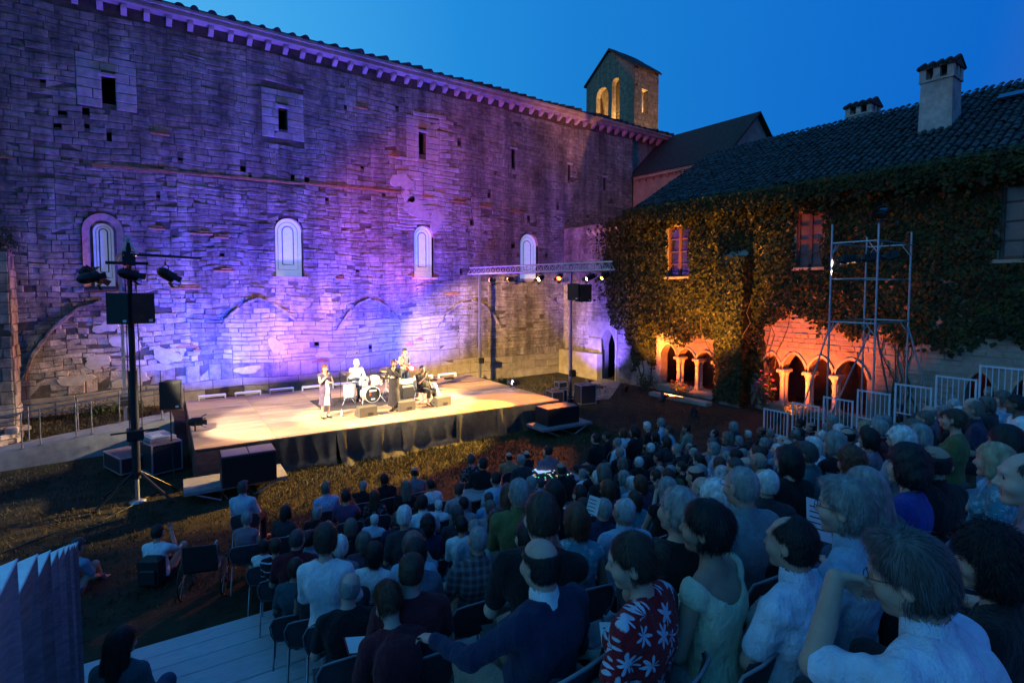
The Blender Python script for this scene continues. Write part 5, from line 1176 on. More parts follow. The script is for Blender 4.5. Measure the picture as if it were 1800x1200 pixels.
mic_stand('boom microphone stand left of the drummer', 4.45, 3.35, 1.45, (.42, .26), R(-6)); mic_stand('boom microphone stand over the drum kit behind the singer in black', 6.45, 4.05, 1.55, (-.55, .12)); mic_stand('thin straight microphone stand in front of the bass drum', 4.62, 1.55, 1.05, None, 0, True); mic_stand('microphone stand at the right shoulder of the singer in black', 5.88, 1.72, 1.38, (.0, .0)); mic_stand('microphone stand in front of the seated singer', 6.98, 1.86, 1.0, (.10, .08), R(60))
wb = thing('water_bottle', 'small clear water bottle standing on the stage floor beside the left singer', 'bottle', ST(4.0, 1.6, DZ)); q = MB(); q.lathe([(.033, 0), (.035, .02), (.035, .14), (.014, .19), (.014, .2)], n=10); q.obj('bottle_body', mat('clear_plastic', (.8, .82, .85), .2, 0, bump=0), wb); q = MB(); q.lathe([(.016, .2), (.016, .22)], n=8); q.obj('cap', M_white, wb)
for lab, pts in (('black cable snaking over the grass from the left mast towards the screen', [(.1, 14.5), (-.4, 13.9), (-1.1, 13.8), (-1.9, 13.2), (-2.6, 13.4)]), ('black cable bundle on the grass between the left mast and the stage', [(.3, 14.8), (.7, 15.2), (.6, 15.8), (1.0, 16.3), (1.2, 15.9)]), ('black cable on the grass behind the right stage corner', [(13.0, 15.2), (13.8, 15.6), (14.6, 15.9), (15.4, 16.6)])):
    q = MB(); q.tube([(x, y, .03) for x, y in pts], .016, 5); tag(q.obj('cable', M_black), lab, 'cable')
r = random.Random(12)
for k, (lab, pts) in enumerate((('black cable curving across the stage floor beside the rug', [(3.2, 3.2), (3.6, 3.0), (4.3, 2.7), (4.9, 2.55), (5.6, 2.4)]), ('black cable lying across the right rear of the stage', [(8.2, 5.4), (9.0, 5.2), (9.6, 5.4), (10.4, 5.0), (11.1, 5.1)]), ('black cable running to the seated singer', [(7.2, 1.0), (7.5, 1.4), (7.0, 1.9), (6.4, 2.4), (6.6, 3.0)]))):
    q = MB(); q.tube([ST(u, v, DZ + .008) for u, v in pts], .009, 5); tag(q.obj('cable', M_black), lab, 'cable')
for k, u in enumerate((9.1, 9.9)): q = MB(); q.box((0, 0, .04), (.18, .11, .04), bev=.01); o = tag(q.obj('pedal_box', M_black), ('flat black cable box at the rear right of the stage, nearer the light bars', 'flat black cable box at the rear right of the stage, nearer the right edge')[k], 'cable box'); o.location = ST(u, 6.15, DZ)
# ---------------------------------------------------------------- risers with subwoofers, cases
def riser(label, c, w, d, rz, h=.35):
    t = thing('riser', label, 'riser', (*c, 0), rz); q = MB(); q.box((0, 0, h - .045), (w/2, d/2, .045), bev=.008); q.obj('top', mat('grey_ply', (.24, .22, .22), .7, .15, 5, .2, 30), t)
    for s in (-1, 1):
        for e in (-1, 1): q = MB(); q.tube([(s*w*.42, e*d*.42, h - .09), (s*w*.16, e*d*.42, .02)], .022, 6); q.tube([(s*w*.16, e*d*.42, .02), (s*w*.10, -e*d*.42, .02)], .016, 5); q.obj('scissor_leg', M_alu, t)
    return t
riser('grey low riser on folding legs at the front left corner of the stage', (2.12, 14.12), 2.15, 1.05, R(-4)); riser('grey low riser on folding legs at the front right corner of the stage', (11.88, 13.62), 2.05, .98, R(-4))
def sub(label, c, w, d, h, rz, z):
    t = thing('subwoofer', label, 'subwoofer', (*c, z), rz); q = MB(); q.box((0, 0, h/2), (w/2, d/2, h/2), bev=.012); q.obj('cabinet', M_spk, t); q = MB(); q.box((0, -d/2 - .006, h/2), (w/2 - .03, .006, h/2 - .03)); q.obj('grille', mat('dark_grille', (.012, .012, .012), .8, .2, 60, .3), t)
    for s in (-1, 1): q = MB(); q.box((s*w/4, 0, h + .008), (w/4 - .012, d/2 - .02, .008), bev=.004); q.obj('top_panel', mat('sub_top', (.10, .09, .11), .45, .12, 8, .1), t)
sub('wide black subwoofer on the riser in front of the left stage corner', (2.33, 13.75), 1.14, .68, .70, R(-4), .35); sub('wide black subwoofer on the riser in front of the right stage corner', (11.86, 13.72), 1.30, .72, .55, R(-4), .35)
def flight_case(label, c, w, d, h, rz, z=0., open_lid=False):
    t = thing('flight_case', label, 'flight case', (*c, z), rz); q = MB(); q.box((0, 0, h/2 + .04), (w/2 - .012, d/2 - .012, h/2 - .04)); q.obj('panel', mat('case_laminate', (.03, .028, .035), .5, .15, 10, .1), t)
    q = MB(); e = .016
    for sx in (-1, 1):
        for sy in (-1, 1): q.box((sx*(w/2-e), sy*(d/2-e), h/2 + .04), (e, e, h/2 - .04))
    for zz in (.08, h):
        for sy in (-1, 1): q.box((0, sy*(d/2-e), zz), (w/2, e*1.05, e))
        for sx in (-1, 1): q.box((sx*(w/2-e), 0, zz), (e*1.05, d/2, e))
    tag(q.obj('edging', M_alu, t), kind='stuff'); q = MB(); q.box((0, 0, h + .008), (w/2 - .04, d/2 - .04, .006)); q.obj('lid', mat('case_lid', (.20, .12, .10), .6, .15, 8, .1), t)
    for sx in (-1, 1): q = MB(); q.lathe([(.03, -.02), (.03, .02)], (sx*w*.36, -d*.38, .03), 8, (1, 0, 0)); q.obj('castor', M_black, t)
flight_case('low silver edged flight case on the grass beside the left mast', (-.0, 17.55), .62, 1.2, .48, R(18)); flight_case('tall silver edged flight case against the left side of the stage', (.72, 17.1), .72, 1.25, .82, R(16))
q = thing('lidded_mixer_case', 'pale open equipment tray lying on the tall flight case', 'tray', (.72, 17.2, .836), R(16)); k_ = MB(); k_.box((0, 0, .05), (.30, .42, .05), bev=.01); k_.obj('tray', mat('grey_tray', (.35, .33, .36), .5, .1, 8, .05), q); k_ = MB(); k_.box((-.05, -.05, .104), (.13, .16, .003)); k_.obj('paper', M_white, q)
for lab, c, w, d, h, z in (('black equipment rack left in the pile behind the stage corner', (14.55, 17.0), .55, .6, .62, 0), ('black equipment rack in the middle of the pile behind the stage corner', (15.1, 17.35), .5, .55, .58, 0), ('black flight case standing in front of the right mast', (15.75, 16.45), .75, .6, .85, 0), ('small black rack on top of the pile behind the right stage corner', (15.15, 17.3), .42, .42, .3, .6)):
    flight_case(lab, c, w, d, h, R(-12), z)
ps = thing('speaker_stand', 'black tripod stand carrying a speaker beside the front left stage side', 'speaker stand', (1.0, 16.62, 0)); q = MB(); q.tube([(0, 0, .5), (0, 0, 1.72)], .018, 8); q.obj('pole', M_black, ps)
for a in (30, 150, 270): q = MB(); q.tube([(0, 0, .75), (.48*math.cos(R(a)), .48*math.sin(R(a)), .02)], .016, 6); q.obj('leg', M_black, ps)
speaker('stage_speaker', 'black speaker box on a tripod stand at the left side of the stage', (1.0, 16.5, 1.70), .50, .42, .72, R(-18))
# ---------------------------------------------------------------- scaffold tower
sf = thing('scaffold_tower', 'open steel scaffold tower carrying lamps in front of the ivy covered house', 'scaffold', (15.5, 5.65, 0))
SX, SY = 2.2, 1.1
for (x, y, h) in ((0, 0, 6.5), (0, SY, 6.55), (SX, 0, 6.4), (SX, SY, 6.35)): q = MB(); q.tube([(x, y, 0), (x, y, h)], .027, 8); q.box((x, y, .01), (.09, .09, .01)); q.obj('standard', M_steel, sf)
for z in (6.05, 3.95): 
    for a, b in (((0,0),(0,SY)), ((0,0),(SX,0)), ((SX,0),(SX,SY)), ((0,SY),(SX,SY))): q = MB(); q.tube([(*a, z), (*b, z)], .025, 7); q.obj('ledger', M_steel, sf)
for a, b in (((0,0),(0,SY)), ((0,0),(SX,0)), ((SX,0),(SX,SY)), ((0,SY),(SX,SY))): q = MB(); q.tube([(*a, 5.1), (*b, 5.1)], .015, 6); q.obj('guard_rail', M_steel, sf)
for (x, y) in ((0, 0), (0, SY), (SX, 0), (SX, SY)):
    for z in (6.05, 3.95):
        d1 = (.28 if x == 0 else -.28); d2 = (.22 if y == 0 else -.22); q = MB(); q.tube([(x + d1, y, z - .0), (x, y, z - .32)], .013, 5); q.tube([(x, y + d2, z), (x, y, z - .32)], .013, 5); q.obj('corner_brace', M_steel, sf)
for a, b in (((.05, 0, 3.8), (1.9, 0, .3)), ((0, .1, 3.8), (0, SY + .3, .3)), ((.0, SY, 3.8), (-.3, SY + .9, .05)), ((SX, .0, 3.8), (SX + .3, -.9, .05))): q = MB(); q.tube([a, b], .024, 7); q.obj('diagonal_brace', M_steel, sf)
SG = 'lamps on the scaffold tower'
for k, (lab, y, z, tgt, col, pw, an) in enumerate((('black lamp on the scaffold tower nearest the cloister arcade', SY*.9, 5.55, (4.4, 18.9, 1.2), WHT, 15000, 23), ('black lamp on the scaffold tower in the middle of its row', SY*.55, 5.6, (7.4, 19.2, 1.3), WARM, 14500, 30), ('black lamp on the scaffold tower nearest the stands', SY*.2, 5.62, (10.4, 18.6, .9), WARM, 6500, 22))):
    fixture('stage_light', lab, 'stage light', (15.5 + .15 + .3*k, 5.65 + y, z), tgt, col, pw, an, kind='profile', glow=7, group=SG, blend=.6)
fixture('flood_lamp', 'small unlit box flood lamp on top of the nearest scaffold pole', 'flood lamp', (15.5, 5.62, 6.66), (5, 4, 3), (.05, .06, .07), 0, 60, kind='profile', glow=.0)
# ---------------------------------------------------------------- floods at the cloister
FL = 'orange uplights at the cloister'
def flood(label, x, y, tgt, col, power, an): return fixture('uplight', label, 'floodlight', (x, y, .22), tgt, col, power, an, hang=False, glow=6, group=FL, blend=.8, radius=.12)
flood('orange uplight on the grass before the smaller arcade', 18.95, 14.9, (21, 14.9, 2.4), (1., .19, .018), 2500, 110); flood('orange uplight on the grass before the wide arcade behind the railing', 19.1, 10.0, (21, 9.8, 2.5), (1., .16, .026), 3600, 104)
flood('orange uplight on the grass facing the ivy covered buttress', 17.6, 12.4, (21, 14.6, 7.8), (1., .37, .042), 13500, 66)
flood('orange uplight low beside the doorway corner', 19.2, 17.3, (21, 16.6, 6.0), (1., .37, .045), 4200, 84)
o = thing('led_strip', 'short glowing strip lamp on the kerb under the smaller arcade', 'strip lamp', (19.38, 14.75, .2), R(90)); q = MB(); q.box((0, 0, .02), (.55, .03, .02)); q.obj('housing', M_alu, o); q = MB(); q.box((0, .0, .043), (.5, .015, .003)); q.obj('tube', lens((1., .62, .25), 5.), o)
fixture('uplight', 'violet uplight on the grass before the doorway wall', 'floodlight', (18.6, 19.3, .25), (21, 20.6, 2.9), (.16, .11, 1.), 3600, 84, hang=False, glow=4, blend=.8)
fixture('uplight', 'warm flood lamp on the church roof lighting the bell tower', 'floodlight', (33.6, 22.5, 16.0), (32.6, 27.45, 18.6), (1., .56, .24), 800, 70, hang=False, glow=4, blend=.6)
lb = thing('belfry_lamp', 'warm lamp inside the bell tower', 'lamp', (32.6, 29.2, 16.85)); q = MB(); q.lathe([(.001, .0), (.06, .03), (.08, .1), (.05, .18), (.001, .2)], n=10); q.obj('bulb', lens((1., .7, .3), 6.), lb)
ld = bpy.data.lights.new('belfry_glow', 'POINT'); ld.energy = 1500; ld.color = (1., .62, .22); ld.shadow_soft_size = .1; lo = link(bpy.data.objects.new('belfry_glow', ld)); lo.parent = lb; lo.location = (0, 0, .4)
# wall washing light of the bars
for k, (u, c) in enumerate(BARS):
    lamp('bar_light', 'AREA', ST(u, 6.72, DZ + .19), 430*BP[k], c, target=ST(u, 9.0, 5.4), sx=.8, sy=.05, spread=135)
# ---------------------------------------------------------------- grandstand
TH = R(4); CQ, SQ = math.cos(TH), math.sin(TH)
def PQ(p, q, z=0.): return (p*CQ + q*SQ, -p*SQ + q*CQ, z)
ROWS = [(.1 + .8*k, 3.12 - .34*k) for k in range(9)] + [(7.25, .12), (7.95, .12), (8.8, 0.), (9.5, 0.), (10.2, 0.), (10.85, 0.)]
M_deck = mat('aluminium_deck', (.52, .53, .56), .5, .10, 6, .12, 60, metal=.25, stretch=(1, 8, 1), obj_rand=.06)
M_riser = mat('dark_riser', (.10, .10, .11), .7, .15, 6, .1)
gs = thing('grandstand', 'tiered aluminium grandstand carrying the audience, its bare left aisle in front', 'grandstand', PQ(0, 0), -TH)
for k in range(9):
    q0, z = .1 + .8*k - .42, 3.12 - .34*k
    for j in range(3):
        mb = MB(); mb.box((6.1, q0 + .8*(j+.5)/3, z - .025), (7.3, .8/6 - .004, .025), bev=.006); mb.obj('deck_plank', M_deck, gs)
    mb = MB(); mb.box((6.1, q0 + .8 - .012, z - .19), (7.28, .01, .135)); mb.obj('riser_board', M_riser, gs)
    for p in (-1.1, 3., 7.5, 13.3): mb = MB(); mb.tube([(p, q0 + .3, -.02), (p, q0 + .3, z - .05)], .03, 6); mb.obj('support_post', M_steel, gs)
for j in range(5): mb = MB(); mb.box((6.1, 6.88 + .306*(j+.5), .095), (7.3, .149, .025), bev=.006); mb.obj('deck_plank', M_deck, gs)
mb = MB(); mb.box((6.1, 8.422, .04), (7.3, .012, .05)); mb.obj('riser_board', M_riser, gs)
# side steps with the seven guard panels
ss = thing('side_steps', 'stepped side stair along the right end of the grandstand', 'steps', PQ(0, 0), -TH)
SP_ = [(8.97, 1.38), (8.12, 1.71), (7.28, 2.01), (6.45, 2.32), (5.62, 2.60), (4.82, 2.90), (4.05, 3.22)]
for k, (q, zt) in enumerate(SP_): mb = MB(); mb.box((14.55, q, (zt - 1.0)/2), (.62, .40, (zt - 1.0)/2 - .002), bev=.01); mb.obj('step', M_riser, ss)
for k, (q, zt) in enumerate(SP_):
    t = thing('guard_railing', f"pale barred guard railing panel on the right stand steps, {['lowest and farthest', 'second lowest', 'third lowest', 'middle one', 'third highest', 'second highest', 'highest and nearest'][k]}", 'railing', PQ(14.5, q, zt - 1.0), -TH, 'stepped guard railings right of the stand')
    M_rail = mat('white_rail_paint', (.62, .63, .68), .5, .08, 10, .05, spec=.4); w = .355
    for y in (-w, w): mb = MB(); mb.box((0, y, .5), (.018, .018, .5)); mb.obj('post', M_rail, t)
    for z in (.976, .30): mb = MB(); mb.box((0, 0, z), (.018, w - .02, .018 if z > .5 else .011)); mb.obj('rail', M_rail, t)
    for j in range(6): mb = MB(); y = -w + 2*w*(j+1)/7; mb.box((0, y, .635), (.008, .008, .32)); mb.obj('bar', M_rail, t)
# folded screen of pale panels at the left end
fs = thing('folded_screen', 'screen of tall pale pleated panels standing beside the lower left aisle', 'screen', (0, 0, 0))
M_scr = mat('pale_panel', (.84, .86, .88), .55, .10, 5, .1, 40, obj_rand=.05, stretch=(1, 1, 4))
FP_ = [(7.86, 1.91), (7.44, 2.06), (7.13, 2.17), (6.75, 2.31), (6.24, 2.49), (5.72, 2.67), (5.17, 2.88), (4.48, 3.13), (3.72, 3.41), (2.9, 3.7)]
M_scr_shade = mat('shaded_panel_side', (.22, .24, .28), .6, .2, 9, .3, 60, obj_rand=.35, stretch=(1, 1, 3))  # darker copy of the panel colour: shade of the overhanging folds painted in
for k, (y, z) in enumerate(FP_):       # a hoarding 1.8 m high that climbs with the tiers, each panel folded along a slanting crease
    x = -.47; w = .26 + .012*k; g = .17 + .011*k; zb = max(0, z - 1.85); mb = MB()
    A, B, C_ = (x, y, z), (x - w, y + .10, z - .13), (x - w*.52, y - g*1.5, z - g*1.5); Ab, Bb, Cb = (x, y + .10, zb), (x - w, y + .16, zb), (x - w*.52, y + .02, zb)
    mb.mat(0).add([A, B, C_], [(0,1,2)]); mb.mat(1).add([A, C_, Cb, Ab], [(0,1,2,3)]); mb.add([B, Bb, Cb, C_], [(0,1,2,3)]); mb.mat(0).tube([A, C_], .007, 4); mb.obj('panel', [M_scr, M_scr_shade], fs)
# ---------------------------------------------------------------- chairs
M_seat = mat('dark_seat', (.045, .05, .06), .6, .15, 12, .15, 60, spec=.3); M_shell2 = mat('pale_seat_edge', (.20, .21, .23), .5, .08, 12, .05)
def make_chair():
    t = thing('chair', 'x', 'chair', (0, 0, -50))
    def shell(prof, wf, th):
        V = []; n = 8; F = []
        for y, z, w in prof:
            for j in range(n+1): s = -1 + 2*j/n; V.append((s*w, y - .05*(1 - s*s)*wf, z + .012*s*s))
        m = len(prof); F = [(i*(n+1)+j, i*(n+1)+j+1, (i+1)*(n+1)+j+1, (i+1)*(n+1)+j) for i in range(m-1) for j in range(n)]
        return V, F
    V, F = shell([(.22, .43, .19), (.19, .455, .215), (.0, .44, .225), (-.17, .445, .21), (-.215, .48, .20)], 0, 0); raw('seat', V, F, M_seat, t, True)
    V, F = shell([(-.20, .50, .20), (-.235, .60, .225), (-.265, .72, .235), (-.285, .80, .20), (-.29, .83, .15)], 1, 0); raw('backrest', V, F, M_seat, t, True)
    mb = MB(); mb.tube([(-.205, -.20, .50), (-.235, -.24, .60), (-.245, -.265, .72), (-.205, -.29, .81), (-.13, -.335, .845), (0, -.345, .85), (.13, -.335, .845), (.205, -.29, .81), (.245, -.265, .72), (.235, -.24, .60), (.205, -.20, .50)], .009, 5); mb.obj('back_rim', M_shell2, t)
    for s in (-1, 1): mb = MB(); mb.tube([(s*.23, .24, 0), (s*.21, .17, .42), (s*.21, -.17, .43), (s*.23, -.27, 0)], .012, 5); mb.obj('leg_frame', M_steel, t)
    return t
chair0 = make_chair(); chair_kids = kid_map(); chair_used = [False]
def put_chair(x, y, z, rz, label, group='audience chairs'):
    t = chair0 if not chair_used[0] else copy_tree(chair0, chair_kids); chair_used[0] = True
    t.location = (x - .07*math.sin(rz), y + .07*math.cos(rz), z); t.rotation_euler = (0, 0, rz); t.scale = (1, 1, .95); t['label'] = label; t['group'] = group; return t
# ---------------------------------------------------------------- materials of people
SKIN = [mat(f'skin_{n}', c, .55, .06, 14, .08, 90, spec=.35) for n, c in (('fair', (.52, .33, .26)), ('light', (.46, .28, .21)), ('tanned', (.36, .21, .15)), ('brown', (.17, .09, .06)))]
M_eye = mat('eye', (.05, .045, .05), .2, .1, bump=0, spec=.6); M_lip = mat('lip', (.38, .15, .13), .5, .05, bump=0)
HC = dict(black=(.010, .009, .009), brown=(.045, .026, .017), auburn=(.10, .036, .018), gb=(.13, .105, .085), dg=(.055, .052, .05), grey=(.24, .235, .23), white=(.60, .59, .57), silver=(.40, .40, .40), blonde=(.38, .28, .17))
HM = {k: mat('hair_' + k, c, .55, .28, 30, .6, 90, stretch=(1, 1, .25), spec=.4, bdist=.006) for k, c in HC.items()}
CL_ = dict(white=(.74, .75, .76), ltblue=(.36, .48, .60), skyblue=(.22, .42, .62), grey=(.28, .28, .30), slate=(.13, .15, .19), navy=(.020, .027, .065), black=(.014, .014, .016), maroon=(.12, .018, .026), mauve=(.26, .17, .21), plum=(.10, .05, .085), charcoal=(.045, .045, .05),
           olive=(.12, .135, .05), tan=(.30, .20, .12), beige=(.36, .29, .19), teal=(.06, .27, .33), paleteal=(.28, .40, .40), sage=(.28, .32, .26), steel=(.22, .29, .38), lavender=(.42, .40, .56), royal=(.025, .05, .27), greyteal=(.19, .27, .29), darkteal=(.04, .10, .12), purple=(.10, .05, .12), yellow=(.60, .58, .42))
def cloth(n, c): return mat('cloth_' + n, c, .92, .10, 9, .75, 13, sheen=.1, spec=.15, stretch=(1.5, 1.5, .7), bdist=.045)
CM = {k: cloth(k, c) for k, c in CL_.items()}
def pattern(name, base, spots, scale, kind='VORONOI', thr=.35):
    m = cloth(name, base); nt = m.node_tree; N = nt.nodes; L = nt.links; b = N['Principled BSDF']; src = b.inputs['Base Color'].links[0].from_socket
    tc = N.new('ShaderNodeTexCoord'); mix = N.new('ShaderNodeMix'); mix.data_type = 'RGBA'; L.new(src, mix.inputs[6]); mix.inputs[7].default_value = (*spots, 1)
    if kind == 'STRIPE':
        w = N.new('ShaderNodeTexWave'); w.bands_direction = 'Z'; w.inputs['Scale'].default_value = scale; w.inputs['Distortion'].default_value = .3; L.new(tc.outputs['Object'], w.inputs[0]); g = N.new('ShaderNodeMath'); g.operation = 'GREATER_THAN'; g.inputs[1].default_value = thr; L.new(w.outputs['Fac'], g.inputs[0]); L.new(g.outputs[0], mix.inputs[0])
    elif kind == 'CHECK':
        a = []
        for d in 'XZ':
            w = N.new('ShaderNodeTexWave'); w.bands_direction = d; w.inputs['Scale'].default_value = scale; L.new(tc.outputs['Object'], w.inputs[0]); g = N.new('ShaderNodeMath'); g.operation = 'GREATER_THAN'; g.inputs[1].default_value = thr; L.new(w.outputs['Fac'], g.inputs[0]); a.append(g)
        s = N.new('ShaderNodeMath'); s.operation = 'ADD'; L.new(a[0].outputs[0], s.inputs[0]); L.new(a[1].outputs[0], s.inputs[1]); h = N.new('ShaderNodeMath'); h.operation = 'MULTIPLY'; h.inputs[1].default_value = .45; L.new(s.outputs[0], h.inputs[0]); L.new(h.outputs[0], mix.inputs[0])
    else:      # flowers with petals: angular waves round scattered centres
        v = N.new('ShaderNodeTexVoronoi'); v.inputs['Scale'].default_value = scale; v.inputs['Randomness'].default_value = .9; nz = N.new('ShaderNodeTexNoise'); nz.inputs['Scale'].default_value = scale*2.2; nz.inputs['Detail'].default_value = 3
        L.new(tc.outputs['Object'], v.inputs[0]); L.new(tc.outputs['Object'], nz.inputs[0])
        sb = N.new('ShaderNodeVectorMath'); sb.operation = 'SUBTRACT'; L.new(tc.outputs['Object'], sb.inputs[0]); L.new(v.outputs['Position'], sb.inputs[1]) if False else None
        a2 = N.new('ShaderNodeVectorMath'); a2.operation = 'SCALE'; a2.inputs['Scale'].default_value = scale; L.new(tc.outputs['Object'], a2.inputs[0]); L.new(a2.outputs[0], sb.inputs[0]); sc2 = N.new('ShaderNodeVectorMath'); sc2.operation = 'SCALE'; sc2.inputs['Scale'].default_value = scale; L.new(v.outputs['Position'], sc2.inputs[0]); L.new(sc2.outputs[0], sb.inputs[1])
        sp = N.new('ShaderNodeSeparateXYZ'); L.new(sb.outputs[0], sp.inputs[0]); at = N.new('ShaderNodeMath'); at.operation = 'ARCTAN2'; L.new(sp.outputs[0], at.inputs[0]); L.new(sp.outputs[2], at.inputs[1])
        m5 = N.new('ShaderNodeMath'); m5.operation = 'MULTIPLY'; m5.inputs[1].default_value = 7; L.new(at.outputs[0], m5.inputs[0]); co = N.new('ShaderNodeMath'); co.operation = 'COSINE'; L.new(m5.outputs[0], co.inputs[0])
        pr = N.new('ShaderNodeMath'); pr.operation = 'MULTIPLY_ADD'; pr.inputs[1].default_value = .16; pr.inputs[2].default_value = thr; L.new(co.outputs[0], pr.inputs[0]); ns = N.new('ShaderNodeMath'); ns.operation = 'MULTIPLY_ADD'; ns.inputs[1].default_value = .35; L.new(nz.outputs[0], ns.inputs[0]); L.new(v.outputs['Distance'], ns.inputs[2]) 
        s3 = N.new('ShaderNodeMath'); s3.operation = 'SUBTRACT'; L.new(pr.outputs[0], s3.inputs[0]); L.new(ns.outputs[0], s3.inputs[1]); mr = N.new('ShaderNodeMapRange'); mr.inputs[1].default_value = -.17; mr.inputs[2].default_value = -.10; L.new(s3.outputs[0], mr.inputs[0]); L.new(mr.outputs[0], mix.inputs[0])
    L.new(mix.outputs[2], b.inputs['Base Color']); return m
CM['ltblue_pat'] = pattern('ltblue_pat', (.38, .46, .66), (.12, .14, .30), 26, thr=.30); CM['floraldark'] = pattern('floraldark', (.03, .025, .03), (.30, .24, .26), 14, thr=.38)
CM['stripe'] = pattern('stripe', (.016, .016, .02), (.40, .48, .60), 2.6, 'STRIPE', .93); CM['check'] = pattern('check', (.10, .075, .075), (.24, .22, .24), 5, 'CHECK', .6); CM['tealpat'] = pattern('tealpat', (.10, .26, .33), (.40, .52, .56), 16, thr=.36)
CM['floral_red'] = pattern('floral_red', (.26, .012, .020), (.50, .56, .68), 10.5, thr=.40); CM['shirt_print'] = cloth('shirt_print', (.58, .66, .78))
TOPN = dict(ltblue='light blue shirt', ltblue_pat='light blue patterned shirt', skyblue='sky blue top', floraldark='dark flowered top', stripe='striped dark top', tealpat='teal patterned top', check='checked shirt', white='white top', steel='steel blue top', slate='slate shirt', greyteal='grey teal shirt', darkteal='dark teal top', paleteal='pale teal top', royal='royal blue top')
PANTS = [cloth('pants_' + n, c) for n, c in (('dark', (.022, .023, .028)), ('denim', (.05, .075, .14)), ('khaki', (.22, .19, .14)), ('pale', (.48, .49, .50)))]
M_shoe = mat('shoe_leather', (.03, .025, .022), .5, .1, 20, .1)
GROUP = 'audience seated in the rows'
def assemble(t, B, skin, hairmesh, hairmat, topm, pantm, collar=None, glasses=False, shoes=False, extra=None):
    parts = {}
    def put(name, key, me_src, mats):
        o = link(bpy.data.objects.new(name, me_src)); o.parent = t; parts[name] = o
        for i, m in enumerate(mats): o.material_slots[i].link = 'OBJECT'; o.material_slots[i].material = m
        return o
    put('body', 'body', B['me_body'], [skin, M_eye, M_lip]); put('shirt', 'shirt', B['me_shirt'], [topm])
    if 'me_collar' in B: put('collar', 'collar', B['me_collar'], [collar or topm])
    if 'me_trousers' in B: put('trousers', 'trousers', B['me_trousers'], [pantm])
    if hairmesh is not None: h = put('hair', 'hair', hairmesh, [hairmat]); h.location = B['hc']; h.rotation_euler = Matrix(B['M'].tolist()).to_euler()
    if glasses: g = link(bpy.data.objects.new('glasses', GLASS_ME)); g.parent = t; g.location = B['hc']; g.rotation_euler = Matrix(B['M'].tolist()).to_euler()
    if shoes:
        for h, k, a, tt in B['legs']: s = link(bpy.data.objects.new('shoe', SHOE_ME)); s.parent = t; s.location = (a[0], a[1], 0 if a[2] < .3 else a[2] - .1); s.rotation_euler = (0, 0, -.12 if a[0] > 0 else .12)
    return parts
def to_mesh(name, V, F, mi=None, nm=1):
    me = bpy.data.meshes.new(name); me.from_pydata(V.tolist() if isinstance(V, np.ndarray) else V, [], F.tolist() if isinstance(F, np.ndarray) else F)
    for k in range(nm): me.materials.append(None)
    if mi is not None: me.polygons.foreach_set('material_index', mi)
    me.polygons.foreach_set('use_smooth', np.ones(len(me.polygons), dtype=bool)); me.update(); return me
def variant(**sp):
    B = build_person(sp); B['me_body'] = to_mesh('body', *B['body'], nm=3); B['me_shirt'] = to_mesh('shirt', *B['shirt'])
    if 'collar' in B: B['me_collar'] = to_mesh('collar', *B['collar'])
    if 'trousers' in B: B['me_trousers'] = to_mesh('trousers', *B['trousers'])
    return B
q = MB(); 
for s in (-1, 1):
    q.tube([(s*.034 + .023*math.cos(a), .108, .008 + .017*math.sin(a)) for a in np.linspace(0, 6.283, 13)], .0016, 4); q.tube([(s*.057, .106, .012), (s*.078, .06, .014), (s*.082, -.01, .012), (s*.078, -.03, -.005)], .0017, 4)
q.tube([(-.011, .110, .012), (0, .113, .016), (.011, .110, .012)], .0015, 4)
_g = q.obj('glasses', mat('spectacle_frame', (.02, .015, .012), .4, bump=0)); GLASS_ME = _g.data; bpy.data.objects.remove(_g)
v = Vol(axis_lin(-.08, .08, .012), axis_lin(-.12, .24, .012), axis_lin(-.01, .14, .012)); v.cap((0, -.04, .045), (0, .14, .035), .044, .038, .03); v.cap((0, -.03, .05), (0, -.03, .11), .042, .045, .03); v.d = np.maximum(v.d, np.broadcast_to(.0 - v.ax[2].reshape(1,1,-1), v.d.shape).astype(np.float32)); SHOE_ME = to_mesh('shoe', *v.mesh()); SHOE_ME.materials[0] = M_shoe
HSTYLES = ['crop', 'short', 'thick', 'side', 'bald', 'recede', 'bob', 'long', 'curly', 'big', 'bun', 'updo']
HAIR = {s: [to_mesh('hair', *build_hair(s, 3 + i + 10*k, .010, 420, .0021)) for k in range(2)] for i, s in enumerate(HSTYLES)}
VM = [variant(arms=('lap', 'lap'), collar=True), variant(arms=('cross', 'cross'), yaw=14, bulk=.025, collar=True, sleeve='long'), variant(arms=('lap', 'knee'), yaw=-14, bulk=.045, fat=.006, collar=True), variant(arms=('lap', 'chin'), yaw=16, pitch=8), variant(arms=('knee', 'lap'), yaw=26, bulk=.02, pitch=0, sleeve='long', collar=True), variant(arms=('phone', 'phone'), yaw=4, sleeve='short'), variant(arms=('lap', 'lap'), yaw=-6, pitch=12, roll=7, bulk=.03, sw=.195, hunch=.03)]
VF = [variant(female=True, sw=.163, neck=.045, arms=('lap', 'lap')), variant(female=True, sw=.165, neck=.046, arms=('cross', 'cross'), yaw=18, sleeve='long'), variant(female=True, sw=.168, neck=.047, bulk=.03, arms=('lap', 'lap'), yaw=-15, roll=5, skirt=True), variant(female=True, sw=.163, neck=.045, arms=('lap', 'cheek'), yaw=22, roll=-6), variant(female=True, sw=.163, neck=.045, arms=('head', 'lap'), yaw=10, sleeve='none'), variant(female=True, sw=.166, neck=.045, bulk=.015, arms=('knee', 'lap'), yaw=28, sleeve='none', pitch=0)]
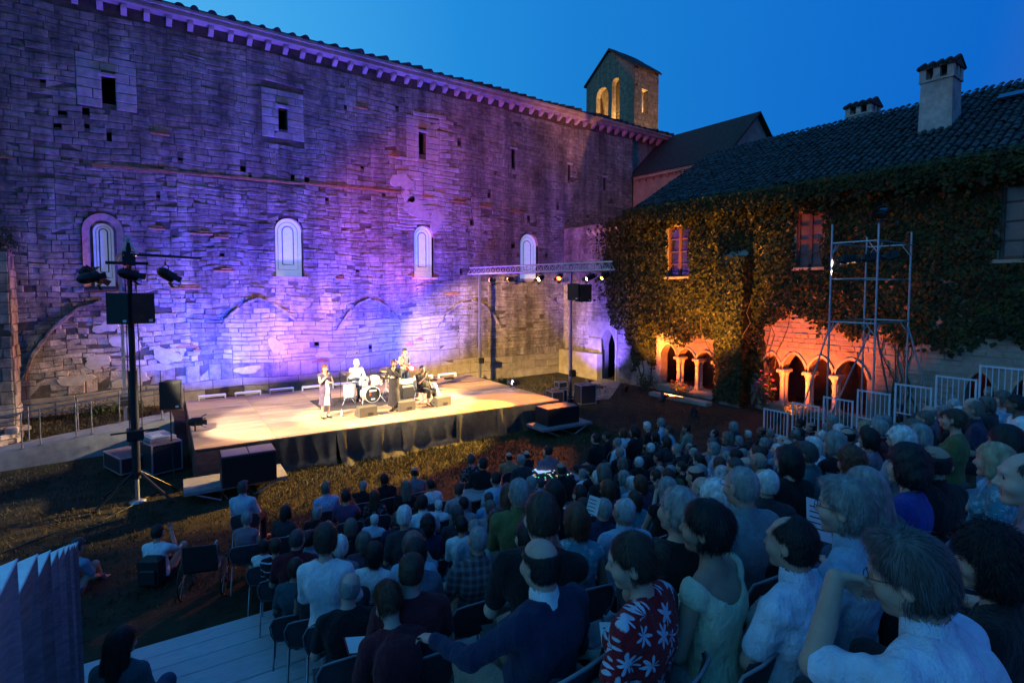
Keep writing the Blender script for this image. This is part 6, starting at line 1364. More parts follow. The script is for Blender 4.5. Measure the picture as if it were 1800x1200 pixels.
# ---------------------------------------------------------------- the audience: places read off the rows (row, along-row, height) 
AUD = [(14, 1.02, 10.85, 1.18, 'dg_short', 'ltblue', 'm', 1),
(13, 2.35, 10.2, 1.13, 'gb_short', 'ltblue_pat', 'm', 1),
(13, 2.95, 10.2, 1.04, 'grey_short', 'black', 'm', 1),
(13, 3.44, 10.2, 1.09, 'black_short', 'black', 'm', 1),
(12, 2.53, 9.5, 1.17, 'black_short', 'purple', 'm', 1),
(12, 3.02, 9.5, 1.08, 'brown_long', 'floraldark', 'w', 1),
(12, 0.89, 9.5, 1.12, 'grey_short', 'mauve', 'w', 1),
(12, 1.44, 9.5, 1.09, 'black_bob', 'charcoal', 'w', 1),
(12, 1.95, 9.46, 0.99, 'grey_short', 'black', 'm', 1),
(11, 2.02, 8.8, 0.99, 'dg_short', 'black', 'm', 1),
(11, 2.69, 8.72, 0.98, 'white_short', 'ltblue', 'm', 1),
(10, 2.15, 7.95, 1.27, 'gb_bob', 'black', 'w', 1),
(10, 2.8, 7.95, 1.21, 'dg_short', 'navy', 'm', 1),
(9, 1.22, 7.41, 1.52, 'dg_crop', 'maroon', 'm', 1),
(10, 1.12, 7.95, 1.23, 'brown_short', 'stripe', 'w', 1),
(11, 1.05, 8.68, 0.98, 'black_short', 'white', 'w', 1),
(10, 1.57, 7.95, 1.24, 'black_short', 'steel', 'm', 1),
(6, 1.16, 5.02, 2.48, 'brown_short', 'white', 'w', 1),
(8, 1.65, 6.5, 1.68, 'white_short', 'mauve', 'w', 1),
(9, 2.07, 7.25, 1.37, 'gb_bob', 'plum', 'w', 1),
(7, 1.71, 5.7, 1.92, 'black_bob', 'white', 'w', 1),
(13, 4.02, 10.2, 1.11, 'black_short', 'slate', 'm', 1),
(12, 4.12, 9.5, 1.07, 'black_short', 'white', 'w', 1),
(12, 3.57, 9.5, 1.13, 'gb_long', 'black', 'w', 1),
(10, 3.32, 7.95, 1.38, 'black_short', 'white', 'm', 1),
(11, 3.88, 8.72, 0.99, 'white_short', 'white', 'm', 1),
(11, 3.48, 8.8, 1.0, 'black_short', 'black', 'm', 1),
(8, 2.59, 6.7, 1.79, 'white_short', 'charcoal', 'w', 1),
(9, 3.08, 7.25, 1.35, 'black_big', 'navy', 'w', 1),
(10, 3.99, 7.95, 1.24, 'black_short', 'grey', 'm', 1),
(11, 4.3, 8.8, 1.12, 'brown_short', 'grey', 'm', 1),
(9, 3.61, 7.25, 1.4, 'dg_short', 'charcoal', 'm', 1),
(8, 3.31, 6.5, 1.59, 'black_short', 'white', 'w', 1),
(10, 4.47, 7.95, 1.24, 'dg_short', 'skyblue', 'm', 1),
(11, 5.03, 8.8, 1.21, 'black_short', 'ltblue', 'm', 1),
(9, 4.18, 7.25, 1.35, 'gb_short', 'grey', 'm', 1),
(6, 2.92, 4.9, 2.31, 'brown_big', 'paleteal', 'w', 1),
(7, 3.63, 5.9, 2.13, 'auburn_long', 'black', 'w', 1),
(5, 2.8, 4.38, 2.81, 'grey_short', 'olive', 'm', 1),
(10, 5.35, 7.95, 1.34, 'grey_short', 'ltblue', 'm', 1),
(8, 4.29, 6.5, 1.7, 'brown_long', 'charcoal', 'w', 1),
(9, 4.95, 7.25, 1.34, 'auburn_bob', 'steel', 'w', 1),
(11, 6.04, 8.6, 0.98, 'dg_short', 'ltblue', 'm', 1),
(3, 1.76, 2.58, 3.48, 'brown_short', 'black', 'm', 1),
(5, 2.11, 4.1, 2.64, 'grey_crop', 'check', 'm', 1),
(4, 2.12, 3.3, 2.96, 'black_short', 'steel', 'm', 1),
(6, 1.98, 4.9, 2.3, 'gb_bob', 'ltblue', 'w', 1),
(4, 1.29, 3.3, 2.96, 'brown_short', 'maroon', 'm', 1),
(13, 5.33, 10.2, 1.15, 'dg_short', 'floraldark', 'w', 1),
(12, 5.15, 9.5, 1.29, 'black_short', 'black', 'm', 1),
(13, 6.31, 10.2, 1.06, 'black_short', 'tan', 'm', 1),
(12, 6.15, 9.5, 1.2, 'grey_short', 'charcoal', 'w', 1),
(13, 6.77, 10.2, 1.04, 'black_short', 'black', 'm', 1),
(12, 6.77, 9.5, 1.3, 'black_short', 'mauve', 'm', 1),
(12, 8.23, 9.5, 1.33, 'black_short', 'black', 'm', 1),
(13, 9.22, 10.2, 1.1, 'brown_short', 'black', 'w', 1),
(12, 8.86, 9.5, 1.17, 'grey_short', 'white', 'm', 1),
(13, 9.8, 10.2, 1.12, 'auburn_bob', 'white', 'w', 1),
(12, 9.47, 9.5, 1.35, 'black_bob', 'black', 'w', 1),
(13, 10.63, 10.2, 1.15, 'white_short', 'black', 'm', 1),
(13, 11.08, 10.2, 1.19, 'grey_short', 'ltblue', 'm', 1),
(12, 10.16, 9.5, 1.11, 'black_bob', 'floraldark', 'w', 1),
(12, 10.74, 9.5, 1.19, 'auburn_short', 'ltblue', 'w', 1),
(10, 8.08, 7.95, 1.23, 'white_short', 'black', 'm', 1),
(10, 8.6, 7.95, 1.28, 'black_short', 'black', 'm', 1),
(9, 7.88, 7.25, 1.29, 'grey_crop', 'black', 'm', 1),
(11, 7.09, 8.6, 0.99, 'grey_short', 'white', 'm', 1),
(10, 6.13, 7.95, 1.44, 'brown_short', 'black', 'm', 1),
(10, 6.82, 7.95, 1.29, 'black_short', 'black', 'w', 1),
(8, 5.95, 6.58, 1.79, 'gb_bob', 'black', 'w', 1),
(9, 6.33, 7.25, 1.45, 'white_short', 'slate', 'w', 1),
(6, 3.62, 4.98, 2.46, 'black_bob', 'black', 'w', 1),
(8, 4.94, 6.5, 1.64, 'gb_short', 'sage', 'w', 1),
(7, 4.59, 5.7, 1.98, 'black_short', 'white', 'm', 1),
(7, 5.12, 5.7, 1.95, 'auburn_bob', 'plum', 'w', 1),
(6, 4.93, 4.9, 2.14, 'brown_bob', 'teal', 'w', 1),
(5, 3.56, 4.1, 2.6, 'grey_crop', 'navy', 'm', 1),
(4, 3.14, 3.3, 2.94, 'silver_short', 'ltblue', 'm', 1),
(5, 4.53, 4.1, 2.6, 'grey_bob', 'black', 'w', 1),
(4, 2.65, 3.3, 2.97, 'auburn_bob', 'tealpat', 'w', 1),
(2, 2.14, 1.9, 3.65, 'grey_short', 'black', 'w', 1),
(12, 11.28, 9.5, 1.17, 'black_short', 'beige', 'm', 1),
(11, 10.55, 8.76, 0.98, 'gb_short', 'charcoal', 'm', 1),
(10, 9.81, 7.95, 1.17, 'grey_short', 'black', 'm', 1),
(9, 9.57, 7.25, 1.47, 'grey_short', 'ltblue', 'm', 1),
(11, 11.61, 8.8, 1.15, 'black_short', 'black', 'm', 1),
(9, 10.29, 7.49, 1.51, 'gb_bob', 'mauve', 'w', 1),
(10, 11.29, 7.95, 1.21, 'grey_bob', 'black', 'w', 1),
(11, 12.79, 8.72, 0.98, 'white_short', 'charcoal', 'm', 1),
(7, 8.14, 5.7, 1.95, 'black_bob', 'black', 'w', 1),
(8, 8.23, 6.5, 1.64, 'black_short', 'white', 'm', 1),
(9, 8.54, 7.25, 1.29, 'brown_short', 'black', 'w', 1),
(5, 5.07, 4.1, 2.64, 'black_short', 'charcoal', 'm', 1),
(6, 6.25, 4.58, 2.28, 'silver_bob', 'ltblue', 'w', 1),
(4, 4.15, 3.26, 2.95, 'grey_crop', 'black', 'm', 1),
(3, 3.25, 2.5, 3.3, 'white_curly', 'floraldark', 'w', 1),
(2, 2.83, 1.94, 3.65, 'grey_crop', 'greyteal', 'm', 1),
(10, 12.14, 7.95, 1.32, 'black_short', 'black', 'm', 1),
(10, 12.59, 7.95, 1.2, 'grey_short', 'slate', 'm', 1),
(9, 11.89, 7.25, 1.31, 'white_short', 'skyblue', 'm', 1),
(9, 12.51, 7.25, 1.37, 'grey_short', 'lavender', 'm', 1),
(9, 13.25, 7.25, 1.44, 'black_short', 'black', 'm', 1),
(10, 13.87, 7.95, 1.31, 'black_short', 'black', 'w', 1),
(8, 12.82, 6.5, 1.79, 'grey_short', 'slate', 'm', 1),
(9, 13.98, 7.25, 1.31, 'grey_bob', 'black', 'w', 1),
(9, 14.95, 7.25, 1.39, 'gb_curly', 'charcoal', 'w', 1),
(7, 10.75, 5.7, 1.94, 'white_short', 'ltblue', 'm', 1),
(7, 11.28, 5.7, 1.96, 'white_bob', 'grey', 'w', 1),
(5, 8.47, 4.1, 2.62, 'black_short', 'navy', 'm', 1),
(4, 6.47, 3.3, 3.02, 'grey_bob', 'black', 'w', 1),
(5, 7.48, 4.1, 2.64, 'white_short', 'white', 'm', 1),
(6, 10.66, 4.9, 2.26, 'blonde_curly', 'white', 'w', 1),
(4, 7.29, 3.26, 2.95, 'black_bob', 'mauve', 'w', 1),
(6, 11.3, 4.9, 2.3, 'grey_short', 'white', 'm', 1),
(6, 7.52, 4.9, 2.3, 'brown_short', 'maroon', 'm', 1),
(3, 4.46, 2.66, 3.31, 'black_bob', 'black', 'w', 1),
(4, 5.94, 3.3, 2.98, 'dg_short', 'darkteal', 'm', 1),
(3, 5.03, 2.38, 3.29, 'auburn_curly', 'lavender', 'w', 1),
(2, 3.52, 1.58, 3.63, 'grey_long', 'darkteal', 'w', 1),
(8, 17.5, 6.5, 1.63, 'gb_short', 'white', 'w', 1),
(8, 18.53, 6.5, 1.58, 'grey_short', 'slate', 'm', 1),
(5, 12.43, 4.1, 2.62, 'silver_short', 'charcoal', 'w', 1),
(3, 8.43, 2.58, 3.3, 'gb_short', 'navy', 'm', 1),
(7, 19.31, 5.7, 1.96, 'grey_short', 'black', 'm', 1),
(4, 11.89, 3.3, 2.95, 'gb_curly', 'skyblue', 'w', 1),
(3, 9.3, 2.46, 3.3, 'black_short', 'white', 'w', 1),
(9, 17.83, 7.25, 1.37, 'dg_short', 'black', 'm', 1),
(7, 13.3, 5.7, 1.92, 'grey_short', 'navy', 'm', 1),
(5, 10.66, 4.1, 2.59, 'dg_bob', 'tealpat', 'w', 1),
(3, 7.48, 2.54, 3.32, 'brown_short', 'olive', 'w', 1),
(2, 5.28, 1.46, 3.64, 'black_bob', 'skyblue', 'w', 1),
(3, 6.02, 2.5, 3.3, 'white_curly', 'grey', 'w', 1),
(2, 4.37, 1.58, 3.62, 'black_short', 'black', 'm', 1),
(2, 3.97, 1.62, 3.64, 'black_big', 'royal', 'w', 1),
(2, 4.77, 1.38, 3.6, 'blonde_bob', 'tealpat', 'w', 1),
(3, 3.89, 2.52, 3.28, 'white_short', 'charcoal', 'm', 0),
(3, 6.75, 2.57, 3.24, 'grey_bob', 'plum', 'w', 0),
(3, 9.87, 2.49, 3.22, 'grey_bob', 'black', 'w', 0),
(3, 10.45, 2.55, 3.2, 'dg_short', 'black', 'm', 0),
(4, 4.74, 3.22, 2.9, 'grey_crop', 'steel', 'm', 0),
(4, 7.86, 3.37, 2.97, 'grey_short', 'maroon', 'm', 0),
(4, 8.45, 3.31, 2.92, 'gb_bob', 'slate', 'w', 0),
(4, 9.0, 3.34, 2.96, 'gb_short', 'black', 'm', 0),
(4, 9.53, 3.3, 2.91, 'brown_bob', 'black', 'w', 0),
(4, 10.08, 3.3, 2.91, 'white_short', 'black', 'm', 0),
(4, 10.63, 3.28, 2.99, 'grey_crop', 'black', 'm', 0),
(4, 11.19, 3.3, 2.95, 'gb_bob', 'charcoal', 'w', 0),
(5, 1.05, 4.03, 2.53, 'grey_short', 'black', 'm', 0),
(5, 1.61, 4.14, 2.63, 'black_short', 'slate', 'w', 0),
(5, 5.76, 4.11, 2.63, 'dg_short', 'slate', 'w', 0),
(5, 6.26, 4.04, 2.62, 'grey_crop', 'olive', 'm', 0),
(5, 6.83, 4.12, 2.56, 'gb_short', 'charcoal', 'm', 0),
(5, 9.21, 4.15, 2.55, 'brown_short', 'white', 'w', 0),
(5, 9.75, 4.05, 2.53, 'dg_short', 'black', 'm', 0),
(5, 11.18, 4.05, 2.65, 'grey_crop', 'mauve', 'm', 0),
(5, 11.72, 4.04, 2.61, 'grey_short', 'maroon', 'm', 0),
(6, 4.17, 4.92, 2.19, 'brown_short', 'black', 'm', 0),
(6, 5.55, 4.87, 2.18, 'brown_short', 'charcoal', 'm', 0),
(6, 6.96, 4.84, 2.25, 'grey_crop', 'black', 'm', 0),
(6, 8.09, 4.85, 2.22, 'brown_short', 'slate', 'm', 0),
(6, 8.62, 4.87, 2.21, 'auburn_bob', 'slate', 'w', 0),
(6, 9.52, 4.86, 2.27, 'brown_short', 'navy', 'm', 0),
(6, 10.09, 4.95, 2.24, 'black_short', 'charcoal', 'm', 0),
(7, 1.11, 5.74, 1.87, 'gb_bob', 'charcoal', 'w', 0),
(7, 2.27, 5.7, 1.88, 'gb_short', 'steel', 'm', 0),
(7, 3.1, 5.77, 1.86, 'grey_short', 'steel', 'm', 0),
(7, 5.89, 5.76, 1.9, 'auburn_bob', 'plum', 'w', 0),
(7, 6.43, 5.66, 1.93, 'brown_short', 'black', 'm', 0),
(7, 7.01, 5.64, 1.9, 'grey_bob', 'charcoal', 'w', 0),
(7, 7.57, 5.74, 1.9, 'auburn_bob', 'mauve', 'w', 0),
(7, 8.7, 5.73, 1.84, 'grey_short', 'maroon', 'w', 0),
(7, 9.28, 5.7, 1.88, 'white_short', 'steel', 'w', 0),
(7, 9.81, 5.74, 1.87, 'brown_short', 'charcoal', 'm', 0),
(8, 1.08, 6.49, 1.58, 'brown_short', 'darkteal', 'w', 0),
(8, 6.43, 6.44, 1.58, 'white_short', 'ltblue', 'm', 0),
(8, 6.99, 6.51, 1.56, 'brown_short', 'charcoal', 'm', 0),
(8, 7.54, 6.58, 1.55, 'grey_crop', 'olive', 'm', 0),
(8, 8.94, 6.47, 1.58, 'grey_bob', 'grey', 'w', 0),
(8, 9.47, 6.52, 1.55, 'grey_short', 'plum', 'm', 0),
(8, 10.04, 6.45, 1.52, 'brown_short', 'charcoal', 'm', 0),
(8, 10.92, 6.54, 1.6, 'brown_short', 'black', 'm', 0),
(8, 11.47, 6.54, 1.51, 'black_short', 'steel', 'm', 0),
(9, 5.51, 7.25, 1.3, 'auburn_bob', 'darkteal', 'w', 0),
(9, 6.96, 7.24, 1.34, 'grey_bob', 'grey', 'w', 0),
(9, 9.12, 7.21, 1.23, 'auburn_bob', 'plum', 'w', 0),
(9, 10.77, 7.18, 1.23, 'dg_short', 'ltblue', 'm', 0),
(9, 11.29, 7.21, 1.31, 'grey_short', 'steel', 'm', 0),
(10, 7.53, 7.94, 1.3, 'gb_bob', 'charcoal', 'w', 0),
(10, 9.22, 8.02, 1.34, 'grey_crop', 'black', 'm', 0),
(10, 10.34, 7.95, 1.3, 'gb_bob', 'grey', 'w', 0),
(11, 8.42, 8.84, 1.16, 'grey_short', 'black', 'm', 0),
(11, 9.21, 8.81, 1.15, 'white_short', 'black', 'm', 0),
(11, 9.74, 8.8, 1.21, 'brown_bob', 'charcoal', 'w', 0),
(11, 12.34, 8.8, 1.23, 'grey_bob', 'navy', 'w', 0)]
ONES = 'zeroth first second third fourth fifth sixth seventh eighth ninth tenth eleventh twelfth thirteenth fourteenth fifteenth sixteenth seventeenth eighteenth nineteenth twentieth'.split()
def ordn(n): return ONES[n] if n <= 20 else ('twenty-' if n < 30 else 'thirty-') + ONES[n % 10] if n % 10 else 'thirtieth'
def rowname(r):
    n = len(ROWS) - 1 - r          # counted from the stage
    return f'{ONES[n + 1]} row'
byrow = {}
for a in AUD: byrow.setdefault(a[0], []).append(a)
rp_ = random.Random(77)
POSE = {3: ' with hand at chin', 1: ' with arms crossed', 5: ' holding up a phone', 0: '', 2: '', 4: '', 6: ''}; POSEF = {1: ' with arms crossed', 3: ' with hand on cheek', 4: ' with hand on head', 0: '', 2: '', 5: ''}
CHAIR_POS = []
def style_of(h, sex, rr):
    if h == 'short': return rr.choice(['short', 'side', 'thick', 'recede', 'bald', 'short']) if sex == 'm' else rr.choice(['thick', 'short', 'updo', 'bun'])
    return {'bob': 'bob', 'long': 'long', 'curly': 'curly', 'big': 'big', 'crop': rr.choice(['crop', 'bald', 'crop'])}[h]
for row, lst in byrow.items():
    lst.sort(key=lambda a: a[1])
    for n, (rw, p, q_, z, hair, top, sex, seen) in enumerate(lst):
        rr = random.Random(int(p*1000) + row*77); zf = ROWS[row][1]; hcol, hst = hair.split('_'); vs = VM if sex == 'm' else VF
        vi = rr.choices(range(len(vs)), [4, 3, 3, 1.2, 3, .5, 3] if sex == 'm' else [4, 2.5, 3, .8, 0, 2.5])[0]
        if abs(p - 5.0) < .9 and hair == 'grey_bob' and top == 'black' and row == 3: vi = 4
        if row >= 11 and sex == 'm' and vi == 5: vi = 0
        B = vs[vi]; x, y, _ = PQ(p, q_); tgt = math.atan2(-(7.4 - x), 17.2 - y); rz = max(-R(36), min(R(34), tgt - R(B['sp']['yaw']) + R(rr.uniform(-9, 9))))
        s = (z - zf) / B['hc'][2]; c, sn = math.cos(rz), math.sin(rz); hx, hy = B['hc'][0]*s, B['hc'][1]*s
        tn = TOPN.get(top, {'m': top + ' shirt', 'w': top + ' top'}[sex]); pose = (POSE if sex == 'm' else POSEF)[vi]
        tail = f', {ordn(n+1)} from the left, {rowname(row)} from the stage'; lab = 'person in ' + tn + pose + tail
        if len(lab.split()) > 16: lab = 'person in ' + tn + tail
        t = thing('person', lab, 'person', (x - (hx*c - hy*sn), y - (hx*sn + hy*c), zf + .001), rz, GROUP); t.rotation_euler = (R(rr.uniform(-2.5, 2.5)), R(rr.uniform(-3.5, 3.5)), rz); t.scale = (s, s, s)
        st = style_of(hst, sex, rr); assemble(t, B, SKIN[rr.choices([0, 1, 2, 3], [4, 5, 3, .4])[0]], HAIR[st][rr.randrange(2)], HM[hcol], CM[top], PANTS[rr.choices([0, 1, 2, 3], [5, 3, 2, 1])[0]], glasses=rr.random() < .3 and seen, shoes=(n == 0 or row >= 11))
        if n <= 2 or row >= 10 or row <= 2 or rr.random() < .12:
            put_chair(*t.location, rz*.35 - TH*.65, f'shell chair under the person in {tn}, {rowname(row)}, {ordn(n+1)} from left'); bpy.context.view_layer
def empty_chair(p, q, z, rz, lab): put_chair(*PQ(p, q, z), rz, lab)
# ---------------------------------------------------------------- people close to the camera and on the stage, each built for itself
def solo(label, head, zf, rz, spec, hair, hairc, top, pants, skin=1, collar=None, glasses=False, group=None, hst=.006, strands=900, seed=5, chair=None, sw_=.0016):
    """head: world position of the head centre; zf: floor under the person"""
    sp = dict(hs=.0052, bs=.011, fine=True); sp.update(spec); B = variant(**sp); c, sn = math.cos(rz), math.sin(rz)
    s = (head[2] - zf) / B['hc'][2]; hx, hy = B['hc'][0]*s, B['hc'][1]*s
    t = thing('person', label, 'person', (head[0] - (hx*c - hy*sn), head[1] - (hx*sn + hy*c), zf), rz, group); t.scale = (s, s, s)
    hm = to_mesh('hair', *build_hair(hair, seed, hst, strands, sw_)) if hair else None
    assemble(t, B, SKIN[skin], hm, HM.get(hairc), CM[top], pants, collar, glasses, True)
    if chair: put_chair(t.location.x, t.location.y, zf, rz, chair)
    return t, B
HM['dgrey'] = mat('hair_dgrey', (.085, .085, .087), .5, .35, 30, .6, 90, stretch=(1, 1, .25), spec=.4, bdist=.006)
# nearest rows
solo('person in pale blue shirt, glasses, resting the face on a hand', (1.87, .57, 3.95), 2.78, R(-4), dict(hs=.0042, bs=.009, sw=.205, bulk=.035, fat=.006, yaw=10, pitch=14, roll=-5, hunch=.03, lean=2, sleeve='roll', collar=True, neck=.056, arms=(((-.245, .27, .93), (-.150, .262, 1.185), (.86, -.20, -.36), (-.10, -.70, -.7)), 'lap'), curl=.6), 'side', 'dgrey', 'shirt_print', PANTS[0], 1, glasses=True, hst=.005, strands=9000, sw_=.0009, chair='dark shell chair under the person in glasses resting the face on a hand')
solo('person in black top with earring, seen from behind at the lower right corner', (2.50, .53, 3.82), 2.78, R(6), dict(hs=.005, bs=.011, sw=.17, female=True, yaw=12, neck=.046, sleeve='short'), 'big', 'black', 'black', PANTS[0], 1, hst=.0055, strands=7000, sw_=.001, seed=8)
solo('person in white shirt with arms crossed, receding dark hair, seen in profile', (2.42, 1.19, 3.66), 2.44, R(-2), dict(sw=.195, bulk=.03, yaw=4, pitch=5, collar=True, arms=('cross', 'cross')), 'recede', 'black', 'shirt_print', PANTS[1], 1, strands=5000, sw_=.0011, chair='dark shell chair under the person in white shirt with arms crossed')
solo('person in light blue collared shirt and glasses beside the one with crossed arms', (2.79, 1.12, 3.75), 2.44, R(2), dict(sw=.19, bulk=.02, yaw=6, pitch=2, collar=True, arms=('lap', 'lap')), 'side', 'grey', 'ltblue', PANTS[0], 0, glasses=True, strands=6000, sw_=.0011, seed=6, chair='dark shell chair under the person in light blue collared shirt')
solo('person in pale yellow sleeveless top with a wide bare neckline', (2.20, 1.48, 3.68), 2.44, R(6), dict(sw=.172, female=True, neck=.046, yaw=12, roll=-3, pitch=2, sleeve='none', neckline=.165, nky=-.03, lean=2, arms=('lap', 'lap')), 'updo', 'black', 'yellow', PANTS[3], 2, strands=5000, sw_=.0011, seed=7, chair='dark shell chair under the person in pale yellow top')
solo('person in dark red shirt with large white and blue flowers', (1.76, 1.54, 3.63), 2.44, R(14), dict(sw=.18, female=True, bulk=.03, neck=.048, yaw=24, pitch=12, roll=-8, arms=('lap', 'lap')), 'bun', 'brown', 'floral_red', PANTS[0], 1, strands=5000, sw_=.0011, seed=9, chair='pale edged shell chair under the person in the flowered red shirt')
solo('person in dark navy jacket with white collar, bald head, arm stretched out', (1.50, 1.85, 3.57), 2.44, R(4), dict(sw=.205, bulk=.045, fat=.008, yaw=-4, pitch=8, neck=.058, sleeve='long', collar=True, arms=(((-.36, .10, .86), (-.40, .36, .84), (-.1, 1, -.25), (0, -.2, -1)), 'lap')), 'bald', 'black', 'navy', PANTS[2], 1, collar=CM['white'], strands=3500, sw_=.0011, chair='pale edged shell chair under the person in navy jacket')
solo('person in profile in pinkish light at the far right picture edge', (3.16, .55, 3.98), 2.78, R(10), dict(sw=.195, bulk=.02, yaw=14, collar=True), 'recede', 'dg', 'mauve', PANTS[0], 0, strands=4000, sw_=.0011, seed=11)
solo('person with long dark hair and teal top on the lower left steps', (-.07, 5.80, 1.68), .40, R(-28), dict(sw=.165, female=True, neck=.046, yaw=-28, arms=('lap', 'lap')), 'long', 'black', 'darkteal', PANTS[1], 1, strands=4000, sw_=.0013)
solo('person in dark red top bent over a red booklet near the left aisle', (1.31, 3.13, 2.84), 1.76, R(-10), dict(sw=.165, female=True, neck=.046, pitch=42, yaw=8, hunch=.07, lean=8, arms=('lap', 'lap')), 'updo', 'auburn', 'maroon', PANTS[0], 0, strands=3000, sw_=.0013, chair='pale edged shell chair under the person bent over a book')
bk = thing('booklet', 'red booklet held open by the person bent over near the left aisle', 'booklet', (1.28, 3.42, 2.42), R(-10)); q = MB(); q.add([(-.14, -.10, .03), (0, -.10, 0), (0, .10, 0), (-.14, .10, .03)], [(0,1,2,3)]); q.add([(0, -.10, 0), (.14, -.10, .03), (.14, .10, .03), (0, .10, 0)], [(0,1,2,3)]); q.obj('cover', mat('red_paper', (.35, .03, .03), .6), bk); q = MB(); q.add([(-.13, -.09, .034), (0, -.09, .006), (0, .09, .006), (-.13, .09, .034)], [(0,1,2,3)]); q.obj('page', mat('paper', (.62, .63, .64), .8, .05, bump=.1), bk)
# on the grass
GL = [((-.10, .10, .52), (-.20, .36, .86), (-.13, .56, .52), (-.14, .72, .47)), ((.10, .10, .52), (.20, .36, .86), (.13, .56, .52), (.14, .72, .47))]
_lp = leg_pts
def leg_pts(sp): return sp['legs'] if sp.get('legs') else _lp(sp)
solo('person sitting on the grass in white top and black overalls, hands raised', (.40, 10.42, .84), -.40, R(-34), dict(sw=.165, female=True, neck=.046, hs=.009, bs=.016, fine=False, legs=GL, arms=('knee', 'phone')), 'short', 'black', 'white', PANTS[0], 1, strands=200, hst=.009)
solo('person in blue shirt crouching on the grass behind the pleated screen', (-.66, 10.95, .70), -.50, R(-40), dict(sw=.18, hs=.009, bs=.016, fine=False, pitch=28, hunch=.06, lean=14, legs=GL, arms=('knee', 'knee')), 'short', 'dg', 'steel', PANTS[1], 1, strands=200, hst=.009)
bp = thing('backpack', 'black backpack on the back of the person sitting on the grass', 'backpack', (.32, 10.28, .30), R(-34)); q = MB(); q.box((0, -.05, .0), (.16, .10, .24), bev=.05); q.obj('bag', M_black, bp); q = MB(); q.box((0, -.16, -.05), (.12, .03, .12), bev=.02); q.obj('pocket', M_black, bp)
# wheelchair parked at the left end of the ground rows
wc = thing('wheelchair', 'empty black wheelchair parked on the grass at the left of the front rows', 'wheelchair', (.95, 9.55, 0), R(-20))
for s in (-1, 1):
    q = MB(); q.tube([(s*.29, .30*math.cos(a), .30 + .30*math.sin(a)) for a in np.linspace(0, 6.283, 25)], .014, 5); w_ = q.obj('wheel', M_black, wc); q = MB()
    for k in range(8): q.tube([(s*.29, 0, .30), (s*.29, .29*math.cos(R(45*k)), .30 + .29*math.sin(R(45*k)))], .003, 3)
    q.obj('spoke', M_alu, w_); q = MB(); q.tube([(s*.24, -.22, .95), (s*.24, -.20, .5), (s*.24, .22, .48), (s*.24, .40, .12)], .012, 6); q.tube([(s*.24, -.22, .95), (s*.24, -.32, .95)], .016, 6); q.obj('side_frame', M_alu, wc); q = MB(); q.lathe([(.07, -.015), (.07, .015)], (s*.24, .36, .07), 12, (1, 0, 0)); q.obj('front_wheel', M_black, wc)
q = MB(); q.box((0, .02, .48), (.23, .21, .02), bev=.01); q.obj('seat', M_black, wc); q = MB(); q.box((0, -.215, .70), (.23, .015, .20), bev=.01); q.obj('backrest', M_black, wc)
# ---------------------------------------------------------------- performers
def performer(label, u, v, zf, hz, face, spec, hair, hairc, top, pants, skin=0, **k):
    x, y, _ = ST(u, v); return solo(label, (x, y, zf + hz), zf, R(face), dict(dict(hs=.008, bs=.014), **spec), hair, hairc, top, pants, skin, hst=.008, strands=350, **k)
CM['lilac'] = cloth('lilac', (.10, .075, .14)); CM['black_dress'] = cloth('black_dress', (.040, .038, .042)); CM['print_shirt'] = pattern('print_shirt', (.40, .46, .55), (.10, .13, .22), 24, thr=.32)
s1, B1 = performer('person singing in lavender sleeveless dress with a white front stripe, holding a microphone', 3.53, 1.62, DZ, 1.53, 188, dict(stand=True, hem=.46, female=True, sw=.175, bulk=.03, sleeve='none', shorts=True, arms=('waist', 'mic'), yaw=-18, neckline=.08), 'long', 'auburn', 'lilac', PANTS[0], 0, seed=3)
q = MB(); n = 7
for sgn, x0 in ((1, .0),): q.add([(-.035 - .012*k + .02*k, .155 + .035*k + (.05 if 1 < k < 4 else 0), 1.28 - .13*k) for k in range(n)] + [(.045 + .03*k, .155 + .035*k + (.05 if 1 < k < 4 else 0), 1.28 - .13*k) for k in range(n)], [(k, k+1, n+k+1, n+k) for k in range(n-1)])
q.obj('dress_stripe', CM['white'], s1)
s2, B2 = performer('person singing in long black dress at centre stage, turned to the right', 5.65, 1.45, DZ, 1.55, 148, dict(stand=True, hem=.20, female=True, sw=.19, bulk=.035, sleeve='long', arms=('mic', 'waist'), yaw=12), 'bob', 'auburn', 'black_dress', PANTS[0], 0, seed=4)
s3, B3 = performer('person in short black dress seated on the stage singing into a microphone', 6.85, 1.95, DZ, 1.20, 196, dict(female=True, sw=.21, bulk=.08, fat=.008, sleeve='short', skirt=True, arms=('knee', 'mic'), neck=.056, yaw=-14), 'bun', 'black', 'black_dress', cloth('black_skirt', (.022, .02, .022)), 2, seed=5)
put_chair(*ST(6.85, 1.98, DZ), R(196), 'chair on the stage under the seated singer in black', 'stage chairs')
jk = thing('white_jacket', 'white jacket draped beside the seated singer on the stage', 'jacket', ST(7.28, 1.95, DZ)); v = Vol(axis_lin(-.2, .2, .016), axis_lin(-.2, .2, .016), axis_lin(.0, .75, .016)); v.cap((0, 0, .62), (.08, -.05, .22), .09, .13, .05); v.cap((-.05, 0, .60), (-.08, .05, .36), .07, .08, .04); v.noise(.014, 24, 4); raw('cloth', *v.mesh(), CM['white'], jk, True)
dr, B4 = performer('person in pale printed shirt playing the drum kit', 5.22, 4.02, DZ, 1.29, 184, dict(sw=.19, arms=('drum', 'drum'), collar=True, sleeve='long', yaw=4, pitch=6), 'short', 'white', 'print_shirt', PANTS[1], 0, seed=6)
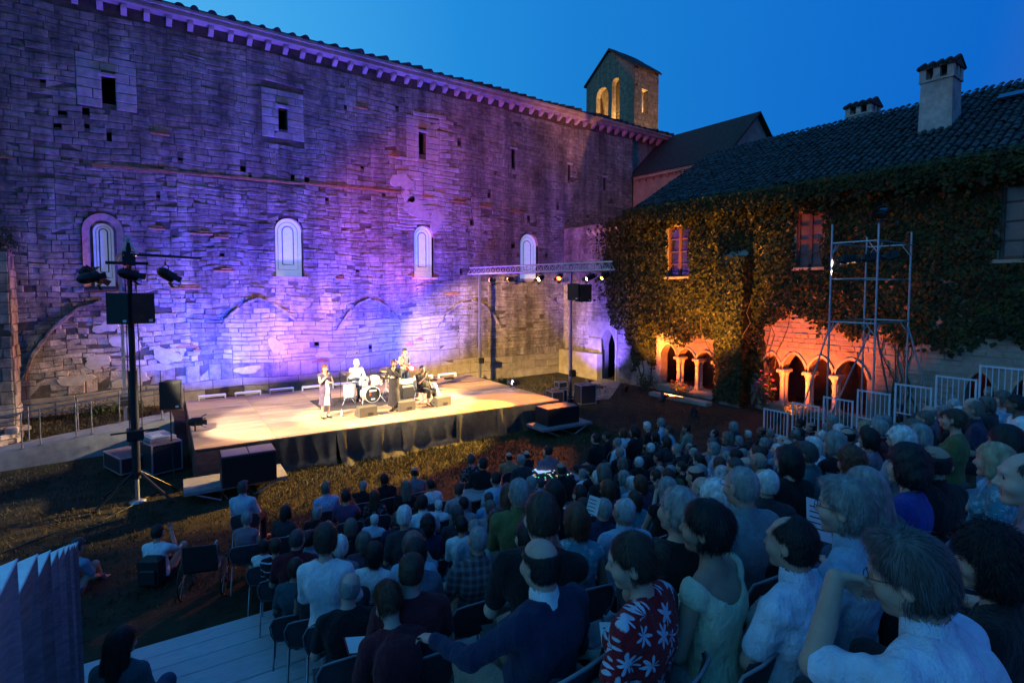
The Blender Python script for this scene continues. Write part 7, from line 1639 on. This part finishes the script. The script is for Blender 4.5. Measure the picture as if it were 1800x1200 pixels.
g1, B5 = performer('person in dark shirt playing a red electric guitar at the back of the stage', 7.05, 4.05, DZ, 1.58, 196, dict(stand=True, sw=.19, arms=('guitr', 'guitl'), collar=True, sleeve='short', pitch=14, bulk=.015), 'thick', 'black', 'slate', PANTS[1], 0, seed=7)
def local_thing(name, label, cat, person):
    o = thing(name, label, cat, person.location, person.rotation_euler.z); o.scale = person.scale; return o
gt = local_thing('electric_guitar', 'red and white electric guitar played on stage behind the seated singer', 'guitar', g1)
out_ = [(.20*math.cos(a)*(1 + .16*math.cos(2*a) + .10*math.cos(3*a + .5)), .145*math.sin(a)*(1 + .12*math.cos(2*a))) for a in np.linspace(0, 6.283, 25)[:-1]]
Mg = Matrix.Rotation(R(-24), 3, 'Y'); gp = lambda x, y, z: tuple(Vector((-.02, .235, 1.05)) + Mg @ Vector((x, y, z)))
q = MB(); q.prism([gp(a - .08, 0, b) for a, b in out_], Vector((0, .045, 0))); q.obj('guitar_body', mat('red_lacquer', (.42, .03, .025), .2, .1, bump=0, spec=.6), gt)
q = MB(); q.prism([gp(a*.62 - .10, .047, b*.62) for a, b in out_], Vector((0, .004, 0))); q.obj('pickguard', M_white, gt)
q = MB(); q.prism([gp(.10, .03, -.022), gp(.10, .03, .022), gp(.62, .03, .019), gp(.62, .03, -.019)], Vector((0, .025, 0))); q.obj('neck', mat('maple', (.45, .28, .13), .4, .1), gt); q = MB(); q.prism([gp(.62, .03, -.03), gp(.62, .03, .05), gp(.78, .03, .045), gp(.79, .03, -.02)], Vector((0, .016, 0))); q.obj('headstock', MATS['maple'], gt)
q = MB(); q.tube([(.19, .19, 1.17), (.16, .155, 1.36), (.10, .05, 1.47), (-.03, -.09, 1.44), (-.16, -.135, 1.2), (-.20, .06, 1.0)], .016, 5); q.obj('strap', mat('red_strap', (.30, .03, .03), .8), gt)
for lab, pers, B, s, dirv in (('handheld microphone of the singer in lavender', s1, B1, 1, (-.25, .35, 1)), ('handheld microphone of the singer in the long black dress', s2, B2, 0, (.2, -.1, 1)), ('handheld microphone of the seated singer in black', s3, B3, 1, (-.25, .05, 1))):
    m = local_thing('microphone', lab, 'microphone', pers); S, e, w = B['arms'][s]; c0 = Vector(w) + Vector((0, .03, .07)); q = MB(); q.lathe([(.011, -.08), (.014, .08), (.026, .10), (.028, .125), (.016, .15), (.001, .155)], c0, 10, dirv); q.obj('microphone_body', M_black, m)
ds = local_thing('drum_stick', 'wooden drum stick in the drummer right hand', 'drum stick', dr); q = MB(); w = B4['arms'][1][2]; q.tube([Vector(w) + Vector((.0, .03, -.02)), Vector(w) + Vector((-.02, .42, .04))], [.008, .005], 6); q.obj('stick', MATS['maple'], ds)
ds = local_thing('drum_stick', 'wooden drum stick in the drummer left hand', 'drum stick', dr); q = MB(); w = B4['arms'][0][2]; q.tube([Vector(w) + Vector((.0, .03, -.02)), Vector(w) + Vector((.06, .40, .10))], [.008, .005], 6); q.obj('stick', MATS['maple'], ds)
# ---------------------------------------------------------------- sound desk, tables, leaflets
def desk(label, c, w, d, h, rz):
    t = thing('folding_table', label, 'table', (*c, 0), rz); q = MB(); q.box((0, 0, h - .015), (w/2, d/2, .015), bev=.004); q.obj('table_top', mat('table_grey', (.30, .28, .28), .6, .1, 5, .1), t)
    for sx in (-1, 1):
        for sy in (-1, 1): q = MB(); q.tube([(sx*(w/2-.08), sy*(d/2-.06), 0), (sx*(w/2-.08), sy*(d/2-.06), h-.03)], .014, 6); q.obj('leg', M_steel, t)
    return t
desk('grey table top among the ground rows, an angular mark on it', (5.75, 8.86), .95, .62, .80, R(-8)); q = MB(); q.tube([(5.80, 8.90, .806), (5.72, 8.86, .806), (5.78, 8.79, .806), (5.84, 8.83, .806)], .006, 4, sm=False); tag(q.obj('table_mark', M_black), 'dark angular handle on the grey table among the ground rows', 'handle')
desk('table under the glowing sound desk in the audience', (7.35, 8.75), 1.3, .75, .78, R(-8))
sd = thing('sound_desk', 'sound mixing desk with glowing coloured keys among the front audience', 'mixing desk', (7.35, 8.75, .78), R(-8)); q = MB(); q.prism([(-.45, -.28, 0), (-.45, .28, 0), (-.45, .28, .16), (-.45, -.28, .07)], (.9, 0, 0)); q.obj('console', M_black, sd)
r = random.Random(9)
for k, col in enumerate(((.2, .5, 1.), (.1, 1., .35), (1., .5, .15), (.9, .95, 1.))):
    q = MB()
    for j in range(12): x, y = r.uniform(-.42, .42), r.uniform(-.25, .25); q.box((x, y, .115 + (y)*.16 + .006), (.012, .009, .004))
    tag(q.obj('lit_key', lens(col, 1.0), sd), kind='stuff')
q = MB(); q.box((-.1, .12, .15), (.16, .10, .004), M=Matrix.Rotation(.16, 3, 'X')); q.obj('screen', lens((.55, .75, 1.), .7), sd)
sc2 = thing('console_case', 'low open case with orange lit edge beside the sound desk', 'case', (8.05, 9.35, .5), R(-8)); q = MB(); q.box((0, 0, .03), (.5, .35, .03), bev=.01); q.obj('case_tray', M_black, sc2); q = MB(); q.box((0, .34, .075), (.5, .012, .012)); q.obj('edge', M_alu, sc2); q = MB(); q.box((0, 0, -.25), (.4, .28, .25)); q.obj('case_base', M_black, sc2)
def leaflet(label, loc, rot, w=.15, h=.21):
    t = thing('leaflet', label, 'leaflet', loc); t.rotation_euler = rot; q = MB(); q.box((0, 0, 0), (w/2, h/2, .0015)); q.obj('sheet', mat('paper', (.62, .63, .64), .8, .05, bump=.1), t); q = MB()
    for k in range(5): q.box((-.01, h*.3 - .028*k, .0025), (w*.33, .003, .0004))
    q.obj('print', M_slate if 'M_slate' in globals() else M_black, t)
def at_px(px, py, dist):
    u, w = (px - 900)/950, (560 - py)/950; cp_, sp2 = math.cos(math.atan(50/950)), math.sin(math.atan(50/950)); f = cp_ + w*sp2; z = -sp2 + w*cp_; cy_, sy_ = math.cos(R(36)), math.sin(R(36)); d = Vector((f*sy_ + u*cy_, f*cy_ - u*sy_, z)); return Vector((0, 0, CAM_H)) + d*dist
leaflet('white programme leaflet held up among the right rows', (3.05, 1.35, 3.55), (R(62), R(18), R(-30)), .15, .21)
leaflet('white programme leaflet on a lap beside the crossed arms', (2.05, 1.90, 2.98), (R(10), 0, R(-40)))
leaflet('folded leaflet held beside the person in teal top', (2.95, 2.98, 3.12), (R(78), R(10), R(-60)), .09, .14)
# empty chairs that show in the front rows
empty_chair(2.02, 9.40, 0, -TH, 'empty dark shell chair at the left of the ground rows'); empty_chair(1.68, 9.55, 0, -TH, 'second empty dark shell chair at the left of the ground rows')
empty_chair(5.35, 9.55, 0, R(-20), 'empty dark shell chair beside the grey table top'); empty_chair(6.35, 9.75, 0, R(-14), 'empty dark shell chair in front of the sound desk'); empty_chair(8.75, 9.6, 0, R(8), 'empty dark shell chair right of the sound desk, turned aside'); empty_chair(6.95, 9.85, 0, R(6), 'empty dark shell chair behind the black topped front row person')
# white bag and green coat hung on near chairs
cb_ = thing('green_coat', 'dark green coat hung over the chair beside the flowered shirt', 'coat', (1.52, 1.50, 2.53), R(10)); v = Vol(axis_lin(-.24, .24, .014), axis_lin(-.16, .16, .014), axis_lin(.0, .72, .014)); v.cap((-.12, 0, .60), (.10, 0, .60), .07, .07, .05); v.cap((-.08, -.03, .5), (-.10, -.05, .1), .10, .12, .06); v.cap((.08, -.02, .5), (.08, -.05, .15), .09, .10, .06); v.noise(.014, 22, 6); raw('cloth', *v.mesh(), cloth('green_coat', (.03, .10, .09)), cb_, True)
# ---------------------------------------------------------------- grass: tufts in the lit strip and on the bank
def grass():
    rg = np.random.default_rng(21); P = []
    n = 26000; P.append(np.stack([rg.uniform(2.2, 13.5, n), 15.1 - np.abs(rg.normal(size=n))*1.9, np.zeros(n)], 1))
    n = 9000; P.append(np.stack([rg.uniform(-4, 3, n), rg.uniform(9.5, 19.2, n), np.zeros(n)], 1)); n = 9000; P.append(np.stack([rg.uniform(-6, 1.2, n), rg.uniform(20.7, 23.6, n), np.zeros(n)], 1)); n = 9000; P.append(np.stack([rg.uniform(12.8, 19.5, n), rg.uniform(11, 23.5, n), np.zeros(n)], 1))
    P = np.concatenate(P); P[:,2] = [ground_z(x, y) for x, y in P[:,:2]]; n = len(P); a = rg.uniform(0, 6.28, n); h = .05 + .07*rg.random(n)**2; l = rg.normal(size=(n,2))*.04; w = .011
    ux, uy = np.cos(a)*w, np.sin(a)*w; V = np.stack([P + np.stack([-ux, -uy, -.01 + 0*a], 1), P + np.stack([ux, uy, -.01 + 0*a], 1), P + np.stack([l[:,0], l[:,1], h], 1)], 1).reshape(-1, 3); F = np.arange(n*3).reshape(-1, 3)
    tag(raw('grass', V, F, mat('dry_grass', (.075, .075, .025), .8, .3, 2.5, 0, isl=.3, col2=(.12, .095, .035), big=.45)), kind='stuff')
grass()
